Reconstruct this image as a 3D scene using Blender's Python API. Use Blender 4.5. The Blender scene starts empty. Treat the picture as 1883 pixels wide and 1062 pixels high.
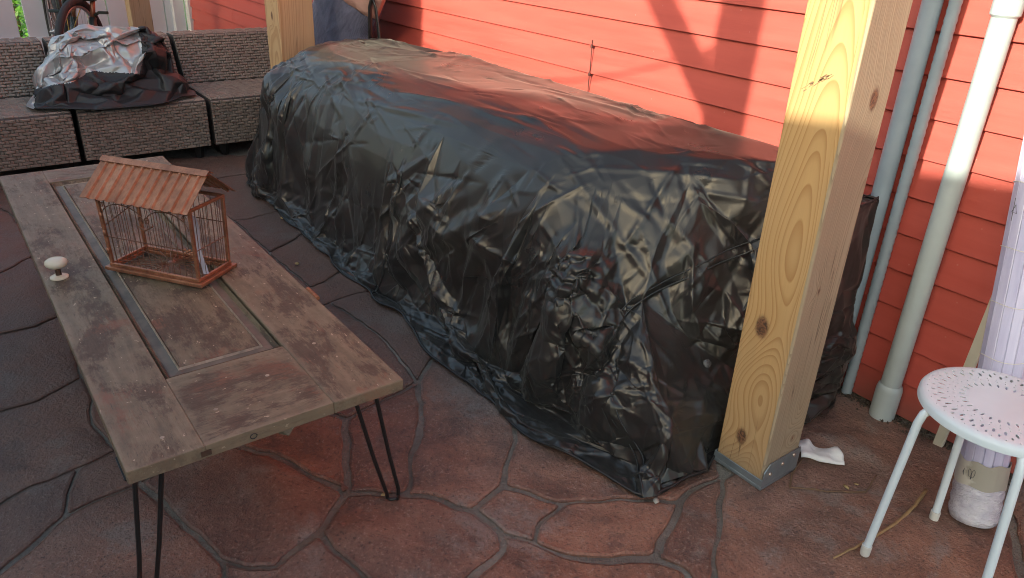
import bpy, bmesh, math, random
import numpy as np
from mathutils import Vector, Matrix, noise
R = math.radians
random.seed(7)
sc = bpy.context.scene
C = sc.collection

# ------------------------------------------------------------------ camera
cam = bpy.data.cameras.new('camera'); cam_o = bpy.data.objects.new('camera', cam); C.objects.link(cam_o); sc.camera = cam_o
cam.sensor_width = 36; cam.lens = 26.66; cam.clip_start = .05; cam.clip_end = 500
cam_o.matrix_world = Matrix(((.596379, -.374678, .709894, 0), (.801620, .232065, -.550955, 0), (.041689, .897643, .438748, 1.40), (0, 0, 0, 1)))
# ------------------------------------------------------------------ world, sun, exposure
TX, TZ = -.224, -.37                       # the sun's travel per metre towards the house wall (+Y)
el = math.atan(-TZ / math.hypot(1, TX)); rot = math.atan2(-TX, -1)
w = bpy.data.worlds.new('World'); sc.world = w; w.use_nodes = True
nt = w.node_tree; sk = nt.nodes.new('ShaderNodeTexSky'); sk.sky_type = 'NISHITA'; sk.sun_disc = False
sk.sun_elevation = el; sk.sun_rotation = rot; sk.dust_density = 3.0; sk.air_density = .8; sk.ozone_density = .6
nt.links.new(sk.outputs[0], nt.nodes['Background'].inputs[0]); nt.nodes['Background'].inputs[1].default_value = .125
sun = bpy.data.lights.new('sun', 'SUN'); sun.energy = 2.5; sun.angle = R(.53); sun.color = (1, .93, .84)
sun_o = bpy.data.objects.new('sun', sun); C.objects.link(sun_o)
sun_o.rotation_euler = Vector((TX, 1, TZ)).to_track_quat('-Z', 'Y').to_euler(); sun_o.location = (2, -9, 5)
sc.view_settings.view_transform = 'Standard'; sc.view_settings.look = 'None'; sc.view_settings.gamma = 1
sc.cycles.max_bounces = 6; sc.cycles.diffuse_bounces = 3; sc.cycles.glossy_bounces = 3; sc.cycles.adaptive_threshold = .02; sc.cycles.filter_width = 1.0
sc.view_settings.exposure = 1.9
sc.view_settings.use_white_balance = True; sc.view_settings.white_balance_temperature = 6900; sc.view_settings.white_balance_tint = -4   # the phone's white balance for open shade

# ------------------------------------------------------------------ helpers: mesh
class MB:
    def __init__(s): s.v = []; s.f = []; s.m = []
    def add(s, vs, fs, mi=0):
        n = len(s.v); s.v += [tuple(p) for p in vs]; s.f += [tuple(i + n for i in f) for f in fs]; s.m += [mi] * len(fs); return s
    def box(s, x0, x1, y0, y1, z0, z1, mi=0, M=None):
        vs = [Vector((x, y, z)) for z in (z0, z1) for y in (y0, y1) for x in (x0, x1)]
        if M: vs = [M @ p for p in vs]
        return s.add(vs, [(0, 2, 3, 1), (4, 5, 7, 6), (0, 1, 5, 4), (2, 6, 7, 3), (0, 4, 6, 2), (1, 3, 7, 5)], mi)
    def tube(s, pts, r, n=8, cap=True, closed=False, mi=0, flat=None):
        pts = [Vector(p) for p in pts]; N = len(pts); rs = r if isinstance(r, (list, tuple)) else [r] * N
        vs = []; up = None
        for i, p in enumerate(pts):
            if closed: t = pts[(i + 1) % N] - pts[i - 1]
            else: t = pts[min(i + 1, N - 1)] - pts[max(i - 1, 0)]
            t.normalize()
            if up is None:
                a = Vector((0, 0, 1)) if abs(t.z) < .9 else Vector((1, 0, 0)); up = (a - t * a.dot(t)).normalized()
            else:
                up = up - t * up.dot(t); up.normalize()
            sd = t.cross(up)
            for k in range(n):
                a = 2 * math.pi * k / n; vs.append(p + (up * math.cos(a) * (flat or 1) + sd * math.sin(a)) * rs[i])
        fs = []
        for i in range(N if closed else N - 1):
            for k in range(n):
                a = i * n + k; b = i * n + (k + 1) % n; c = ((i + 1) % N) * n + (k + 1) % n; d = ((i + 1) % N) * n + k
                fs.append((a, d, c, b))
        if cap and not closed: fs += [tuple(range(n)), tuple(range((N - 1) * n, N * n))[::-1]]
        return s.add(vs, fs, mi)
    def lathe(s, prof, c=(0, 0, 0), n=24, M=None, mi=0):
        vs = []; fs = []; k = len(prof)
        for i in range(n):
            a = 2 * math.pi * i / n
            for (r, z) in prof:
                p = Vector((c[0] + r * math.cos(a), c[1] + r * math.sin(a), c[2] + z)); vs.append(M @ p if M else p)
        for i in range(n):
            for j in range(k - 1):
                a = i * k + j; b = ((i + 1) % n) * k + j; fs.append((a, b, b + 1, a + 1))
        return s.add(vs, fs, mi)
    def build(s, name, mats, parent=None, smooth=False, bevel=0, seg=1, loc=None, angle=None):
        me = bpy.data.meshes.new(name); me.from_pydata(s.v, [], s.f)
        mats = mats if isinstance(mats, (list, tuple)) else [mats]
        for m in mats: me.materials.append(m)
        if len(mats) > 1: me.polygons.foreach_set('material_index', s.m)
        bm = bmesh.new(); bm.from_mesh(me); bmesh.ops.recalc_face_normals(bm, faces=bm.faces)
        if bevel: bmesh.ops.bevel(bm, geom=list(bm.edges), offset=bevel, segments=seg, profile=.5, affect='EDGES', clamp_overlap=True)
        bm.to_mesh(me); bm.free()
        if smooth:
            if angle: 
                me.shade_smooth(); me.set_sharp_from_angle(angle=R(angle))
            else: me.shade_smooth()
        o = bpy.data.objects.new(name, me); C.objects.link(o)
        if loc: o.location = loc
        if parent: o.parent = parent
        return o
def tag(o, label=None, cat=None, group=None, kind=None):
    if label: o['label'] = label
    if cat: o['category'] = cat
    if group: o['group'] = group
    if kind: o['kind'] = kind
    return o
def empty(name, loc=(0, 0, 0), rz=0):
    o = bpy.data.objects.new(name, None); C.objects.link(o); o.location = loc; o.rotation_euler = (0, 0, rz); o.empty_display_size = .1; return o
def clone(o, parent=None):
    c = o.copy(); C.objects.link(c); c.parent = parent
    for ch in list(o.children): clone(ch, c)
    return c

# ------------------------------------------------------------------ helpers: materials
class NT:
    def __init__(s, name):
        s.m = bpy.data.materials.new(name); s.m.use_nodes = True; s.t = s.m.node_tree; s.b = s.t.nodes['Principled BSDF']
        s.tc = s.t.nodes.new('ShaderNodeTexCoord')
    def n(s, typ, **kw):
        nd = s.t.nodes.new('ShaderNode' + typ)
        for k, v in kw.items(): setattr(nd, k, v)
        return nd
    def l(s, a, b): s.t.links.new(a, b)
    def put(s, sock, v):
        if hasattr(v, 'is_output'): s.l(v, sock)
        else: sock.default_value = v
    def math(s, op, a, b=0, c=0, clamp=False):
        nd = s.n('Math', operation=op, use_clamp=clamp); s.put(nd.inputs[0], a); s.put(nd.inputs[1], b); s.put(nd.inputs[2], c); return nd.outputs[0]
    def vec(s, op, a, b=(0, 0, 0)):
        nd = s.n('VectorMath', operation=op); s.put(nd.inputs[0], a); s.put(nd.inputs[1], b); return nd.outputs[0]
    def co(s, scale=(1, 1, 1), kind='Object', loc=(0, 0, 0), rot=(0, 0, 0)):
        mp = s.n('Mapping'); s.l(s.tc.outputs[kind], mp.inputs[0]); mp.inputs[1].default_value = loc; mp.inputs[2].default_value = rot; mp.inputs[3].default_value = scale; return mp.outputs[0]
    def noise(s, v, scale=5, detail=4, rough=.55, dist=0, out=0):
        nd = s.n('TexNoise'); s.l(v, nd.inputs['Vector']); nd.inputs['Scale'].default_value = scale; nd.inputs['Detail'].default_value = detail
        nd.inputs['Roughness'].default_value = rough; nd.inputs['Distortion'].default_value = dist; return nd.outputs[out]
    def voro(s, v, scale=5, feature='F1', out='Distance', rnd=1):
        nd = s.n('TexVoronoi', feature=feature); s.l(v, nd.inputs['Vector']); nd.inputs['Scale'].default_value = scale; nd.inputs['Randomness'].default_value = rnd; return nd.outputs[out]
    def ramp(s, f, stops, interp='LINEAR'):
        nd = s.n('ValToRGB'); nd.color_ramp.interpolation = interp; e = nd.color_ramp.elements
        while len(e) < len(stops): e.new(.5)
        for i, (p, c) in enumerate(stops):
            e[i].position = p; e[i].color = (*c, 1) if hasattr(c, '__len__') else (c, c, c, 1)
        s.put(nd.inputs[0], f); return nd.outputs[0]
    def mix(s, f, a, b, mode='MIX'):
        nd = s.n('Mix', data_type='RGBA', blend_type=mode); s.put(nd.inputs[0], f)
        for i, v in ((6, a), (7, b)):
            s.put(nd.inputs[i], v if hasattr(v, 'is_output') else (*v, 1))
        return nd.outputs[2]
    def rnd(s):
        return s.n('ObjectInfo').outputs['Random']
    def bump(s, h, strength=.5, dist=.01, prev=None):
        nd = s.n('Bump'); nd.inputs['Strength'].default_value = strength; nd.inputs['Distance'].default_value = dist; s.l(h, nd.inputs['Height'])
        if prev is not None: s.l(prev, nd.inputs['Normal'])
        return nd.outputs[0]
    def out(s, color=None, rough=None, normal=None, **kw):
        if color is not None: s.put(s.b.inputs['Base Color'], color if hasattr(color, 'is_output') else (*color, 1))
        if rough is not None: s.put(s.b.inputs['Roughness'], rough)
        if normal is not None: s.l(normal, s.b.inputs['Normal'])
        for k, v in kw.items(): s.put(s.b.inputs[k.replace('_', ' ')], v)
        return s.m
def plain(name, col, rough=.5, var=.15, scale=30, bump=.15, bdist=.002, **kw):
    t = NT(name); v = t.co(); n = t.noise(v, scale, 5); n2 = t.noise(v, scale * .22, 3)
    f = t.math('ADD', t.math('MULTIPLY', n, .5), t.math('MULTIPLY', n2, .5))
    c = t.ramp(f, [(.3, tuple(x * (1 - var) for x in col)), (.7, tuple(min(1, x * (1 + var)) for x in col))])
    return t.out(c, rough, t.bump(n, bump, bdist), **kw)

MAT = {}
def mk_siding():
    t = NT('red_siding_paint'); v = t.co(kind='Generated'); o = t.co()
    n = t.noise(t.co((.6, 3, 8)), 4, 5, .6); sp = t.noise(o, 90, 3, .6); big = t.noise(o, 1.6, 4)
    c = t.ramp(n, [(.3, (.40, .064, .051)), (.7, (.47, .084, .066))])
    c = t.mix(t.ramp(big, [(.45, 0.0), (.75, .35)]), c, (.35, .066, .05))
    c = t.mix(t.math('MULTIPLY', t.rnd(), .3), c, (.39, .07, .05))
    spot = t.voro(o, 26, 'F1'); spm = t.ramp(spot, [(.05, .75), (.085, 0.0)])
    gate = t.ramp(t.noise(o, 3.1, 2), [(.56, 0.0), (.62, 1.0)])
    c = t.mix(t.math('MULTIPLY', spm, gate), c, (.55, .36, .30))
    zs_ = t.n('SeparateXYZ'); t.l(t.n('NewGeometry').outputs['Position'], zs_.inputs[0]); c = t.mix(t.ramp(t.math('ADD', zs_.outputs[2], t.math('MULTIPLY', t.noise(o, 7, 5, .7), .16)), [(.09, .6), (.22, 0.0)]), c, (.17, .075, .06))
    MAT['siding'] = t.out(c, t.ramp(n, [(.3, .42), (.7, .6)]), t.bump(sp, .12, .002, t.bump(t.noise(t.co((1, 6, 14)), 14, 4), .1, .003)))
mk_siding()
def mk_stone():
    t = NT('stamped_stone'); o = t.co()
    mid = t.noise(o, 6.5, 6, .70, .15); big = t.noise(o, 1.3, 3, .5); fine = t.noise(o, 95, 3, .75); blot = t.noise(o, 3.7, 7, .72, .2)
    c = t.ramp(mid, [(.30, (.080, .048, .037)), (.42, (.168, .080, .053)), (.54, (.262, .120, .076)), (.66, (.320, .160, .104)), (.80, (.335, .228, .175))])
    c = t.mix(t.ramp(big, [(.42, 0.0), (.60, .7)]), c, t.ramp(mid, [(.3, (.105, .074, .064)), (.7, (.22, .155, .132))]))
    c = t.mix(t.ramp(t.rnd(), [(.0, .55), (.45, 0.0)]), c, (.125, .070, .055)); c = t.mix(t.ramp(t.rnd(), [(.6, 0.0), (1.0, .5)]), c, (.285, .150, .105))
    c = t.mix(t.ramp(blot, [(.53, 0.0), (.62, .7)]), c, (.225, .19, .168))
    c = t.mix(t.ramp(blot, [(.34, .75), (.42, 0.0)]), c, (.085, .052, .044))
    c = t.mix(t.ramp(fine, [(.57, 0.0), (.68, .6)]), c, (.37, .26, .21)); c = t.mix(t.ramp(fine, [(.32, .75), (.44, 0.0)]), c, (.055, .036, .030))
    sx = t.n('SeparateXYZ'); t.l(o, sx.inputs[0])      # browner stone towards the sofas, with the shade there painted into its colour
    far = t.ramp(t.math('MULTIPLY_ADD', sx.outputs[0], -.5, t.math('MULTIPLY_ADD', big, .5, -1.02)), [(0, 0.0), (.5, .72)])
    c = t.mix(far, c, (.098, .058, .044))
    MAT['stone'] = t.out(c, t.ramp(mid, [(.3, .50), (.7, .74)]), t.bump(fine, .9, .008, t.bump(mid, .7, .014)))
    t = NT('grey_mortar'); o = t.co(); n = t.noise(o, 60, 4, .75); b = t.noise(o, 4, 4)
    c = t.ramp(b, [(.35, (.145, .128, .108)), (.65, (.255, .228, .192))]); c = t.mix(t.ramp(n, [(.4, 0.0), (.7, .5)]), c, (.09, .075, .062))
    MAT['mortar'] = t.out(c, .8, t.bump(n, 1.0, .014))
mk_stone()
def mk_pine(name, light, dark, pith, tilt, freq, knots, grey=0.0, greyx=0.0):
    """growth rings about a tilted pith, bent round the knots; knots = (axis, a, z, radius): axis 0 on an x-z face, 1 on a y-z face"""
    t = NT(name); o = t.co(); s = t.n('SeparateXYZ'); t.l(o, s.inputs[0]); x, y, z = s.outputs
    wob = t.noise(t.co((1, 1, .16)), 4.2, 2, .5, 0, 1); ws = t.n('SeparateXYZ'); t.l(wob, ws.inputs[0])
    X = t.math('ADD', t.math('MULTIPLY_ADD', z, -tilt[0], x), t.math('MULTIPLY_ADD', ws.outputs[0], .040, -pith[0] - .02))
    Y = t.math('ADD', t.math('MULTIPLY_ADD', z, -tilt[1], y), t.math('MULTIPLY_ADD', ws.outputs[1], .060, -pith[1] - .03))
    r = t.math('SQRT', t.math('ADD', t.math('MULTIPLY', X, X), t.math('MULTIPLY', Y, Y)))
    km = None
    for (ax, a, kz, rad) in knots:
        da = t.math('SUBTRACT', (x, y)[ax], a); dz = t.math('MULTIPLY', t.math('SUBTRACT', z, kz), .62)
        d2 = t.math('ADD', t.math('MULTIPLY', da, da), t.math('MULTIPLY', dz, dz))
        g = t.math('POWER', 2.718, t.math('MULTIPLY', d2, -1 / (rad * 2.4) ** 2))
        other = (y, x)[ax]
        g = t.math('MULTIPLY', g, t.math('GREATER_THAN', t.math('ABSOLUTE', other), .05))
        face = t.math('LESS_THAN', y, -.06) if ax == 0 else t.math('GREATER_THAN', x, .06)
        g = t.math('MULTIPLY', g, face)
        r = t.math('ADD', r, t.math('MULTIPLY', g, .030))
        k = t.ramp(t.math('ADD', t.math('SQRT', d2), t.math('MULTIPLY', t.noise(o, 120, 2), .004)), [(rad * .42, 1.0), (rad * .62, 0.0)]); k = t.math('MULTIPLY', k, face)
        km = k if km is None else t.math('MAXIMUM', km, k)
    cb_ = t.n('CombineXYZ'); t.put(cb_.inputs[0], t.math('MULTIPLY', r, 55.0)); vary = t.noise(cb_.outputs[0], 1.0, 2)
    fr = t.math('FRACT', t.math('MULTIPLY_ADD', r, freq * .8, t.math('MULTIPLY', vary, 4.5)))
    late = t.ramp(fr, [(0.0, .12), (.5, .25), (.82, .8), (.93, 1.0), (1.0, .12)])
    fib = t.noise(t.co((9, 9, .35)), 22, 4, .6)
    c = t.mix(late, light, dark); c = t.mix(t.ramp(fib, [(.35, 0.0), (.75, .35)]), c, tuple(q * .72 for q in light))
    c = t.mix(t.ramp(t.noise(t.co((1, 1, .4)), 3, 3), [(.4, 0.0), (.7, grey)]), c, (.33, .29, .23))
    if greyx: c = t.mix(t.math('MULTIPLY', t.math('GREATER_THAN', x, .07), greyx), c, t.mix(late, (.34, .29, .215), (.23, .185, .13)))
    if km is not None:
        kr = t.noise(o, 55, 4, .6, 2.0); c = t.mix(km, c, t.ramp(kr, [(.35, (.05, .025, .015)), (.65, (.24, .11, .055))]))
    zz_ = t.math('ADD', z, t.math('MULTIPLY', t.noise(o, 9, 3), .12)); c = t.mix(t.ramp(zz_, [(.06, .55), (.16, 0.0)]), c, (.21, .16, .115))       # grime at the foot
    chk = t.ramp(t.math('ABSOLUTE', t.math('SUBTRACT', t.noise(t.co((14, 14, .5), loc=(3, 1, 2)), 1.6, 2), .5)), [(.0, 1.0), (.010, 0.0)]); chk = t.math('MULTIPLY', chk, t.ramp(t.noise(t.co((2, 2, .8)), 2.2, 1), [(.52, 0.0), (.58, .8)]))
    c = t.mix(chk, c, (.09, .05, .025))
    nr = t.bump(fib, .2, .002, t.bump(late, .22, .0015))
    return t.out(c, .62, nr)
MAT['pine_front'] = mk_pine('pine_post', (.53, .335, .150), (.36, .185, .068), (.012, .016), (.006, .062), 290, [(0, -.020, .47, .040), (0, -.012, .125, .034), (1, .015, 1.07, .034), (1, .03, .13, .014), (1, -.02, .60, .014)], .25, .8)
MAT['pine_back'] = mk_pine('pine_post_back', (.55, .36, .19), (.38, .20, .085), (.02, .03), (.004, .05), 100, [(0, .0, .86, .03), (0, .03, 1.9, .03)], .3, 0)
MAT['pine_old'] = mk_pine('pine_post_tan', (.36, .25, .14), (.27, .17, .085), (.02, .03), (.004, .05), 70, [], .4, 0)
def mk_cover():
    t = NT('black_nylon'); o = t.co(); n = t.noise(o, 6, 3)
    MAT['cover'] = t.out(t.ramp(n, [(.4, (.013, .0125, .013)), (.75, (.024, .023, .022))]), t.ramp(n, [(.3, .27), (.7, .37)]), t.bump(t.noise(o, 260, 1), .08, .0006), Specular_IOR_Level=.62, Specular_Tint=(1, .93, .86, 1), Sheen_Weight=.10, Sheen_Roughness=.45, Sheen_Tint=(1, .93, .82, 1))
    MAT['heap_black'] = plain('matt_black_nylon', (.020, .019, .020), .5, .2, 30, .1); MAT['seam'] = plain('black_seam_tape', (.018, .017, .017), .45, .2, 200, .5, .001)
    t = NT('silver_lining'); o = t.co(); MAT['silver'] = t.out(t.ramp(t.noise(o, 9, 3), [(.35, (.40, .385, .375)), (.65, (.50, .485, .475))]), .31, None, Metallic=.55)
mk_cover()
def mk_door(name, axis, dims=None, dark=0.0):
    """old door wood: dull taupe varnish, fine straight grain, dark and red-brown bare patches, pale rubbed edges"""
    t = NT(name); o = t.co(); ax = lambda f, k: (f, k, k) if axis == 0 else (k, f, k)
    fib = t.noise(t.co(ax(1.2, 11)), 20, 4, .7); grain = t.noise(t.co(ax(.8, 7)), 6, 4, .6, .5); big = t.noise(o, 2.3, 6, .66, .2); mott = t.noise(o, 26, 4, .7)
    c = t.ramp(t.math('ADD', t.math('MULTIPLY', grain, .6), t.math('MULTIPLY', mott, .4)), [(.34, (.105, .078, .047)), (.5, (.158, .121, .076)), (.66, (.215, .170, .110))])
    edge_ = t.math('ADD', t.noise(t.co(ax(2.2, 5)), 2.0, 7, .74, .3), t.math('MULTIPLY', fib, .30))
    patch = t.ramp(edge_, [(.635 - dark, 0.0), (.73 - dark, .88)]); bare = t.ramp(t.math('ADD', t.math('MULTIPLY', fib, .6), t.math('MULTIPLY', mott, .4)), [(.36, (.042, .027, .018)), (.55, (.082, .054, .036)), (.70, (.13, .075, .046))])
    c = t.mix(patch, c, bare)
    red = t.math('MULTIPLY', t.ramp(t.math('ADD', t.noise(o, 4.2, 5, .66, .4), t.math('MULTIPLY', fib, .25)), [(.67, 0.0), (.76, .85)]), t.ramp(big, [(.42, .2), (.6, 1.0)])); c = t.mix(red, c, (.19, .082, .046))
    ln = t.ramp(fib, [(.30, .75), (.39, 0.0)]); c = t.mix(ln, c, (.055, .038, .027))
    chip = t.ramp(t.math('ADD', t.noise(t.co(ax(5, 9)), 9, 2, .6), t.math('MULTIPLY', mott, .2)), [(.79, 0.0), (.82, .9)]); c = t.mix(chip, c, (.42, .34, .24))
    if dims:
        g = t.n('SeparateXYZ'); t.l(t.tc.outputs['Generated'], g.inputs[0]); ds = []
        for k in (0, 1): ds.append(t.math('MULTIPLY', t.math('MINIMUM', g.outputs[k], t.math('SUBTRACT', 1.0, g.outputs[k])), dims[k]))
        ed = t.math('SUBTRACT', t.math('MINIMUM', *ds), t.math('MULTIPLY', t.math('SUBTRACT', t.noise(o, 16, 5, .7), .42), .06)); c = t.mix(t.ramp(ed, [(.0, .45), (.010, 0.0)]), c, (.23, .182, .122))
    nr = t.bump(fib, .45, .002, t.bump(t.math('SUBTRACT', mott, patch), .35, .002))
    return t.out(c, t.ramp(patch, [(0.0, .54), (1.0, .66)]), nr)
MAT['door_x'] = mk_door('old_door_wood_along', 0, (2.1, .16)); MAT['door_y'] = mk_door('old_door_wood_across', 1, (.29, .28)); MAT['door_panel'] = mk_door('old_door_panel_wood', 0, None, .035)
MAT['door_grey'] = plain('greyed_panel_border', (.115, .095, .075), .58, .5, 26, .3); MAT['door_light'] = plain('worn_moulding_wood', (.30, .25, .19), .55, .5, 70, .4)
MAT['black_rod'] = plain('black_rod_metal', (.014, .013, .013), .38, .2, 60, .1)
MAT['ivory'] = plain('ivory_porcelain', (.62, .56, .44), .14, .10, 25, .03); MAT['brown_metal'] = plain('rusty_brown_metal', (.10, .062, .045), .5, .35, 80, .3, Metallic=.5)
def mk_copper():
    t = NT('copper_painted_metal'); o = t.co(); n = t.noise(o, 14, 6, .65); st = t.noise(t.co((3, 1, 1)), 60, 4, .6)
    c = t.ramp(n, [(.3, (.20, .088, .052)), (.55, (.36, .160, .092)), (.75, (.45, .25, .16))]); c = t.mix(t.ramp(st, [(.5, 0.0), (.72, .5)]), c, (.15, .062, .036))
    MAT['copper'] = t.out(c, .42, t.bump(st, .25, .0015), Metallic=.45)
    t = NT('brown_cage_wire'); MAT['cagewire'] = t.out((.17, .088, .058), .42, None, Metallic=.4)
mk_copper()
def mk_wicker():
    t = NT('brown_wicker_strand'); o = t.co(); n = t.noise(o, 40, 3); st = t.noise(t.co((1, 1, 6)), 90, 3); c = t.ramp(t.noise(o, 24, 2), [(.3, (.185, .140, .112)), (.7, (.275, .215, .174))])
    MAT['wicker'] = t.out(c, .48, t.bump(st, .3, .0015)); MAT['wicker_dark'] = plain('dark_sofa_frame', (.055, .043, .036), .6)
mk_wicker()
MAT['vinyl'] = plain('white_vinyl', (.62, .62, .63), .42, .06, 6, .04); MAT['trim'] = plain('white_trim', (.66, .64, .61), .5, .08, 8, .1)
MAT['pvc'] = plain('weathered_grey_pvc', (.40, .455, .47), .38, .14, 7, .08); MAT['pvc2'] = plain('grey_conduit', (.30, .36, .41), .4, .16, 9, .1)
MAT['galv'] = plain('galvanised_steel', (.24, .275, .30), .38, .22, 45, .15, Metallic=.55); MAT['screw'] = plain('bright_screw', (.52, .42, .34), .35, .1, 60, .1, Metallic=.8)
MAT['stool'] = plain('white_enamel', (.60, .68, .74), .30, .06, 12, .03); MAT['stool_cap'] = plain('grey_white_rubber', (.60, .60, .57), .55, .08, 40, .1)
MAT['tyre'] = plain('black_rubber', (.022, .021, .022), .7, .2, 80, .3); MAT['steel'] = plain('dull_steel', (.35, .35, .36), .35, .1, 40, .05, Metallic=.8)
MAT['bike'] = plain('dark_bike_paint', (.022, .028, .022), .35, .2, 30, .05); MAT['orange'] = plain('copper_orange_fork', (.26, .10, .05), .4, .2, 60, .05, Metallic=.5)
MAT['dark_red'] = plain('red_brown_cord_shadow', (.085, .026, .022), .6)  # tone of the cord's shadow modelled on the siding
# ------------------------------------------------------------------ the setting: ground, patio, flagstones
g = MB().add([(-60, -60, -.06), (60, -60, -.06), (60, 60, -.06), (-60, 60, -.06)], [(0, 1, 2, 3)]).build('ground', plain('lawn_ground', (.055, .085, .025), .9, .4, 3, .5, .03)); tag(g, kind='structure')
patio = MB().box(-9.3, 2.6, -2.55, 2.30, -.10, -.0095).build('patio', MAT['mortar']); tag(patio, kind='structure')
def wob(x, y, a=.011):
    n1 = noise.noise_vector(Vector((x * 9, y * 9, .3))); n2 = noise.noise_vector(Vector((x * 34, y * 34, 2.3)))
    return x + n1.x * a + n2.x * a * .75, y + n1.y * a + n2.y * a * .75
def stone(poly, wdt):
    P = [Vector((x, y)) for x, y in poly]; q = []
    for i, a in enumerate(P):
        b = P[(i + 1) % len(P)]; n = max(1, int((b - a).length / .016))
        for k in range(n): p = a.lerp(b, k / n); q.append(Vector(wob(p.x, p.y)))
    for _ in range(1): q = [(q[i - 1] + q[i] * 2 + q[(i + 1) % len(q)]) / 4 for i in range(len(q))]
    def inset(ring, d):
        out = []
        for i, p in enumerate(ring):
            t = ring[(i + 1) % len(ring)] - ring[i - 1]; t = t.normalized() if t.length > 1e-6 else Vector((1, 0)); out.append(p + Vector((-t.y, t.x)) * d)
        return out
    jig = [1 + 1.15 * noise.noise(Vector((p.x * 5, p.y * 5, 9))) for p in q]
    r0 = []
    for i, p in enumerate(q):
        t = q[(i + 1) % len(q)] - q[i - 1]; t = t.normalized() if t.length > 1e-6 else Vector((1, 0)); r0.append(p + Vector((-t.y, t.x)) * (.0070 * wdt * jig[i]))
    r1 = inset(r0, .0025); r2 = inset(r1, .006); n = len(q)
    z = random.uniform(-.0015, .001)
    from mathutils.geometry import delaunay_2d_cdt
    xs = [p.x for p in r2]; ys_ = [p.y for p in r2]; st_ = .021 if max(xs) > -2.6 else .03
    inner = [Vector((x + random.uniform(-.4, .4) * st_, y + random.uniform(-.4, .4) * st_)) for x in np.arange(min(xs), max(xs), st_) for y in np.arange(min(ys_), max(ys_), st_)]
    dv, de, df, ov, oe, of = delaunay_2d_cdt(r2 + inner, [], [list(range(len(r2)))], 1, 1e-5)
    N0 = len(r0); A_ = np.array([(p.x, p.y) for p in dv]); E_ = np.array([(p.x, p.y) for p in r2]); dmin = np.array([np.sqrt(((E_ - a) ** 2).sum(1).min()) for a in A_])
    def relief(x, y):                                  # cleft slate: terraces and a rough skin
        wx = x + .10 * noise.noise(Vector((x * 2.5, y * 2.5, 7))); wy = y + .10 * noise.noise(Vector((x * 2.5, y * 2.5, 17)))
        s_ = noise.fractal(Vector((wx * 2.2 + wy * 1.1, wy * 5.2 - wx * 2.4, 4)), .9, 2.1, 4); k = s_ * 4; fl = math.floor(k); fr_ = k - fl; tr = (fl + max(0, min(1, (fr_ - .72) / .28))) / 4
        return .0105 * tr + .0030 * s_ + .0020 * noise.fractal(Vector((x * 26, y * 26, 2)), .8, 2, 2)
    top = [(p.x, p.y, z + max(-.0045, relief(p.x, p.y)) * min(1, .35 + dm / .05) * (0 if dm < 1e-4 else 1) - .001 * (dm < .02)) for p, dm in zip(dv, dmin)]
    vs = [(p.x, p.y, -.03) for p in r0] + [(p.x, p.y, z - .0035) for p in r1] + [(p.x, p.y, z) for p in r2] + top
    fs = [tuple(3 * N0 + i for i in f) for f in df]
    for k in (0, 1): fs += [(k * n + i, k * n + (i + 1) % n, (k + 1) * n + (i + 1) % n, (k + 1) * n + i) for i in range(n)]
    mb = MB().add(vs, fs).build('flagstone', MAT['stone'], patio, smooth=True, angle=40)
    bm = bmesh.new(); bm.from_mesh(mb.data); bmesh.ops.remove_doubles(bm, verts=bm.verts, dist=1e-4)
    bmesh.ops.recalc_face_normals(bm, faces=bm.faces)
    for f in bm.faces:
        if f.normal.z < -.2: f.normal_flip()
    bm.to_mesh(mb.data); bm.free(); return mb
    vs = [(p.x, p.y, -.03) for p in r0] + [(p.x, p.y, z - .0035) for p in r1] + [(p.x, p.y, z) for p in r2]
    fs = [tuple(range(2 * n, 3 * n))]
    for k in (0, 1):
        fs += [(k * n + i, k * n + (i + 1) % n, (k + 1) * n + (i + 1) % n, (k + 1) * n + i) for i in range(n)]
    return MB().add(vs, fs).build('flagstone', MAT['stone'], patio, smooth=True, angle=40)
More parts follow.
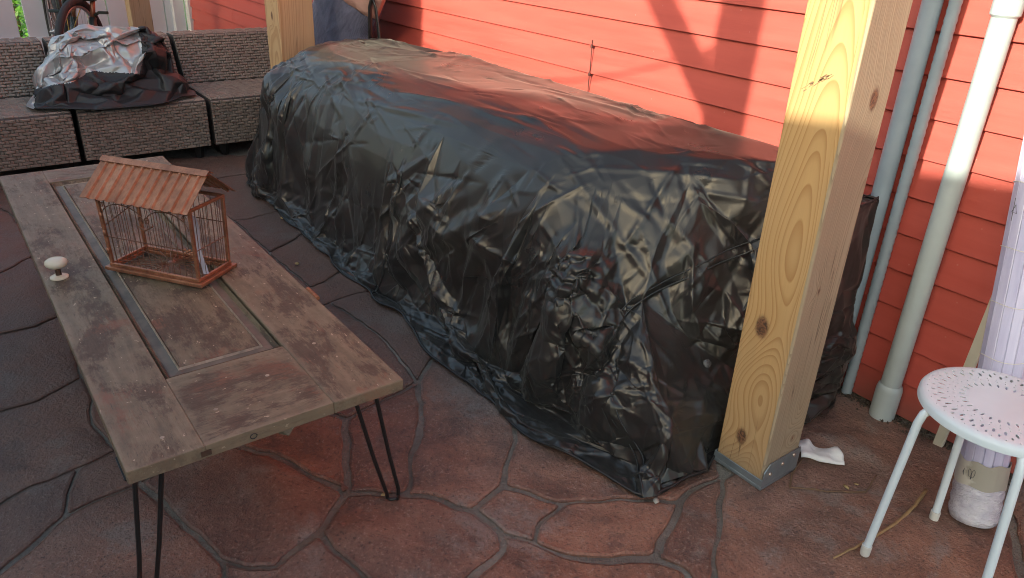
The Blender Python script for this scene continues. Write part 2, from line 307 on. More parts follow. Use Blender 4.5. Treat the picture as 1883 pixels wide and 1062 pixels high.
STONES = [
 (1, [(-1.845,0.2),(-1.79,0.215),(-1.64,0.247),(-1.532,0.278),(-1.449,0.294),(-1.393,0.334),(-1.363,0.392),(-1.394,0.451),(-1.406,0.514),(-1.472,0.606),(-1.501,0.641),(-1.562,0.621),(-1.676,0.573),(-1.757,0.538),(-1.864,0.466),(-1.972,0.43),(-1.929,0.31)]),
 (1, [(-1.972,0.43),(-1.864,0.466),(-1.757,0.538),(-1.676,0.573),(-1.562,0.621),(-1.501,0.641),(-1.627,0.702),(-1.818,0.783),(-1.873,0.747),(-2.13,0.672),(-2.229,0.58),(-2.103,0.487)]),
 (1, [(-1.501,0.641),(-1.465,0.703),(-1.42,0.763),(-1.442,0.792),(-1.55,0.872),(-1.616,0.921),(-1.755,1.018),(-1.869,1.075),(-1.839,0.917),(-1.818,0.783),(-1.627,0.702)]),
 (1, [(-1.42,0.763),(-1.364,0.823),(-1.31,0.854),(-1.262,0.888),(-1.281,0.946),(-1.287,0.996),(-1.329,1.038),(-1.394,1.105),(-1.452,1.168),(-1.583,1.28),(-1.938,1.364),(-1.99,1.212),(-1.869,1.075),(-1.755,1.018),(-1.616,0.921),(-1.55,0.872),(-1.442,0.792)]),
 (1, [(-1.287,0.996),(-1.281,0.946),(-1.262,0.888),(-1.193,0.9),(-1.146,0.904),(-1.076,0.935),(-1.121,0.997),(-1.129,1.038),(-1.15,1.099),(-1.213,1.059),(-1.255,1.031)]),
 (1, [(-1.129,1.038),(-1.121,0.997),(-1.076,0.935),(-1.042,0.952),(-0.985,0.988),(-0.934,1.054),(-0.873,1.149),(-0.875,1.176),(-0.909,1.23),(-0.934,1.304),(-0.975,1.362),(-1.011,1.32),(-1.069,1.245),(-1.09,1.2),(-1.134,1.133),(-1.15,1.099)]),
 (1, [(-1.287,0.996),(-1.255,1.031),(-1.213,1.059),(-1.15,1.099),(-1.134,1.133),(-1.09,1.2),(-1.069,1.245),(-1.011,1.32),(-0.975,1.362),(-0.981,1.404),(-0.979,1.483),(-0.966,1.547),(-1.245,1.797),(-1.44,1.615),(-1.54,1.462),(-1.583,1.28),(-1.452,1.168),(-1.394,1.105),(-1.329,1.038)]),
 (1, [(-1.472,0.606),(-1.406,0.514),(-1.389,0.517),(-1.333,0.529),(-1.266,0.546),(-1.207,0.553),(-1.111,0.533),(-1.015,0.673),(-1.079,0.768),(-1.089,0.812),(-1.101,0.866),(-1.146,0.904),(-1.193,0.9),(-1.262,0.888),(-1.31,0.854),(-1.364,0.823),(-1.42,0.763),(-1.465,0.703),(-1.501,0.641)]),
 (1, [(-1.395,0.279),(-1.316,0.262),(-1.111,0.533),(-1.207,0.553),(-1.266,0.546),(-1.333,0.529),(-1.389,0.517),(-1.406,0.514),(-1.394,0.451),(-1.363,0.392),(-1.393,0.334),(-1.449,0.294)]),
 (1, [(-1.101,0.866),(-1.089,0.812),(-1.079,0.768),(-1.015,0.673),(-0.698,1.133),(-0.777,1.18),(-0.81,1.192),(-0.85,1.174),(-0.873,1.149),(-0.934,1.054),(-0.985,0.988),(-1.042,0.952),(-1.076,0.935),(-1.146,0.904)]),
 (1, [(-0.934,1.304),(-0.909,1.23),(-0.875,1.176),(-0.873,1.149),(-0.85,1.174),(-0.81,1.192),(-0.777,1.18),(-0.698,1.133),(-0.681,1.158),(-0.806,1.316),(-0.847,1.376),(-0.905,1.451),(-0.966,1.547),(-0.979,1.483),(-0.981,1.404),(-0.975,1.362)]),
 (1, [(-0.966,1.547),(-0.905,1.451),(-0.847,1.376),(-0.806,1.316),(-0.681,1.158),(-0.465,1.444),(-0.245,1.763),(-0.315,1.874),(-0.409,2.062),(-0.478,2.163),(-0.591,2.23),(-0.708,2.253),(-0.858,2.25),(-1.023,2.267),(-1.082,2.164),(-1.03,1.908),(-0.976,1.699)]),
 (1, [(-0.245,1.763),(-0.17,1.872),(-0.343,2.385),(-0.476,2.358),(-0.478,2.163),(-0.409,2.062),(-0.315,1.874)]),
 (1, [(-1.492,-0.212),(-1.33,0.021),(-1.316,0.262),(-1.395,0.279),(-1.449,0.294),(-1.532,0.278),(-1.64,0.247),(-1.79,0.215),(-1.845,0.2),(-1.848,0.183),(-1.844,0.102),(-1.818,0.015),(-1.712,-0.133),(-1.669,-0.199)]),
 (0.35, [(-2.037,0.183),(-2.007,0.078),(-1.962,0.06),(-1.875,0.03),(-1.818,0.015),(-1.844,0.102),(-1.848,0.183),(-1.845,0.2)]),
 (0.35, [(-1.875,0.03),(-1.962,0.06),(-2.007,0.078),(-1.992,-0.036),(-1.954,-0.109),(-1.926,-0.192),(-1.669,-0.199),(-1.712,-0.133),(-1.818,0.015)]),
 (0.3, [(-2.208,0.145),(-2.341,0.176),(-2.493,0.172),(-2.413,0.023),(-2.42,-0.062),(-2.341,-0.177),(-1.926,-0.192),(-1.954,-0.109),(-1.992,-0.036),(-2.007,0.078),(-2.037,0.183)]),
 (0.3, [(-2.988,0.203),(-2.935,0.09),(-2.942,-0.01),(-2.9,-0.141),(-2.341,-0.177),(-2.42,-0.062),(-2.413,0.023),(-2.493,0.172)]),
 (0.3, [(-2.9,-0.141),(-2.942,-0.01),(-2.935,0.09),(-2.988,0.203),(-3.627,0.179),(-3.511,0.047),(-3.482,-0.104)]),
 (0.3, [(-3.482,-0.104),(-3.511,0.047),(-3.627,0.179),(-4.163,0.179),(-4.367,0.132),(-4.382,-0.047)]),
 (0.35, [(-2.037,0.183),(-1.845,0.2),(-1.929,0.31),(-1.972,0.43),(-2.103,0.487),(-2.502,0.481),(-2.763,0.362),(-2.493,0.172),(-2.341,0.176),(-2.208,0.145)]),
 (0.35, [(-1.818,0.783),(-1.869,1.075),(-2.242,1.107),(-2.566,1.076),(-2.501,0.855),(-2.136,0.787),(-1.873,0.747)]),
 (0.35, [(-1.869,1.075),(-1.99,1.212),(-1.938,1.364),(-2.396,1.46),(-2.54,1.325),(-2.58,1.201),(-2.566,1.076),(-2.242,1.107)]),
 (0.3, [(-2.566,1.076),(-2.58,1.201),(-2.54,1.325),(-2.856,1.454),(-2.827,1.261),(-2.747,1.138),(-2.736,1.057),(-2.501,0.855)]),
 (0.3, [(-2.736,1.057),(-2.747,1.138),(-2.827,1.261),(-2.856,1.454),(-3.298,1.506),(-3.293,1.259),(-3.231,1.19),(-3.16,1.046)]),
 (0.3, [(-3.16,1.046),(-3.231,1.19),(-3.293,1.259),(-3.298,1.506),(-3.646,1.546),(-3.64,1.258),(-3.611,1.121),(-3.617,1.052)]),
 (0.3, [(-3.617,1.052),(-3.611,1.121),(-3.64,1.258),(-3.646,1.546),(-4.27,1.62),(-4.32,1.311),(-4.324,1.097),(-4.194,0.944)]),
 (0.3, [(-3.617,1.052),(-4.194,0.944),(-3.885,0.654),(-3.138,0.655),(-2.727,0.747),(-2.501,0.855),(-2.736,1.057),(-3.16,1.046)]),
 (0.3, [(-2.501,0.855),(-2.727,0.747),(-3.138,0.655),(-2.763,0.362),(-2.502,0.481),(-2.103,0.487),(-2.229,0.58),(-2.13,0.672),(-2.136,0.787)]),
 (0.3, [(-3.138,0.655),(-3.885,0.654),(-3.826,0.336),(-3.627,0.179),(-2.988,0.203),(-2.493,0.172),(-2.763,0.362)]),
 (0.3, [(-3.627,0.179),(-3.826,0.336),(-3.885,0.654),(-4.194,0.944),(-4.324,1.097),(-4.515,0.658),(-4.608,0.305),(-4.718,0.021),(-4.382,-0.047),(-4.367,0.132),(-4.163,0.179)]),
 (0.3, [(-4.324,1.097),(-4.32,1.311),(-4.27,1.62),(-4.626,1.693),(-4.694,1.439),(-4.85,1.028),(-4.999,0.521),(-5.026,0.044),(-4.718,0.021),(-4.608,0.305),(-4.515,0.658)]),
]

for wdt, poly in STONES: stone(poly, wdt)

# ------------------------------------------------------------------ red clapboard wall of the house
EXP = .1166; YW = 2.28
house = MB().box(-8.42, 1.6, YW + .012, YW + .2, -.05, 3.3).build('house_wall', plain('wall_sheathing', (.20, .05, .04), .8))
tag(house, 'red clapboard house wall with narrow horizontal boards behind the black cover', 'wall')
def board_mesh(L):
    b = MB(); h = EXP + .012
    prof = [(-.0095, 0), (-.008, -.0015), (.010, -.0015), (.013, h), (.0085, h)]      # (y, z): thick butt edge below, thin above
    n = len(prof); vs = [(x, YW + y, z) for x in (0, L) for y, z in prof]
    b.add(vs, [(i, (i + 1) % n, n + (i + 1) % n, n + i) for i in range(n)] + [tuple(range(n))[::-1], tuple(range(n, 2 * n))])
    return b
lib = {}
for k in range(-1, 27):
    z = .119 + EXP * k
    cuts = [-8.42, 1.6]
    jx = {3: -7.15, 7: -6.6, 6: -7.6, 12: -4.0, 17: -2.1, 22: -5.2}.get(k)
    if jx: cuts = [-8.42, jx, 1.6]
    for a, b in zip(cuts, cuts[1:]):
        L = round(b - a - .002, 4)
        if L not in lib: lib[L] = board_mesh(L).build('clapboard', MAT['siding'], house, loc=(a, 0, z))
        else:
            o = lib[L].copy(); C.objects.link(o); o.parent = house; o.location = (a, 0, z)
ct = MB().box(-8.54, -8.42, YW - .03, YW + .2, -.05, 3.3).build('corner_trim', MAT['trim'], house, bevel=.003)

# ------------------------------------------------------------------ white vinyl fence at the far end, with a gap
fence = empty('vinyl_fence', (-8.62, 0, 0)); tag(fence, 'white vinyl privacy fence of upright boards behind the sofa', 'fence')
ys = [-1.9 + .178 * i for i in range(15)] + [.83 + .1765 * i for i in range(8)]
pm = None
for y in ys:
    if y + .17 > 2.26: continue
    if pm is None: pm = MB().box(-.02, .02, .004, .172, .04, 1.8).build('board', MAT['vinyl'], fence, bevel=.004, loc=(0, y, 0))
    else: o = pm.copy(); C.objects.link(o); o.parent = fence; o.location = (0, y, 0)
MB().box(.022, .05, -1.9, 2.25, 1.55, 1.66).build('rail', MAT['vinyl'], fence); MB().box(.022, .05, -1.9, 2.25, .10, .21).build('rail', MAT['vinyl'], fence)
MB().box(.03, .10, 1.02, 1.12, 0, 1.75).build('post', plain('brown_fence_post', (.17, .13, .11), .7), fence, bevel=.004)
MB().box(-.03, .10, 2.13, 2.235, 0, 1.85).build('post', MAT['vinyl'], fence, bevel=.005)

# ------------------------------------------------------------------ pergola posts and beams
def post(x, y, s, h, mat, label, bracket=False, name='pergola_post'):
    p = empty(name, (x, y, 0)); tag(p, label, 'post', 'pergola posts')
    z0 = .012 if bracket else 0
    MB().box(-s / 2, s / 2, -s / 2, s / 2, z0, h).build('timber', mat, p, bevel=.004, seg=2)
    if bracket:
        e = s / 2 + .0025; t = .003
        MB().box(-e - t, e + t, -e - t, e + t, 0, .0115).build('base_plate', MAT['galv'], p, bevel=.001)
        MB().box(-e - t, e + t, -e - t, -e, .0118, .034).build('base_flange', MAT['galv'], p, bevel=.0008)
        MB().box(-e - t, -e, -e + .0005, e + t, .0118, .034).build('base_flange', MAT['galv'], p, bevel=.0008)
        f = MB().add([(e, -e, .0118), (e, e, .0118), (e, e, .082), (e, -e + .022, .082), (e, -e, .058), (e + t, -e, .0118), (e + t, e, .0118), (e + t, e, .082), (e + t, -e + .022, .082), (e + t, -e, .058)],
                     [(0, 4, 3, 2, 1), (5, 6, 7, 8, 9), (0, 1, 6, 5), (1, 2, 7, 6), (2, 3, 8, 7), (3, 4, 9, 8), (4, 0, 5, 9)]).build('side_strap', MAT['galv'], p)
        for (yy, zz) in ((-.052, .045), (.0, .058), (.052, .066)):
            M = Matrix.Translation((e + t, yy, zz)) @ Matrix.Rotation(R(90), 4, 'Y')
            MB().lathe([(0, .004), (.0035, .0036), (.0055, .002), (.006, 0)], n=10, M=M).build('screw', MAT['screw'], p, smooth=True)
    return p
S = .156
p1 = post(-.958, 1.667, S, 2.74, MAT['pine_front'], 'new pine post on a galvanised base in front of the black cover', True)
sc1 = MB(); random.seed(3)
for i in range(26):
    a = random.uniform(0, 1); x = -.045 + a * .062 + random.uniform(-.004, .004); z = 1.075 + a * .045 + random.uniform(-.005, .005); d = random.uniform(.006, .018)
    sc1.box(0, d, -.0005, .001, 0, random.uniform(.0006, .0022), M=Matrix.Translation((x, -S / 2, z)) @ Matrix.Rotation(R(random.uniform(-46, -26)), 4, 'Y'))
sc1.build('scuff_mark', plain('scraped_wood', (.20, .12, .07), .8, .3), p1)
p2 = post(-4.345, 1.70, .20, 2.74, MAT['pine_back'], 'pine post behind the left end of the black cover beside the blue bag')
p3 = post(-7.7, 1.63, .17, 2.74, MAT['pine_old'], 'dull tan post in front of the white fence at the far corner')
p4 = post(-.883, -1.5, S, 2.72, MAT['pine_back'], 'pine post with a knee brace across the patio')
M = Matrix.Translation((0, 0, 2.15)) @ Matrix.Rotation(R(-43.6), 4, 'Y')
MB().box(-.042, .042, -.045, .045, -.03, .80, M=M).build('knee_brace', MAT['pine_old'], p4)
for (a, b, y, lab) in ((-8.0, 1.2, 1.68, 'long pine beam over the row of posts by the house'), (-4.6, 1.2, -1.5, 'long pine beam over the post away from the house')):
    o = MB().box(a, b, y - .07, y + .07, 2.742, 2.94).build('pergola_beam', MAT['pine_old'], bevel=.004); tag(o, lab, 'beam', 'pergola beams')

# ------------------------------------------------------------------ unseen house block and lean-to, added and shaped to cast the wall's shadows
nb = empty('added_shade_house', (0, -2.6, 0)); tag(nb, 'unseen grey house block with a low lean-to, added to shade the wall', 'shade block')
gm = plain('grey_shade_block', (.42, .40, .38), .85, .08, 4, .2)
MB().box(-7.7, -2.77, -5, 0, -.05, 3.15).build('tall_shade_block', gm, nb)
MB().add([(-7.8, -.0, 3.155), (-2.77, -.0, 3.155), (-2.77, -5.2, 3.155), (-7.9, -5.2, 3.155), (-7.9, -2.6, 3.75), (-2.77, -2.6, 3.75)], [(0, 1, 5, 4), (2, 3, 4, 5), (0, 4, 3), (1, 2, 5), (0, 3, 2, 1)]).build('roof', plain('dark_shade_block_roof', (.08, .075, .07), .9), nb)
zt = lambda x: 2.60 + .12 * (x - .233)
vs = [(x, y, z) for y in (0, -3) for x, z in ((-2.765, -.05), (3.2, -.05), (3.2, zt(3.2)), (-2.765, zt(-2.765)))]
MB().add(vs, [(0, 1, 2, 3), (4, 7, 6, 5), (3, 2, 6, 7), (0, 4, 5, 1), (1, 5, 6, 2), (0, 3, 7, 4)]).build('sloped_shade_block', gm, nb)

# ------------------------------------------------------------------ pipes on the wall
pp = empty('drain_pipe', (-.883, 2.232, 0)); tag(pp, 'thick pale grey plastic drain pipe with a socket at its foot', 'pipe', 'pipes along the wall')
MB().lathe([(.0305, .10), (.0305, 1.24)], n=32).build('pipe_run', MAT['pvc'], pp, smooth=True)
MB().lathe([(0, -.009), (.0385, -.009), (.039, .098), (.036, .112), (.031, .118)], n=32).build('bottom_socket', MAT['pvc'], pp, smooth=True, angle=35)
MB().lathe([(.0305, 1.225), (.0365, 1.232), (.037, 2.9), (0, 2.9)], n=32).build('upper_sleeve', MAT['pvc'], pp, smooth=True, angle=35)
pp = MB().lathe([(0, -.009), (.027, -.009), (.027, 2.9), (0, 2.9)], c=(-1.08, 2.245, 0), n=24).build('conduit_pipe', MAT['pvc2'], smooth=True, angle=40); tag(pp, 'medium blue grey conduit directly beside the pine post', 'pipe', 'pipes along the wall')
b = MB(); b.lathe([(0, -.009)] + [(.0165 + .0008 * math.sin(i * 2.1), .0 + i * .008) for i in range(360)] + [(0, 2.88)], c=(-1.021, 2.25, 0), n=16)
pp = b.build('conduit_pipe', MAT['pvc2'], smooth=True); tag(pp, 'thin ribbed grey conduit between the post conduit and the thick pipe', 'pipe', 'pipes along the wall')

# thin dark strip modelled in place of a hanging cord's shadow
cb = empty('cord_shadow_strip', (-2.452, YW - .012, 0)); tag(cb, 'short thin dark strip in place of a cord shadow on the sunlit red siding', 'cable')
MB().tube([(.001, 0, .70), (0, -.001, .78), (.002, 0, .86), (0, 0, .955)], .0022, 6).build('cord', MAT['dark_red'], cb)  # strip standing in for the hanging cord's shadow
for z in (.815, .93): MB().box(-.005, .005, -.006, .012, z - .008, z + .008).build('clip', MAT['dark_red'], cb, bevel=.003)  # darker spots of that shadow at the board laps, built as small blocks

# string of lights across the patio (its shadow crosses the siding)
sl = empty('string_light', (0, 0, 0)); tag(sl, 'black string light cable hung across the patio', 'string light')
A, B = Vector((-3.4, -.9, 1.98)), Vector((-.9, -1.40, 2.42)); pts = [A.lerp(B, i / 20) - Vector((0, 0, .22 * (1 - (2 * i / 20 - 1) ** 2))) for i in range(21)]
MB().tube(pts, .006, 6).build('cord', MAT['black_rod'], sl)
for i in (1, 19): MB().lathe([(0, 0), (.014, -.004), (.014, -.05), (.026, -.075), (.028, -.09), (.018, -.115), (0, -.12)], c=pts[i], n=12).build('bulb', MAT['brown_metal'], sl, smooth=True)
# ------------------------------------------------------------------ wicker sofas
def strip(b, o, u, v, n, L, Hh, d):
    """one woven strand on a face: a low pillow of 5 faces"""
    e = .0034; q = []
    for (a, c, h) in ((0, 0, 0), (L, 0, 0), (L, Hh, 0), (0, Hh, 0), (e * 1.6, e, d), (L - e * 1.6, e, d), (L - e * 1.6, Hh - e, d), (e * 1.6, Hh - e, d)): q.append(o + u * a + v * c + n * h)
    b.add(q, [(4, 5, 6, 7), (0, 1, 5, 4), (1, 2, 6, 5), (2, 3, 7, 6), (3, 0, 4, 7)])
def weave(b, o, u, v, W, Hh, L=.052, sh=.0172):
    o = Vector(o); u = Vector(u).normalized(); v = Vector(v).normalized(); n = u.cross(v); rows = int(Hh / sh); sh = Hh / rows; P = L + .0165
    for r in range(rows):
        x = -(P / 2 if r % 2 else 0) + .0
        while x < W:
            a, c = max(x, 0), min(x + L, W)
            if c - a > .012: strip(b, o + u * (a + .0008) + v * (r * sh + .001), u, v, n, c - a - .0016, sh - .002, .0060 + random.uniform(-.0016, .0016))
            a, c = max(x + L, 0), min(x + P, W)
            if c - a > .006: strip(b, o + u * (a + .001) + v * (r * sh + .0002), u, v, n, c - a - .002, sh - .0004, .0020)
            x += P
XF, XB, ZS, ZB = -4.705, -5.52, .358, .642
def sofa(y0, y1, label, sides=''):
    s = empty('wicker_sofa', ((XF + XB) / 2, (y0 + y1) / 2, 0)); tag(s, label, 'sofa', 'brown wicker sofa units in a row'); ox, oy = (XF + XB) / 2, (y0 + y1) / 2
    W = y1 - y0; h = W / 2; fx = XF - ox; bx = XB - ox; k = .16                                 # k: where the back starts
    MB().box(bx + .1, fx - .006, -h + .004, h - .004, .075, ZS - .006).build('seat_base', MAT['wicker_dark'], s, bevel=.012, seg=2)
    bk = MB(); lean = .12; b0 = bx + .31; b1 = bx + .17
    vs = [(bx, -h + .004, .08), (b0, -h + .004, .08), (b0 - .006, -h + .004, ZS), (b1 - .006, -h + .004, ZB - .006), (bx, -h + .004, ZB - .006)]
    bk.add(vs + [(a, h - .004, c) for a, _, c in vs], [(0, 1, 2, 3, 4), (9, 8, 7, 6, 5)] + [(i, (i + 1) % 5, 5 + (i + 1) % 5, 5 + i) for i in range(5)]).build('back_base', MAT['wicker_dark'], s, bevel=.01, seg=2)
    b = MB(); weave(b, (fx - .006, -h + .006, .078), (0, 1, 0), (0, 0, 1), W - .012, ZS - .092); tag(b.build('front_weave', MAT['wicker'], s), kind='stuff')
    b = MB(); weave(b, (b0, h - .006, ZS - .006), (0, -1, 0), (1, 0, 0), W - .012, fx - b0 - .018); o = b.build('seat_weave', MAT['wicker'], s); tag(o, kind='stuff')
    v = Vector((b1 - b0, 0, ZB - ZS)); b = MB(); weave(b, (b0 - .005, -h + .006, ZS + .003), (0, 1, 0), v, W - .012, v.length - .012); tag(b.build('back_weave', MAT['wicker'], s), kind='stuff')
    b = MB(); weave(b, (bx + .006, h - .006, ZB - .006), (0, -1, 0), (1, 0, 0), W - .012, b1 - bx - .02); tag(b.build('back_top_weave', MAT['wicker'], s), kind='stuff')
    b = MB(); weave(b, (fx - .015, -h + .006, ZS - .012), (0, 1, 0), (-.7, 0, .7), W - .012, .018, .052, .016); tag(b.build('edge_weave', MAT['wicker'], s), kind='stuff')
    if sides: # the low end face that shows where the seats step
        b = MB(); weave(b, (fx - .012, -h + .004, .078), (-1, 0, 0), (0, 0, 1), .4, ZS - .092); b.f = [f[::-1] for f in b.f]
    for (x, y) in ((fx - .06, -h + .07), (fx - .06, h - .07), (bx + .06, -h + .07), (bx + .06, h - .07)):
        MB().lathe([(0, 0), (.022, 0), (.034, .074), (0, .074)], c=(x, y, 0), n=4).build('foot', MAT['black_rod'], s, bevel=.004)
    return s
sofa(-.16, .578, 'brown wicker sofa unit at the left edge, left of the crumpled cover')
sofa(.592, 1.292, 'brown wicker sofa unit in the middle carrying the crumpled silver and black cover')
sofa(1.306, 2.02, 'brown wicker sofa unit at the corner beside the red wall')

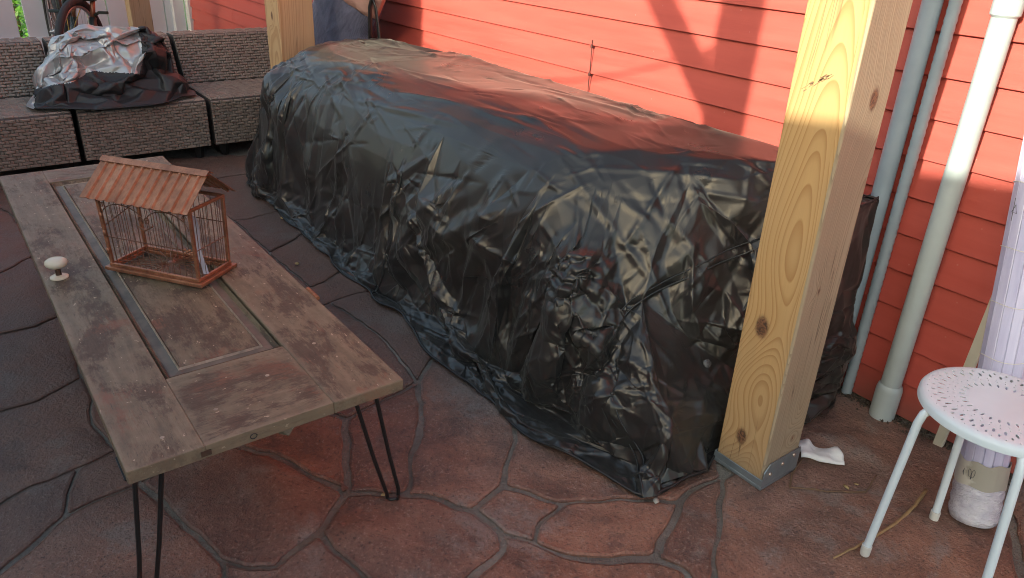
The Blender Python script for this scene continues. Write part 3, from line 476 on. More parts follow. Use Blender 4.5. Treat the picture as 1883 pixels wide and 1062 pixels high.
# ------------------------------------------------------------------ covers
# The two crumpled covers as flat facets between straight creases (millimetres), settled once as cloth over the
# furniture below and stored, so that the folds stay where they are; the finer creases are folded in below.
def raw(name, vs, fs):
    m = bpy.data.meshes.new(name); m.from_pydata([tuple(p) for p in vs], [], fs); m.update(); o = bpy.data.objects.new(name, m); C.objects.link(o); return o
def triples(s): q = [int(k) for k in s.split()]; return [tuple(q[i:i + 3]) for i in range(0, len(q), 3)]
COVER_V = [(x / 1000, y / 1000, z / 1000) for x, y, z in triples('''-4160 1468 415 -4164 1490 391 -4126 1490 387 -4116 1528 380 -4100 1517 443 -4113 1578 419 -4115 1648 442 -4087 1651 505 -4109 1706 477 -4117 1758 464 -4099 1857 499 -4084 1890 546 -4170 1886 536 -4193 2131 565 -4161 2095 563 -4138 2125 571 -4207 1326 7 -4164 1315 7 -4202 1334 15 -4207 2129 20
-4179 1317 13 -4209 2148 8 -4222 1337 11 -4176 2154 27 -4170 2179 38 -4216 1331 21 -4209 2162 83 -4214 2138 135 -4181 1342 81 -4219 1340 86 -4199 2149 164 -4155 2119 186 -4166 2112 230 -4142 2141 221 -4216 1375 173 -4143 2119 248 -4131 2134 290 -4129 2101 373 -4124 2070 386 -4244 1457 321
-4153 2075 398 -4103 2100 435 -4157 2124 431 -4122 2137 442 -4159 1454 363 -4188 2134 516 -4178 1452 437 -4173 1471 457 -4112 1479 422 -4100 1571 473 -4081 1706 547 -4079 1779 542 -4175 1903 534 -4164 2163 29 -4136 1327 14 -4143 2172 94 -4156 2171 203 -4095 2130 387 -4145 2109 513 -4099 1466 489
-4093 1497 480 -4090 1570 502 -4111 1601 513 -4043 1915 685 -4057 1946 638 -4100 2018 582 -4129 2086 601 -4126 2167 26 -4147 1327 59 -4142 2184 141 -4123 1314 83 -4146 1350 138 -4121 2172 242 -4125 2160 325 -4161 1398 215 -4084 2146 478 -4098 2118 476 -4124 1433 410 -4088 2076 570 -4129 1430 445
-4115 1299 18 -4113 1280 9 -4099 2184 256 -4104 2171 288 -4089 2173 316 -4092 2176 368 -4099 1423 468 -4056 1473 511 -4061 1490 550 -4060 1575 565 -4039 1718 631 -4051 1977 623 -4097 2051 628 -4077 1298 18 -4075 2192 24 -4029 1301 21 -4093 2203 71 -4059 1319 37 -4092 2176 117 -4075 2193 188
-4081 1334 248 -4077 2163 340 -4064 1358 341 -4076 2166 433 -4070 2127 447 -4085 1429 403 -4062 2156 527 -4067 2109 518 -4038 1425 529 -4070 1428 519 -4064 1517 524 -4027 1598 641 -4004 1769 690 -4080 2023 649 -4074 2059 597 -4068 2088 603 -4027 2179 29 -4055 2184 292 -4057 2160 364 -4049 2152 491
-4053 1438 553 -4040 1478 566 -4016 1897 695 -4010 1950 669 -4046 2055 615 -4024 1280 12 -4017 1290 19 -4030 2199 53 -4003 1305 65 -4023 2188 134 -4054 1335 273 -4029 2161 384 -4040 2181 458 -4030 1385 477 -4028 1489 586 -3982 1647 704 -3975 1829 727 -4035 1984 686 -4019 2185 8 -3989 1314 31
-3992 2166 85 -4012 2184 265 -4002 2193 335 -4004 2154 424 -4029 1367 417 -4016 2162 559 -4002 2151 585 -3986 1426 597 -3995 1854 718 -3996 2192 9 -3930 1320 69 -3932 2174 148 -3961 1326 98 -3978 2164 192 -4017 1340 254 -3994 2170 423 -3988 2140 460 -3984 2137 629 -4002 1408 568 -3991 1461 621
-3993 1515 645 -3978 1876 716 -3993 1961 697 -4022 2017 691 -3985 1270 7 -3906 2167 69 -3945 2158 340 -3901 1334 266 -3957 2179 457 -3953 2144 497 -3943 1363 409 -3967 2127 537 -3977 1494 629 -3949 1549 701 -3975 1896 738 -3966 1931 723 -3947 2108 686 -3902 2199 6 -3909 1320 113 -3904 2189 201
-3923 2165 251 -3948 2115 633 -3970 1400 505 -3921 1448 620 -3938 1468 657 -3894 1489 689 -3954 1786 745 -3936 2032 743 -3878 1248 11 -3869 1246 33 -3871 1259 60 -3878 1273 75 -3879 1330 183 -3881 2152 391 -3907 2170 509 -3888 2158 572 -3916 2131 585 -3873 1395 538 -3879 1923 779 -3849 2059 774
-3909 2106 676 -3889 1243 18 -3880 2196 27 -3873 2180 56 -3854 2184 117 -3895 1282 88 -3837 2168 143 -3851 1336 240 -3869 1510 712 -3891 1611 757 -3915 1743 768 -3853 2007 780 -3804 2186 27 -3867 1291 144 -3852 2185 313 -3873 2148 505 -3880 2090 736 -3817 1271 6 -3799 2196 6 -3819 1273 43
-3836 1282 75 -3813 2180 162 -3800 1343 347 -3849 2142 530 -3810 1407 584 -3840 1695 787 -3873 1871 785 -3793 1295 19 -3838 1293 20 -3702 2198 76 -3763 2173 113 -3806 1283 89 -3828 2176 413 -3827 2140 616 -3849 2129 639 -3752 2044 785 -3797 1274 30 -3774 2180 7 -3731 2192 48 -3712 1314 23
-3760 2173 183 -3774 2165 221 -3826 1309 226 -3779 1389 559 -3775 1441 648 -3793 1558 758 -3746 1267 10 -3772 1289 8 -3724 2196 10 -3736 1311 78 -3759 1292 105 -3796 2149 457 -3766 1307 253 -3784 1353 463 -3765 2122 657 -3748 1656 789 -3759 1779 794 -3711 1323 68 -3757 1341 323 -3663 2150 457
-3765 1366 454 -3651 2125 646 -3750 1392 543 -3731 1470 688 -3701 1270 6 -3694 2172 7 -3680 1319 52 -3648 2191 104 -3663 1321 99 -3679 2164 198 -3634 1337 287 -3681 1435 642 -3631 1493 712 -3633 1287 13 -3667 1287 16 -3649 1274 32 -3646 1393 571 -3540 2174 7 -3593 2173 67 -3613 1272 78
-3606 2190 166 -3635 2168 401 -3645 1378 498 -3591 1913 784 -3720 2088 751 -3605 2103 720 -3622 1267 10 -3608 1274 108 -3622 1357 472 -3608 2150 448 -3556 1261 8 -3437 2185 26 -3574 1295 11 -3503 2178 103 -3571 1273 97 -3556 2122 659 -3605 1406 583 -3584 1449 660 -3496 2165 157 -3598 1364 447
-3544 1379 497 -3493 1419 606 -3572 1606 775 -3434 1872 781 -3459 2176 46 -3506 1307 83 -3532 1334 226 -3537 1433 632 -3374 2008 784 -3448 2180 3 -3501 1292 49 -3578 1339 308 -3440 2161 399 -3438 1342 332 -3493 1374 501 -3303 1523 731 -3257 1554 744 -3521 1810 785 -3388 1919 790 -3224 2054 801
-3448 2146 583 -3412 1473 688 -3388 2111 725 -3441 1247 7 -3440 1283 13 -3456 2166 152 -3429 1401 575 -3193 1602 772 -3344 1638 772 -3371 2190 8 -3392 2191 46 -3388 1325 82 -3425 1370 485 -3347 1730 780 -3359 1264 16 -3407 1289 49 -3401 2172 213 -3372 1406 576 -3288 1813 791 -3376 1250 8
-3361 2175 116 -3389 1334 311 -3406 2148 476 -3363 1384 520 -3358 2123 661 -3389 2114 683 -3356 1267 5 -3245 2193 6 -3207 2171 23 -3338 1310 37 -3231 1324 104 -3323 1326 152 -3350 2158 332 -3310 2158 408 -3246 1422 610 -3228 1298 22 -3306 2196 101 -3311 2108 718 -3324 1447 651 -3277 1258 5
-3263 1276 13 -3263 2182 40 -3348 1340 319 -3278 2133 609 -3192 2191 81 -3230 2180 291 -3221 1337 292 -3252 2155 421 -3322 1364 441 -3224 1381 504 -3240 1487 697 -3187 2046 812 -3199 2086 774 -3184 2185 9 -3197 2167 145 -3171 1468 690 -3172 1659 793 -3216 1247 8 -3154 2196 33 -3160 2176 145
-3138 2156 299 -3209 2124 651 -3168 1955 809 -3129 2189 13 -3100 2174 68 -3154 1333 294 -3181 2151 528 -3198 1344 365 -3164 2117 706 -3150 1381 524 -3174 1427 630 -3174 1547 760 -3145 1243 8 -3117 1261 8 -3101 2175 186 -3141 2153 450 -3132 1362 452 -2984 1524 738 -3096 2182 28 -3069 2186 64
-3139 1330 170 -3118 2163 513 -3122 2123 676 -3063 1380 510 -3003 2045 815 -3093 1234 6 -3095 2200 96 -3092 1294 112 -3096 2195 252 -3123 1311 104 -3010 1434 639 -3061 2168 55 -3123 1264 30 -3069 1298 45 -3060 2192 136 -3087 2145 528 -3064 1322 255 -3090 1335 284 -3073 1356 408 -3078 2145 592
-3082 2113 718 -3020 1275 30 -3034 2194 44 -3052 2161 276 -3091 1313 197 -3043 1342 391 -3027 2148 510 -3024 2136 597 -2936 1590 772 -3028 2083 789 -3033 1236 8 -3006 2195 20 -3014 2173 81 -3005 1313 56 -3038 1331 194 -3016 2121 693 -3021 1345 353 -2940 1478 699 -2824 1695 795 -2981 1245 3
-2958 2192 12 -2948 1289 10 -2987 2162 217 -2941 2147 521 -2977 1333 278 -2966 1364 450 -2954 1262 10 -2946 1335 312 -2808 2103 744 -2923 1239 3 -2862 1294 34 -2918 2162 479 -2917 1328 153 -2901 2124 668 -2913 1380 512 -2916 2197 117 -2873 1324 110 -2889 2152 419 -2871 1337 302 -2882 1442 655
-2828 2042 811 -2871 2196 40 -2851 2167 105 -2793 1364 452 -2672 2073 791 -2814 1220 10 -2785 2177 8 -2843 2185 7 -2824 2165 158 -2818 1332 189 -2828 2155 446 -2812 2131 644 -2804 1242 13 -2814 1321 89 -2737 2186 125 -2780 1339 328 -2759 1406 588 -2794 1301 81 -2769 1327 120 -2742 1219 7
-2773 1253 11 -2735 2162 323 -2740 2155 518 -2643 1450 673 -2677 1308 97 -2754 1321 185 -2671 1365 465 -2715 2125 667 -2604 2049 806 -2683 2175 9 -2668 1327 135 -2706 1333 246 -2733 2136 581 -2554 2111 711 -2631 1816 800 -2678 2186 44 -2652 2177 81 -2608 1294 48 -2696 2169 379 -2566 2149 547
-2453 1410 602 -2535 2169 256 -2590 1342 339 -2540 2147 512 -2599 2110 752 -2606 1237 6 -2587 2171 9 -2583 1251 34 -2592 1309 98 -2555 2196 122 -2523 2193 176 -2357 1502 742 -2543 2176 34 -2588 1380 522 -2506 2079 788 -2472 2097 758 -2550 1276 28 -2473 2197 90 -2578 1300 214 -2568 1351 452
-2531 2190 6 -2542 1264 70 -2539 1271 105 -2534 2167 312 -2540 1335 289 -2544 1353 421 -2488 2137 553 -2476 2041 808 -2490 2155 338 -2480 2156 463 -2509 1369 469 -2443 1670 806 -2514 1234 21 -2434 2172 8 -2527 1253 15 -2513 1330 204 -2473 1342 390 -2498 2127 655 -2455 1361 433 -2472 1365 486
-2477 1213 15 -2508 1261 38 -2448 2177 183 -2432 2173 242 -2400 2140 581 -2383 1568 784 -2450 2192 132 -2469 1324 125 -2447 1325 208 -2451 2156 404 -2439 1336 264 -2409 2151 464 -2362 1345 347 -2404 1352 395 -2435 1350 449 -2407 2118 697 -2306 1922 810 -2402 2192 30 -2472 1275 9 -2419 1322 74
-2394 1335 409 -2358 1402 596 -2262 1646 805 -2281 2106 735 -2414 1218 9 -2392 1284 9 -2276 2172 145 -2409 1312 108 -2398 1331 183 -2259 2163 286 -2404 1328 298 -2366 1362 453 -2354 1378 512 -2322 1389 586 -2336 2038 809 -2359 1232 21 -2354 1309 68 -2263 2173 190 -2300 2166 361 -2372 1325 264
-2282 2151 470 -2348 1324 362 -2317 2127 655 -2330 1353 391 -2308 1330 469 -2310 1450 684 -2279 2192 29 -2330 1263 14 -2340 1265 34 -2352 2197 115 -2316 1329 105 -2320 1311 171 -2294 1338 283 -2292 1383 541 -1979 2068 791 -2292 1250 14 -2139 2174 8 -2311 1307 43 -2237 2153 396 -2303 1319 323
-2250 1830 813 -1974 2037 806 -2104 2096 751 -2250 2195 105 -2240 1313 106 -2247 1332 242 -2275 1311 291 -2294 1341 342 -2178 1363 456 -2248 1240 8 -2277 1264 16 -2175 2198 88 -2287 2161 235 -2206 1323 365 -2157 1227 11 -2118 2181 22 -2242 1297 31 -2259 1320 85 -2239 1306 259 -2224 1328 271
-2137 2179 46 -2225 1259 10 -2163 1321 35 -2216 1327 135 -2139 2151 481 -2153 1344 432 -2167 1400 589 -1742 1529 742 -2160 1217 24 -2091 2177 114 -2168 1313 60 -2077 2163 192 -2195 1298 217 -2126 1370 503 -2103 1246 9 -2093 2169 157 -2177 1329 176 -2178 1337 281 -2158 1333 381 -2114 1352 399
-2160 1424 638 -2108 2193 8 -2051 1231 20 -2102 2200 64 -2129 1324 88 -2129 1285 152 -2137 1327 214 -2076 2125 655 -2050 1385 541 -1998 1892 809 -2011 2176 50 -2006 1321 34 -2020 1307 63 -2114 1313 132 -1975 2154 449 -1972 2192 67 -2069 1315 98 -2079 2168 258 -2046 2147 493 -2031 2122 711
-2114 1333 290 -2042 1191 8 -1981 2157 311 -2094 1294 118 -2128 2172 314 -2058 1335 276 -2012 1339 321 -1985 2110 739 -1649 1588 769 -1950 2183 7 -1952 1283 8 -2006 1309 8 -1938 2169 150 -1945 2170 235 -2008 1277 63 -2034 1280 87 -1991 1316 127 -1827 1914 805 -1917 2091 770 -1849 2184 24
-1948 2162 382 -1988 1320 276 -1957 2141 594 -1956 1354 415 -1976 1411 604 -1956 1180 8 -1939 1305 25 -1926 1263 55 -1942 1283 65 -1933 1311 78 -1935 1338 389 -1739 1748 800 -1874 2063 796 -1832 2175 44 -1860 2200 107 -1958 1277 31 -1876 2160 243 -1857 2152 422 -1971 1323 116 -1887 2154 469
-1941 1335 267 -1856 2137 572 -1853 1380 515 -1915 1386 541 -1875 1967 805 -1893 1186 9 -1838 1241 14 -1854 1259 23 -1847 2164 344 -1881 1332 223 -1860 1340 309 -1862 2129 640 -1822 1368 492 -1713 2101 740 -1833 2192 6 -1854 1285 12 -1871 1279 58 -1865 1301 79 -1824 2146 558 -1824 1418 621
-1820 1462 685 -1811 2172 173 -1821 1257 47 -1845 1296 47 -1781 2156 352 -1796 1351 373 -1801 1191 11 -1788 1260 8 -1801 1261 40 -1821 1326 274 -1523 2071 790 -1754 2172 49 -1661 2193 87 -1783 1321 312 -1765 1352 423 -1736 1431 637 -1788 2035 802 -1778 1192 5 -1723 2190 28 -1761 1248 41
-1798 1288 34 -1761 1280 82 -1795 1311 205 -1705 2144 542 -1771 1310 378 -1756 1368 519 -1576 1655 787 -1751 1196 25 -1715 1218 13 -1731 1240 12 -1749 1280 6 -1758 1288 202 -1675 2121 674 -1751 1318 440 -1722 1419 607 -1720 1488 699 -1707 1197 2 -1664 2176 7 -1737 1253 46 -1712 1263 10
-1758 2165 181 -1651 2149 490 -1748 1295 335 -1738 1314 386 -1733 1362 447 -1680 1398 555 -1692 1224 24 -1689 1230 48 -1596 2160 237 -1635 2164 299 -1713 1317 41 -1768 2167 221 -1741 1299 158 -1736 1340 392 -1666 1447 630 -1496 1745 801 -1534 2201 22 -1647 2176 33 -1685 2174 123 -1555 2149 502
-1583 1532 695 -1663 1199 12 -1595 2177 66 -1637 1229 41 -1656 1298 7 -1729 1331 210 -1706 1353 396 -1546 1560 711 -1403 2043 806 -1611 1197 12 -1526 2180 9 -1711 1323 95 -1524 2120 679 -1733 1341 329 -1682 1342 317 -1641 1372 469 -1636 1200 11 -1587 1205 36 -1507 2184 151 -1623 1230 13
-1654 1321 223 -1570 1290 9 -1486 2157 380 -1590 1309 62 -1656 1335 322 -1578 1421 551 -1647 1322 64 -1602 1334 188 -1522 1429 529 -1502 1425 535 -1496 1555 675 -1427 1678 756 -1474 1183 5 -1514 2176 66 -1535 1220 9 -1479 2199 123 -1520 1313 15 -1560 1306 194 -1627 1338 307 -1604 1349 369
-1574 1380 464 -1363 1777 793 -1377 2178 7 -1403 2181 36 -1520 1301 29 -1561 1296 51 -1441 2145 590 -1428 2103 737 -1412 2196 156 -1558 1344 292 -1278 1860 804 -1294 2196 13 -1451 1206 19 -1451 1248 15 -1401 2146 500 -1354 2128 652 -1553 1370 416 -1461 1462 526 -1373 1703 741 -1406 1207 11
-1457 1306 42 -1507 1295 129 -1526 1341 376 -1452 1501 551 -1287 2109 726 -1371 1192 6 -1293 2172 9 -1242 2169 55 -1401 1266 8 -1330 2180 174 -1289 2156 370 -1531 1323 308 -1492 1398 486 -1346 2186 79 -1397 1327 9 -1338 2164 228 -1483 1298 149 -1490 1375 422 -1274 1796 752 -1225 1897 804
-1242 2080 782 -1291 1218 7 -1341 1245 20 -1441 1311 94 -1477 1377 389 -1470 1403 445 -1354 1577 570 -1320 1699 692 -1245 2040 803 -1265 2178 223 -1405 1322 64 -1284 2161 263 -1259 2157 432 -1494 1312 274 -1286 2147 503 -1473 1341 340 -1329 1590 527 -1202 1890 795 -1204 2024 793 -1197 2094 732
-1271 2167 158 -1364 1332 55 -1399 1328 135 -1236 2162 537 -1457 1332 156 -1244 2122 692 -1424 1422 434 -1391 1488 451 -1177 1841 694 -1133 2194 17 -1217 2186 132 -1215 2194 357 -1207 2178 450 -1411 1340 193 -1474 1346 265 -1443 1355 321 -1451 1371 355 -1242 1745 652 -1156 1982 752 -1126 2065 766
-1105 2173 7 -1114 2180 95 -1195 1343 9 -1210 2178 204 -1202 2196 254 -1377 1318 134 -1190 2161 457 -1290 1638 554 -1255 1679 544 -1140 2076 732 -1134 1262 8 -1125 2190 132 -1096 2189 183 -1118 2198 224 -1281 1356 26 -1322 1346 70 -1182 2199 317 -1356 1332 122 -1160 2157 405 -1366 1343 171
-1405 1327 185 -1382 1349 199 -1423 1360 279 -1181 2117 660 -1389 1383 323 -1384 1446 415 -1128 1901 709 -1030 1889 694 -1095 2020 723 -1082 2092 735 -1120 2197 289 -1280 1343 128 -1111 2144 413 -1134 2127 562 -1402 1357 280 -1094 2097 612 -1410 1350 310 -1355 1479 385 -1187 1761 548 -1105 2199 73
-1087 2179 119 -1202 1364 57 -1085 2175 343 -1107 2161 370 -1318 1341 171 -1164 1779 578 -1042 2069 713 -1074 2117 718 -1030 1279 11 -1063 2195 66 -1098 1312 9 -1033 2154 258 -1062 2131 483 -1350 1358 310 -1349 1429 349 -1143 1826 581 -1021 2128 720 -1026 2169 24 -1073 2175 41 -1025 2190 140
-1059 2153 316 -1036 2166 404 -1028 2146 556 -1355 1349 254 -1344 1462 352 -1068 1302 36 -1094 1327 53 -1116 1350 30 -1024 2174 199 -1131 1368 65 -1167 1359 101 -1044 2137 266 -1254 1350 164 -1287 1352 208 -1330 1372 206 -1326 1384 230 -1169 1365 169 -1256 1376 199 -1308 1382 238 -1335 1400 261
-4233 1463 425 -4212 1367 11 -1015 1334 7 -1041 1345 47 -1067 1326 53 -4215 1384 14 -4245 1470 313 -1287 1414 244 -1016 1369 5 -1043 1352 12 -4249 1417 48 -1066 1368 137 -4237 1409 72 -4227 1484 240 -4215 1488 396 -1344 1437 314 -4235 1444 7 -1063 1385 53 -1049 1367 95 -4253 1465 109
-4246 1435 155 -1151 1392 215 -1242 1418 275 -1312 1438 302 -4251 1420 10 -1065 1391 155 -4253 1446 71 -1075 1393 173 -4236 1481 162 -1177 1419 261 -1311 1456 334 -1033 1461 11 -1048 1421 55 -4237 1450 41 -1106 1422 202 -4158 1476 334 -4216 1474 9 -4225 1521 8 -1016 1433 11 -4257 1523 20
-1155 1462 235 -4191 1476 147 -1195 1444 286 -1298 1483 385 -4255 1465 10 -4221 1485 18 -1063 1540 80 -4234 1485 58 -1061 1551 120 -4214 1479 75 -1071 1514 169 -4250 1523 13 -4241 1476 72 -1322 1508 420 -4223 1534 11 -4247 1555 28 -1100 1573 196 -4216 1543 123 -4150 1531 217 -4130 1565 356
-4267 1569 12 -4215 1539 59 -1146 1622 224 -1275 1585 385 -1003 1515 10 -4250 1572 16 -4219 1600 20 -1228 1614 313 -4127 1607 385 -4285 1578 15 -1061 1573 9 -1061 1560 54 -4161 1601 176 -4143 1609 235 -4260 1607 13 -1045 1587 4 -1060 1714 58 -1048 1651 123 -4227 1616 42 -4229 1599 61
-4210 1609 130 -1232 1626 381 -4154 1621 406 -1230 1657 470 -1052 1669 23 -4237 1651 18 -1092 1691 190 -1143 1696 238 -1176 1678 320 -4256 1679 6 -1058 1701 18 -4239 1673 9 -1047 1750 69 -4234 1661 27 -4216 1620 91 -4158 1673 217 -1167 1709 339 -4187 1669 305 -1195 1711 451 -4162 1652 375
-4235 1699 9 -1050 1670 18 -4221 1683 21 -4253 1693 42 -4218 1679 64 -1069 1707 173 -1094 1742 203 -4117 1700 385 -4264 1753 15 -4212 1734 121 -4200 1777 137 -1134 1747 283 -4215 1736 203 -4194 1694 296 -1134 1727 402 -4222 1781 13 -1044 1760 90 -4221 1748 41 -1055 1794 92 -4230 1723 79
-1108 1750 264 -1108 1749 367 -1125 1761 456 -4130 1738 405 -4221 1791 85 -1102 1801 280 -1106 1777 336 -4178 1761 294 -4150 1827 307 -4233 1787 11 -1048 1731 22 -1014 1817 8 -4257 1815 12 -4273 1804 28 -1074 1808 165 -4214 1814 68 -4228 1781 171 -4220 1800 202 -1109 1812 417 -1113 1833 485
-4126 1821 410 -4112 1824 446 -1005 1850 16 -1021 1855 13 -1056 1820 319 -4236 1855 196 -1084 1836 360 -4227 1832 7 -1017 1859 58 -1005 1825 54 -1030 1822 195 -4238 1848 130 -4227 1847 145 -1038 1856 310 -1058 1870 410 -4144 1857 436 -1112 1855 581 -4111 1861 486 -998 1898 11 -991 1912 34
-4235 1881 34 -1018 1874 114 -4263 1870 43 -4244 1875 42 -1017 1885 185 -1034 1919 241 -4173 1861 313 -4163 1886 348 -1063 1896 479 -4219 1899 8 -1015 1921 50 -4185 1879 168 -1050 1882 325 -4196 1899 244 -1078 1906 632 -4240 1899 11 -1014 1929 7 -4234 1901 52 -1002 1922 139 -1024 1936 185
-1012 1920 274 -4210 1934 232 -1030 1905 285 -4173 1920 323 -1006 1907 415 -4132 1917 375 -4107 1875 501 -4230 1930 8 -991 1970 9 -4243 1946 18 -4262 1953 58 -995 1969 110 -4220 1919 83 -4208 1944 132 -4184 1902 191 -1006 1945 308 -4207 1926 261 -4223 1928 24 -4224 1942 16 -1022 1968 60
-4217 1968 98 -1014 1962 201 -4226 1944 245 -1001 1934 437 -1024 1918 701 -987 2035 44 -4259 1999 37 -4229 2008 71 -1007 2019 166 -4208 1997 171 -991 1989 251 -4169 1965 216 -1011 1980 365 -4215 1992 272 -4138 1942 388 -4236 2018 11 -1014 2031 8 -4228 2006 34 -1022 2066 148 -4203 2013 132
-997 2061 225 -1019 2012 289 -4186 1967 444 -993 2055 -2 -4226 2037 9 -4256 2052 77 -1016 2088 107 -4175 2019 184 -4155 2003 205 -4162 2011 329 -1015 2079 25 -1001 2115 78 -1010 2101 144 -4218 2057 109 -1025 2092 175 -4178 2063 154 -1007 2104 274 -4142 2022 239 -1006 2047 372 -4150 2041 268
-4199 2051 316 -4196 2039 325 -4185 2050 377 -1027 2097 630 -4202 2067 430 -4187 2057 497 -1023 1932 660 -4222 2082 8 -4222 2079 60 -4231 2086 122 -1013 2106 211 -4163 2058 214 -1022 2051 436 -4145 2082 336 -4183 2077 378 -4188 2079 411 -1007 2130 9 -1030 2174 74 -1005 2164 93 -1037 2156 205
-4153 2084 196 -1006 2091 315 -4138 2059 305 -1020 2118 444 -4203 2099 478 -1008 2163 9 -1042 2164 333 -4165 2095 441''')]
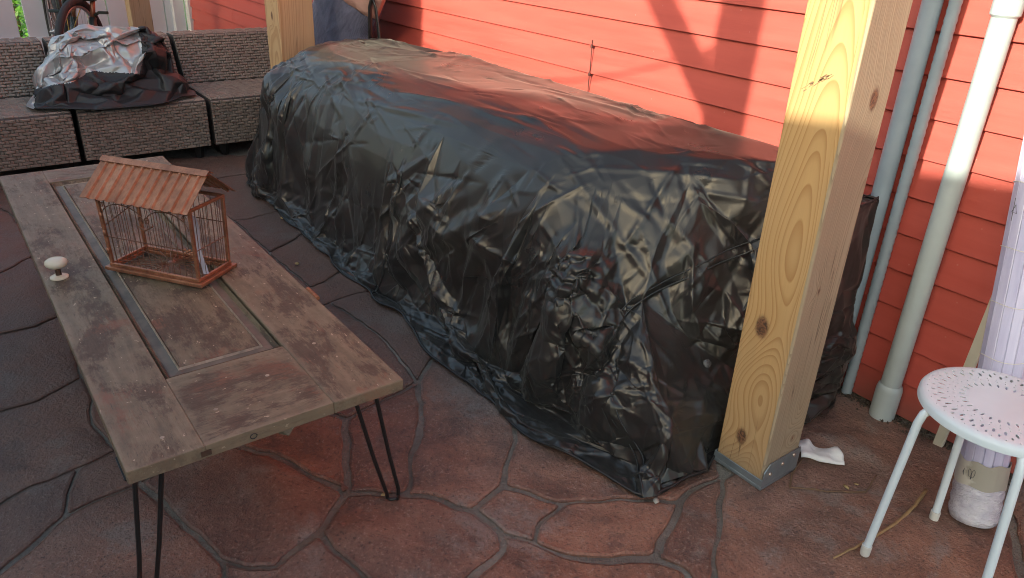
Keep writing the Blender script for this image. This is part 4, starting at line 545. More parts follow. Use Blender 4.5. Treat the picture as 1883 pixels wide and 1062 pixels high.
COVER_F = triples('''980 47 994 47 0 994 48 2 1 2 48 3 4 5 3 5 49 1048 9 51 1121 11 12 10 17 18 16 18 20 22 21 19 23 22 20 25 23 26 24 31 32 33 28 34 29 33 32 35 74 39 34 38 40 41 39 46 980 42 45 43
45 13 58 46 47 980 65 14 52 20 54 25 54 68 25 26 27 55 55 27 69 27 30 69 37 38 57 39 44 46 13 15 58 0 59 48 61 62 49 53 21 67 67 24 96 24 26 96 68 70 28 28 71 74 57 38 104 41 43 75
75 43 76 44 77 46 46 79 47 50 8 7 92 66 65 67 96 94 96 26 55 56 33 72 36 73 84 84 73 85 71 105 74 57 104 85 104 41 75 76 58 78 77 79 46 79 86 59 87 60 59 88 110 60 89 62 61 63 64 12
113 92 65 81 95 54 55 98 96 54 97 70 56 72 99 83 36 84 75 76 106 106 76 107 77 86 79 86 109 59 109 87 59 87 88 60 110 89 61 111 50 7 90 51 50 90 112 51 51 112 11 114 115 78 67 94 116 82 83 117
103 104 132 75 106 119 109 120 87 121 88 87 111 90 50 11 122 63 113 124 114 124 115 114 94 127 116 96 98 127 69 99 129 128 100 97 99 82 141 82 117 141 84 101 117 130 102 100 119 106 132 120 121 87 121 134 88 134 110 88
63 123 64 137 124 113 125 126 93 116 127 149 139 97 95 127 98 140 139 128 97 99 153 129 154 130 128 101 118 142 144 102 130 132 145 143 144 133 102 107 146 145 108 120 109 147 121 120 148 122 136 122 123 63 162 137 123 137 163 124
164 126 125 126 139 95 129 151 140 99 141 153 152 154 128 141 117 142 142 131 155 158 108 133 158 120 108 158 147 120 147 159 121 159 134 121 172 160 134 148 161 122 162 163 137 124 176 115 149 127 165 127 140 165 151 129 153 155 143 168
169 156 171 170 144 154 157 115 176 174 175 161 162 187 163 163 176 124 150 178 152 151 153 179 171 146 181 182 147 158 184 172 159 172 185 160 187 162 175 126 189 139 165 140 151 205 178 150 192 167 178 180 166 193 168 169 194 194 171 195
195 171 196 184 185 172 173 209 135 226 174 161 198 187 175 202 165 203 165 151 204 204 151 206 206 151 179 213 192 178 179 180 193 196 181 200 208 173 185 211 187 198 177 149 212 215 194 195 185 184 183 226 198 174 219 190 189 203 165 204
190 220 191 191 220 205 220 213 205 242 207 192 222 167 207 214 193 215 195 234 223 200 216 234 197 224 183 208 245 209 225 210 209 210 225 226 217 227 228 219 220 190 231 213 220 231 242 213 232 223 233 167 222 170 170 222 197 226 235 211
228 227 219 203 229 238 240 221 241 231 252 242 241 232 251 222 224 197 234 216 254 224 243 244 235 199 211 212 238 248 220 249 231 230 206 240 242 252 222 233 254 251 233 234 254 222 253 224 262 243 253 256 235 226 257 249 220 249 252 250
258 253 252 263 244 243 284 261 254 237 248 265 247 274 227 266 257 239 230 269 267 259 251 261 270 258 257 263 272 245 283 235 256 273 274 264 270 260 258 282 276 271 248 238 278 279 268 266 269 281 280 282 260 270 259 261 281 297 271 276
284 285 261 273 286 274 274 286 275 279 287 268 270 288 282 289 281 261 282 288 276 295 261 285 288 296 276 291 248 304 286 292 275 304 278 293 287 294 288 279 294 287 299 300 296 296 307 297 255 333 317 303 283 317 292 310 279 294 306 311
289 261 295 308 235 283 293 325 304 298 289 325 313 299 311 272 315 245 325 289 312 320 285 345 332 301 314 301 321 307 304 340 330 325 312 336 313 314 300 345 285 322 326 301 332 316 327 302 302 328 255 322 285 284 309 291 329 331 306 305
325 336 340 306 313 311 358 321 301 334 324 323 335 310 324 312 342 336 306 331 313 320 344 342 320 345 344 343 326 332 333 338 317 317 338 303 339 334 323 336 352 340 331 341 313 343 337 326 354 358 337 291 330 348 334 349 335 349 331 335
342 353 352 341 362 343 355 349 334 340 353 356 342 363 353 344 345 357 319 357 322 360 355 334 358 370 315 382 308 318 356 365 361 366 362 351 363 344 357 338 382 318 382 319 308 364 361 374 365 367 381 357 372 381 376 333 328 376 338 333
360 393 355 364 374 379 374 365 380 365 386 380 369 368 366 369 390 354 387 369 366 381 388 386 381 372 388 369 389 390 316 391 327 378 364 384 355 409 400 379 374 394 394 374 380 385 387 366 386 388 395 387 396 369 429 388 372 399 378 384
412 409 355 384 379 394 401 388 402 429 420 388 406 394 408 400 417 385 395 401 408 418 396 385 415 401 402 402 388 420 397 428 391 399 384 406 417 418 385 402 420 419 454 390 403 399 406 422 422 406 414 407 413 424 417 425 418 419 420 427
410 437 375 439 421 405 434 416 424 436 425 416 426 419 427 418 425 403 435 420 429 434 444 436 445 403 425 375 437 397 428 438 376 431 422 440 439 441 421 421 441 433 454 403 445 442 451 432 433 452 444 460 429 404 443 453 451 453 435 448
449 441 446 450 456 441 451 457 455 451 453 457 458 445 447 476 459 410 460 464 429 464 448 429 465 441 449 472 450 441 473 456 450 469 458 452 468 457 470 470 453 471 463 454 445 485 469 456 474 468 470 475 458 469 475 463 458 471 448 487
476 483 459 466 467 462 472 477 473 494 460 438 479 472 465 480 477 472 485 475 469 471 482 481 492 471 487 466 462 489 489 462 495 495 462 474 484 478 477 491 485 490 485 491 475 463 486 454 545 428 397 488 464 460 497 484 477 474 481 509
493 448 504 505 480 479 489 495 506 507 497 480 496 509 517 508 484 497 490 502 491 511 397 437 534 507 480 510 498 501 502 513 486 516 508 497 508 518 502 523 482 528 528 492 503 502 518 513 526 487 537 527 514 488 506 512 520 521 508 516
518 525 519 519 530 513 511 545 397 527 488 494 532 534 505 541 521 516 510 501 542 530 539 513 520 512 533 541 522 521 517 509 510 501 523 543 548 525 524 536 538 525 525 538 530 493 515 555 500 561 483 494 556 527 533 512 557 558 541 534
557 517 546 510 542 546 550 525 548 529 503 551 537 544 526 538 554 530 531 556 494 541 559 547 550 570 525 503 526 551 552 538 536 561 585 483 545 562 531 548 568 550 553 538 552 544 537 555 553 560 538 538 560 554 556 574 527 514 563 515
557 546 589 567 568 548 543 528 612 528 549 569 568 579 550 560 571 554 555 515 563 564 587 558 565 576 559 577 543 612 612 528 569 578 529 551 552 581 553 553 581 560 583 571 560 571 584 572 561 573 585 575 587 564 557 589 586 565 588 576
576 590 567 543 577 566 592 552 570 584 593 573 574 594 514 595 587 575 588 597 576 579 592 570 592 599 552 552 599 581 582 555 563 594 602 514 595 610 587 587 610 588 605 592 579 551 580 598 606 599 592 593 640 585 586 603 611 616 617 590
618 606 592 613 583 607 608 626 593 596 586 615 617 604 590 664 578 598 606 619 607 613 584 583 626 640 593 511 627 545 586 611 620 636 632 605 582 602 647 638 625 613 608 633 626 649 556 600 649 574 556 621 622 616 566 577 629 622 630 617
617 630 604 569 664 657 618 646 619 619 637 613 580 647 624 625 633 608 633 640 626 629 577 635 635 577 631 630 644 623 638 639 625 633 648 640 642 634 614 620 611 643 611 603 629 644 653 636 598 658 654 646 660 637 637 660 638 585 720 511
615 620 650 620 643 650 643 611 629 648 684 640 643 629 655 652 656 644 656 663 653 664 662 657 646 665 660 624 659 658 691 649 600 594 659 602 671 651 622 663 676 645 665 666 660 658 659 667 660 666 639 666 683 648 627 668 545 594 667 659
615 650 669 634 670 671 655 629 694 652 674 656 654 658 667 683 703 684 640 720 585 677 601 649 661 685 614 669 650 679 642 670 634 664 654 680 681 666 665 642 685 670 671 686 651 686 652 651 674 687 675 698 676 663 690 683 666 667 678 682
668 746 562 650 655 693 673 662 697 697 680 699 682 711 701 690 712 683 703 720 684 677 704 601 704 692 601 705 670 685 711 682 678 703 719 720 692 713 678 669 679 714 670 715 686 716 688 687 717 698 689 709 700 698 736 692 704 694 672 721
722 687 707 723 689 688 696 708 724 699 718 697 729 710 700 711 678 713 726 706 705 722 716 687 712 735 719 719 735 720 730 713 692 694 778 732 694 721 778 728 722 707 742 729 709 733 725 710 711 713 701 737 706 726 731 693 732 778 721 760
722 740 716 740 723 716 734 745 735 737 748 706 748 749 706 751 742 741 762 733 742 754 735 745 735 754 755 714 738 757 759 750 728 724 743 761 762 744 733 755 668 627 748 766 749 767 739 749 771 769 768 762 763 753 773 764 763 774 755 754
738 777 776 767 783 758 760 768 778 750 759 770 741 791 772 772 785 793 770 806 791 786 765 773 781 797 767 791 800 785 779 761 792 793 786 773 795 765 786 780 755 774 788 736 775 732 778 798 752 713 792 794 795 786 776 777 813 782 732 815
799 801 784 798 768 802 768 769 779 805 765 795 797 814 783 783 814 799 814 801 799 801 816 784 808 780 805 809 787 780 811 746 668 806 817 807 792 826 802 820 805 819 810 811 787 821 775 746 812 839 796 790 776 822 796 832 797 816 824 825
815 798 826 803 825 806 807 829 818 826 827 834 836 820 819 808 805 820 830 788 775 822 776 831 776 823 831 832 833 814 833 848 814 828 826 834 824 841 817 817 851 807 829 836 819 836 808 820 730 860 827 809 808 836 860 844 827 822 831 846
839 862 832 828 855 849 841 856 817 817 873 851 852 809 836 837 787 809 866 811 810 845 862 839 840 863 841 857 852 842 858 830 821 830 868 788 868 860 730 840 870 863 850 874 872 865 837 852 858 821 838 853 880 890 855 871 869 873 875 842
864 857 842 877 859 858 859 878 868 831 823 847 854 915 881 870 882 884 850 872 891 886 837 865 907 867 876 878 860 868 846 831 889 890 880 903 869 904 903 883 892 891 882 893 884 884 893 894 883 923 892 894 895 875 885 879 923 897 838 867
897 858 838 897 888 858 899 860 878 899 879 860 862 902 848 847 890 901 854 914 915 891 892 916 882 920 893 892 923 906 886 887 837 908 867 907 888 877 858 889 847 939 916 892 918 905 919 920 892 906 918 893 922 894 894 922 895 924 886 896
925 887 886 927 859 877 927 898 859 919 921 920 923 909 935 922 936 895 937 887 925 1033 866 887 938 897 867 914 941 915 930 916 942 918 943 942 918 932 943 931 944 919 932 933 935 921 963 934 935 909 929 928 946 899 946 929 899 958 939 949
939 901 949 902 967 914 940 911 912 914 970 941 913 930 951 951 930 960 960 930 942 921 975 963 953 924 936 954 925 924 955 888 897 949 901 1237 967 969 914 914 969 970 941 972 931 961 932 952 944 973 921 952 935 962 934 953 936 954 964 925
964 937 925 956 929 946 948 965 950 958 949 1237 961 952 962 983 965 948 984 966 965 976 972 970 977 973 972 978 974 973 979 953 975 16 18 981 982 983 948 983 984 965 966 991 967 991 969 967 1000 39 986 982 989 983 25 985 1004 29 992 990
969 991 970 987 978 977 986 994 993 978 1003 975 1003 979 975 995 953 979 994 0 1 998 984 983 985 990 1013 998 991 984 29 999 992 1001 1002 987 986 993 1008 987 1003 978 1003 995 979 990 992 1006 992 999 1006 1009 1002 1001 993 994 1015 1002 1003 987
964 954 995 1011 997 989 985 1013 1004 990 1006 1013 1015 1 2 1016 996 1017 1017 996 1019 1012 997 1011 1006 1032 1027 1032 999 1008 1023 937 964 1025 1013 1027 1030 1014 1007 1029 1032 1021 1021 1015 2 1025 1027 1034 1033 1023 1022 1038 2 3 1033 937 1023 1019 1024 1034
1032 1029 1041 1036 1014 1030 1029 1021 1037 1036 1020 1014 1039 3 5 1017 1031 1040 1031 1019 1040 1032 1041 1035 1018 1044 1011 1044 1026 1011 1040 1019 1045 1051 1028 1026 1034 1035 1046 1050 1026 1044 1040 1045 1054 1037 1021 1052 1052 1038 1053 1053 1038 1039 1049 1040 1054 1055 1050 1044
1045 1046 1054 1074 1037 1060 1053 1039 1048 1061 1043 1047 1063 907 1043 1046 1035 1058 1053 1048 1062 1055 1070 1050 1070 1064 1050 1064 1056 1051 1071 1046 1073 1058 1059 1084 1076 1061 1068 1077 1062 1079 1078 1063 1061 1069 1054 1080 1080 1054 1065 1065 1071 1082 1084 1074 1099 1085 1066 1057
1086 1067 1066 1078 1061 1076 938 908 1078 1071 1073 1088 1088 1073 1083 1083 1084 1099 1089 1060 1090 1091 1047 1067 1093 1079 1087 1096 1057 1072 1098 1085 1057 1099 1074 1089 1100 1067 1086 1100 1091 1067 1097 1099 1104 1104 1089 1090 1106 1101 1091 1092 1093 1107 1107 1093 1108 1111 1056 1110
1111 1072 1056 1095 1088 1112 1113 1097 1115 1114 1085 1098 1097 1104 1115 1114 1086 1085 1105 1106 1100 1124 1101 1106 1118 1102 1094 1119 945 1102 1123 1111 1110 1129 1072 1111 1116 1092 1125 1124 1106 1105 1126 1094 1101 1117 1107 1108 1108 1087 1120 1111 1128 1129 1112 1088 1113 1098 1129 1114
1115 1104 1131 1124 1105 1114 1134 1102 1118 1120 1103 1135 1136 955 1119 1135 1121 1137 1138 1123 1122 1127 1095 1140 1139 1128 1111 1140 1095 1142 1112 1113 1142 1142 1113 1143 1141 1130 1129 1143 1115 1131 1145 1124 1130 1132 1116 1125 1133 1152 1124 1125 1117 1146 1152 1126 1124 1152 1118 1126
1146 1108 1147 1137 1121 10 1139 1150 1128 1150 1141 1128 1131 1132 1151 1162 1124 1145 1162 1133 1124 1134 1118 1152 1137 10 1166 1154 926 1148 1138 1168 1123 1168 1139 1123 1150 1171 1141 1158 1144 1141 1144 1159 1145 1151 1132 1161 1133 1162 1152 1164 1148 1134 1166 10 12 1169 1142 1170
1173 1131 1151 1175 1152 1162 1161 1153 1176 1163 1147 1165 1167 1178 1177 1180 1172 1173 1181 1145 1159 1190 1160 1145 1163 1165 1176 1184 927 1164 1168 1185 1179 1169 1170 1186 1157 1180 1187 1188 1181 1159 1151 1174 1189 1201 1175 1160 1161 1182 1191 1192 1183 1175 1176 1209 1193 1165 1194 1209
1226 1184 1183 1177 1178 1195 1196 1185 1168 1169 1186 1197 1170 1187 1186 1198 1188 1158 1180 1173 1199 1173 1189 1199 1194 1202 1209 1169 1197 1204 1186 1187 1205 1206 1198 1171 1180 1199 1187 1191 1208 1207 1201 1241 1192 1183 1232 1226 1210 1185 1196 1206 1212 1198 1205 1187 1213 1198 1214 1188
1217 1208 1219 1202 1224 1222 1232 1223 1226 1202 1225 1224 1186 1205 1228 1205 1213 1229 1199 1215 1213 1219 1220 1233 1220 1221 1234 1236 1210 1203 1237 1211 1210 1211 1238 1206 1238 1212 1206 1229 1213 1215 1239 1230 1214 1215 1189 1240 1230 971 1216 1231 1217 1219 1234 1222 1235 956 1184 1226
1228 1205 26 959 1214 1238 968 1239 1214 27 1215 1240 1246 1241 1216 1233 1234 40 1234 1235 40 1235 1224 1247 957 958 1237 19 1228 23 23 1228 26 26 1205 27 27 1240 31 31 1240 32 37 1233 38 40 1235 42 962 1223 1243 42 1244 45 1 0 48 3 48 4
6 1079 1062 6 1062 62 28 29 25 28 25 68 6 7 8 8 51 9 1121 51 10 13 52 14 13 14 15 18 17 20 43 41 40 43 40 42 30 27 31 28 74 34 36 35 1233 81 20 17 81 17 80 39 74 44 4 49 5 50 51 8
51 11 10 14 66 15 56 30 31 0 47 59 48 60 4 6 62 7 11 63 12 65 66 14 67 21 23 37 57 73 37 73 1233 67 23 24 69 30 56 28 70 71 56 31 33 72 33 35 72 35 36 73 36 1233 49 4 60 49 60 110
104 38 41 44 74 105 76 43 45 44 105 77 76 45 58 47 79 59 59 60 48 91 52 12 91 12 64 110 61 49 36 83 82 36 82 72 52 91 65 20 81 54 68 54 70 71 70 100 15 66 114 15 114 78 71 100 105 85 73 57
78 58 15 91 113 65 66 92 114 75 119 132 75 132 104 80 93 81 54 95 97 55 69 98 69 56 99 70 97 100 101 84 85 105 100 102 103 85 104 76 78 107 77 105 108 77 108 86 62 111 7 92 113 114 53 67 116 93 126 81
126 95 81 94 96 127 99 72 82 117 83 84 101 85 118 132 131 85 132 85 103 86 108 109 89 111 62 112 136 11 64 123 91 91 137 113 98 69 129 128 130 100 118 85 131 157 146 107 157 107 115 102 133 105 107 78 115 105 133 108
110 134 160 110 160 89 11 136 122 123 137 91 117 101 142 131 132 143 154 144 130 132 106 145 106 107 145 123 122 161 123 161 175 89 160 111 111 135 90 135 112 90 112 186 136 149 138 116 98 129 140 128 139 150 150 152 128 142 118 131
131 143 155 143 145 156 159 172 134 111 160 173 173 135 111 158 133 144 158 144 182 123 175 162 152 167 154 166 141 142 166 142 155 168 143 156 171 156 145 170 182 144 145 146 171 189 126 164 189 164 188 112 210 186 148 136 161 178 167 152
180 153 141 180 141 166 168 156 169 181 146 157 182 183 147 147 184 159 160 185 173 112 135 210 136 186 161 163 187 176 164 201 188 190 150 139 190 139 189 226 161 186 226 186 210 190 191 150 191 205 150 179 153 180 193 166 155 193 155 168
167 170 154 194 169 171 196 171 181 181 157 176 197 183 182 147 183 184 174 198 175 187 199 216 187 216 176 202 149 165 205 213 178 192 207 167 193 168 194 170 197 182 200 181 176 135 209 210 219 189 188 219 188 228 187 211 199 176 216 200
212 149 202 214 179 193 215 193 194 196 200 195 208 209 173 217 228 188 218 177 212 247 227 236 247 236 246 212 202 203 221 206 179 221 179 214 213 242 192 223 215 195 195 200 234 183 224 244 183 244 185 226 211 198 229 203 204 230 204 206
232 221 214 207 242 222 232 214 215 232 215 223 233 223 234 209 245 225 217 236 227 237 218 212 212 203 238 229 204 230 219 239 220 206 221 240 241 221 232 251 232 233 253 243 224 185 263 208 245 255 225 199 284 216 226 225 255 226 255 256
237 212 248 231 249 250 231 250 252 222 252 253 185 244 263 263 245 208 266 239 274 266 274 275 216 284 254 227 239 219 229 230 267 239 257 220 249 258 252 258 260 253 251 254 261 260 262 253 262 263 243 246 264 247 274 239 227 230 240 269
240 241 269 241 251 269 249 257 258 262 271 263 199 235 284 264 274 247 266 268 257 268 270 257 251 259 269 260 282 262 282 271 262 324 292 290 324 290 323 263 271 272 245 302 255 255 317 256 256 317 283 277 265 248 278 238 229 275 279 266
278 229 267 280 267 269 287 270 268 269 259 281 271 297 272 278 267 280 287 288 270 276 296 297 277 248 291 304 248 278 292 279 275 293 278 280 293 280 281 288 294 311 288 311 299 288 299 296 290 292 286 298 293 281 298 281 289 296 300 301
296 301 307 279 310 294 294 305 306 300 314 301 297 307 321 297 321 272 309 277 291 292 324 310 293 298 325 294 310 305 312 289 295 245 315 316 245 316 302 303 318 283 308 319 235 235 319 284 320 312 295 313 300 299 320 295 285 348 347 329
348 329 291 304 325 340 255 328 333 319 322 284 291 304 330 310 331 305 314 313 332 326 358 301 321 315 272 327 328 302 283 318 308 334 335 324 335 331 310 312 320 342 313 341 332 337 358 326 330 340 356 336 342 352 332 341 343 339 346 334
334 346 359 334 359 360 349 350 331 350 351 331 331 351 341 343 362 368 358 315 321 348 330 361 330 356 361 340 352 353 341 351 362 342 344 363 343 368 369 345 322 357 343 354 337 372 357 319 372 319 371 356 353 365 369 354 343 303 338 318
353 367 365 367 353 363 366 368 362 358 354 370 315 370 375 315 375 316 373 347 348 348 361 364 374 361 365 351 350 366 381 367 363 381 363 357 375 370 354 375 354 390 327 376 328 359 377 360 373 348 378 378 348 364 355 350 349 365 381 386
360 377 392 360 392 393 376 382 338 382 371 319 383 373 378 384 364 379 350 355 400 350 385 366 375 391 316 327 391 376 378 399 398 378 398 383 400 385 350 395 380 386 385 396 387 369 396 389 375 397 391 429 372 371 429 371 404 393 412 355
395 388 401 390 410 375 391 428 376 382 376 404 416 417 400 416 400 424 392 405 393 409 412 407 406 384 394 400 409 424 408 394 380 408 380 395 396 403 389 389 403 390 411 398 399 412 413 407 414 406 408 409 407 424 412 393 421 412 421 413
415 408 401 415 402 419 393 405 421 422 431 411 422 411 399 423 414 408 423 408 415 416 425 417 426 415 419 396 418 403 382 404 371 405 430 439 424 413 433 424 433 434 422 414 432 413 421 433 414 423 432 461 467 440 461 440 422 426 423 415
434 436 416 435 427 420 432 423 442 423 426 442 436 445 425 390 454 410 376 438 404 448 435 429 434 433 444 442 426 443 426 427 443 436 444 447 436 447 445 427 435 443 410 459 437 439 446 441 422 432 461 433 441 456 443 435 453 404 438 460
461 432 455 432 451 455 456 452 433 442 443 451 444 452 447 454 476 410 510 509 481 510 481 498 452 458 447 461 455 462 462 455 457 470 457 453 458 463 445 471 453 448 465 472 441 467 461 462 468 462 457 456 469 452 450 472 473 456 473 485
513 476 454 428 531 438 473 478 485 477 478 473 481 474 470 481 470 471 475 486 463 492 482 471 500 483 476 459 483 437 545 531 428 494 488 460 479 480 472 474 462 468 478 490 485 484 490 478 481 482 498 454 486 513 493 487 448 496 495 474
480 497 477 491 502 475 502 486 475 513 500 476 464 504 448 496 474 509 501 498 482 537 487 493 488 514 464 514 504 464 484 508 490 487 499 503 487 503 492 558 534 532 558 532 540 483 511 437 438 531 494 505 534 480 506 495 512 495 496 512
508 502 490 523 501 482 528 482 492 504 514 515 507 516 497 512 496 517 521 518 508 526 499 487 513 518 519 483 585 511 521 522 518 518 522 524 528 503 529 518 524 525 503 499 526 519 525 530 493 504 515 513 539 500 507 541 516 522 535 524
507 534 541 528 529 549 524 535 548 537 493 555 500 539 561 535 522 541 535 541 547 557 512 517 1062 1048 49 1062 49 62 546 517 510 557 586 596 557 596 533 543 523 528 547 548 535 530 554 539 542 501 543 525 570 536 539 554 572 539 572 561
527 574 514 540 564 558 541 558 559 547 559 567 547 567 548 570 552 536 554 571 572 558 565 559 566 546 542 566 542 543 578 549 529 550 579 570 561 572 573 600 556 531 558 587 565 589 546 566 559 576 567 578 569 549 568 591 579 580 526 544
560 581 583 582 544 555 572 584 573 565 587 588 590 568 567 580 551 526 583 584 571 573 593 585 657 631 612 657 612 569 576 597 590 590 591 568 578 551 598 581 599 607 580 544 582 581 607 583 574 601 594 514 602 563 588 610 616 603 586 589
588 616 597 603 589 566 597 616 590 590 604 591 591 623 579 584 608 593 562 600 531 595 609 610 591 604 623 569 578 664 623 605 579 598 580 624 592 605 618 606 607 599 619 613 607 609 614 621 609 621 610 610 621 616 623 636 605 618 619 606
580 582 647 582 563 602 584 613 625 584 625 608 615 586 620 616 622 617 605 632 618 574 649 601 609 628 614 603 566 629 577 612 631 648 633 639 648 639 666 604 630 623 618 632 646 619 646 637 613 637 638 562 691 600 621 614 634 621 634 671
621 671 622 623 644 636 636 645 632 625 639 633 641 596 615 636 653 645 664 598 654 632 645 646 598 624 658 638 660 639 511 720 627 545 668 562 622 651 630 630 652 644 644 656 653 653 663 645 672 694 629 672 629 635 651 652 630 645 676 646
659 624 647 659 647 602 628 661 614 656 675 663 648 683 684 562 746 691 669 641 615 650 643 655 631 673 672 631 672 635 673 631 657 656 674 675 673 657 662 662 664 680 646 676 665 594 678 667 614 685 642 698 663 675 698 675 689 676 681 665
682 654 667 640 684 720 594 601 678 652 695 674 675 687 688 675 688 689 700 681 676 700 676 698 680 654 682 666 681 690 683 702 703 601 692 678 679 650 693 670 686 671 686 695 652 672 673 696 697 662 680 674 695 707 674 707 687 680 682 701
681 700 710 683 712 702 691 677 649 717 723 740 717 740 741 708 673 697 699 680 701 681 710 690 690 725 712 703 702 719 705 706 670 693 655 694 706 715 670 715 695 686 696 673 708 717 709 698 718 699 701 677 736 704 715 707 695 721 672 696
716 723 688 723 717 689 709 729 700 710 725 690 702 712 719 706 749 727 706 727 715 715 728 707 771 696 724 717 742 709 712 725 734 735 755 720 720 755 627 736 730 692 679 693 731 693 694 732 771 721 696 708 697 743 697 718 752 729 733 710
712 734 735 714 679 738 738 679 731 727 739 715 715 739 728 760 721 771 728 740 722 752 718 701 752 701 713 717 741 742 708 743 724 697 752 743 729 742 733 759 728 739 759 739 758 733 744 725 744 734 725 734 744 753 734 753 745 737 747 748
727 749 739 728 750 740 751 762 742 745 753 754 747 756 748 731 732 777 762 751 772 762 772 793 740 750 770 770 741 740 741 772 751 771 724 761 744 762 753 753 763 764 764 754 753 691 775 677 775 736 677 738 731 777 749 766 767 739 767 758
760 771 768 741 770 791 668 755 780 668 780 787 764 765 754 765 774 754 746 775 691 756 796 748 757 738 776 748 781 766 758 783 799 758 799 759 779 771 761 772 791 785 761 743 752 762 793 763 773 765 764 748 796 781 766 781 767 782 777 732
759 784 770 769 771 779 793 785 794 763 793 773 803 806 784 803 784 825 736 788 730 790 757 776 767 797 783 759 799 784 770 784 806 792 761 752 781 796 797 798 778 768 791 806 807 791 807 800 785 800 794 793 794 786 765 805 774 774 805 780
730 827 713 813 777 782 815 732 798 828 853 823 828 823 813 794 800 804 792 713 827 804 795 794 784 816 825 802 768 779 804 800 818 818 795 804 819 805 795 787 811 668 789 812 796 813 782 815 802 779 792 800 807 818 818 819 795 811 821 746
796 839 832 776 813 823 797 832 814 826 798 802 806 825 817 818 829 819 827 826 792 813 815 828 828 815 826 825 824 817 808 809 780 848 833 832 848 832 862 814 848 801 807 851 829 835 834 827 837 810 787 811 838 821 812 845 839 853 828 849
801 848 854 801 854 816 824 816 840 824 840 841 855 828 834 823 853 847 865 857 864 865 864 886 816 881 840 850 855 834 817 856 873 829 851 836 844 835 827 851 842 836 842 852 836 852 837 809 837 843 810 821 830 775 788 868 730 816 854 881
841 863 856 874 850 834 874 834 835 857 865 852 843 866 810 866 838 811 853 849 880 840 881 870 871 855 850 856 863 884 856 884 873 874 835 844 851 873 842 858 859 830 830 859 868 847 853 890 880 849 869 849 855 869 863 870 884 874 844 885
875 864 842 887 866 843 876 867 838 845 861 862 848 902 854 869 871 904 870 881 905 871 850 891 870 905 882 873 884 894 872 874 883 874 885 883 873 894 875 885 844 879 879 844 860 875 896 864 917 905 881 917 881 915 837 887 843 889 831 847
903 880 869 872 883 891 883 885 923 875 895 896 896 886 864 866 876 838 859 898 878 900 846 889 862 861 902 854 902 914 916 904 871 916 871 891 896 895 936 896 936 924 882 905 920 898 899 878 899 909 879 939 847 901 912 890 903 913 903 904
917 915 931 905 917 919 893 920 921 906 923 933 893 921 922 923 879 909 888 926 877 926 927 877 898 928 899 861 910 950 901 890 911 911 890 912 912 903 913 930 913 904 930 904 916 917 931 919 932 918 906 922 921 934 933 923 935 946 928 927
946 927 1184 908 938 867 898 927 928 899 929 909 861 950 902 940 901 911 915 941 931 942 916 918 919 944 921 932 906 933 922 934 936 924 925 886 937 1033 887 1063 908 907 938 945 897 900 889 958 910 948 950 889 939 958 902 950 967 952 932 935
934 963 953 947 935 929 1033 876 866 945 955 897 955 1136 888 1136 926 888 913 968 959 913 959 912 929 956 947 900 958 957 1237 901 940 959 940 912 943 1246 942 1246 960 942 941 970 972 973 944 931 973 931 972 966 967 950 966 950 965 961 943 932
921 973 974 921 974 975 962 935 947 953 954 924 1154 927 926 946 1184 956 991 998 997 991 997 1005 1237 940 959 968 913 951 951 960 971 1246 943 961 962 947 956 963 975 953 976 977 972 977 978 973 978 975 974 39 980 986 25 29 985 966 984 991
1000 34 39 986 980 994 982 988 989 981 18 22 22 25 1004 985 29 990 29 34 999 970 991 976 977 976 1001 977 1001 987 995 954 953 1004 981 22 983 989 997 997 998 983 34 1000 999 976 991 1001 1000 986 1008 981 1004 996 989 988 1018 989 1018 1011
1005 1007 991 1007 1001 991 1003 1010 995 1015 994 1 1012 1005 997 1007 1014 1001 999 1000 1008 1014 1009 1001 1009 1022 1002 1002 1023 1003 1023 1010 1003 1010 964 995 1024 1019 996 1024 996 1004 1013 1025 1024 1013 1024 1004 1027 1032 1035 1027 1035 1034 1013 1006 1027 1006 999 1032
1014 1020 1009 1020 1022 1009 1021 1008 993 1022 1023 1002 1023 964 1010 1012 1026 1005 1005 1028 1007 1021 1032 1008 1021 993 1015 1017 1019 1031 1026 1028 1005 1028 1030 1007 1020 1033 1022 1038 1021 2 1011 1026 1012 1034 1024 1025 1046 1045 1019 1046 1019 1034 1039 1038 3 1041 1029 1037
1036 1042 1020 1047 1043 1033 1048 1039 5 1043 876 1033 1033 1020 1042 1033 1042 1047 1084 1083 1073 1084 1073 1058 1050 1051 1026 1059 1035 1041 1059 1041 1037 1052 1021 1038 1043 907 876 1056 1028 1051 1028 1057 1030 1035 1059 1058 1057 1036 1030 1074 1059 1037 1060 1037 1052 1061 1063 1043
1050 1064 1051 1065 1054 1046 1056 1057 1028 1057 1066 1036 1066 1042 1036 1066 1067 1042 1067 1047 1042 1068 1061 1047 1069 1049 1054 1065 1046 1071 1056 1072 1057 1073 1046 1058 1084 1059 1074 1075 1052 1053 1091 1068 1047 1077 1053 1062 1078 908 1063 1055 1081 1070 1077 1093 1092 1077 1092 1075
1077 1075 1053 1087 1079 6 1080 1065 1082 1085 1086 1066 1089 1074 1060 1090 1060 1052 1090 1052 1075 1064 1070 1110 1064 1110 1056 1076 1094 1078 1093 1077 1079 1087 6 8 1095 1080 1082 1076 1068 1091 1076 1091 1101 1082 1071 1088 1096 1098 1057 1083 1099 1097 8 9 1103 8 1103 1087
1101 1094 1076 1094 1102 1078 1102 938 1078 1098 1096 1072 1098 1072 1129 1095 1082 1088 1088 1083 1097 1104 1099 1089 1086 1105 1100 1100 1106 1091 1092 1090 1075 1108 1093 1087 1102 945 938 1109 1080 1095 1088 1097 1113 1114 1105 1086 1116 1090 1092 1117 1092 1107 1120 1087 1103 1121 1103 9
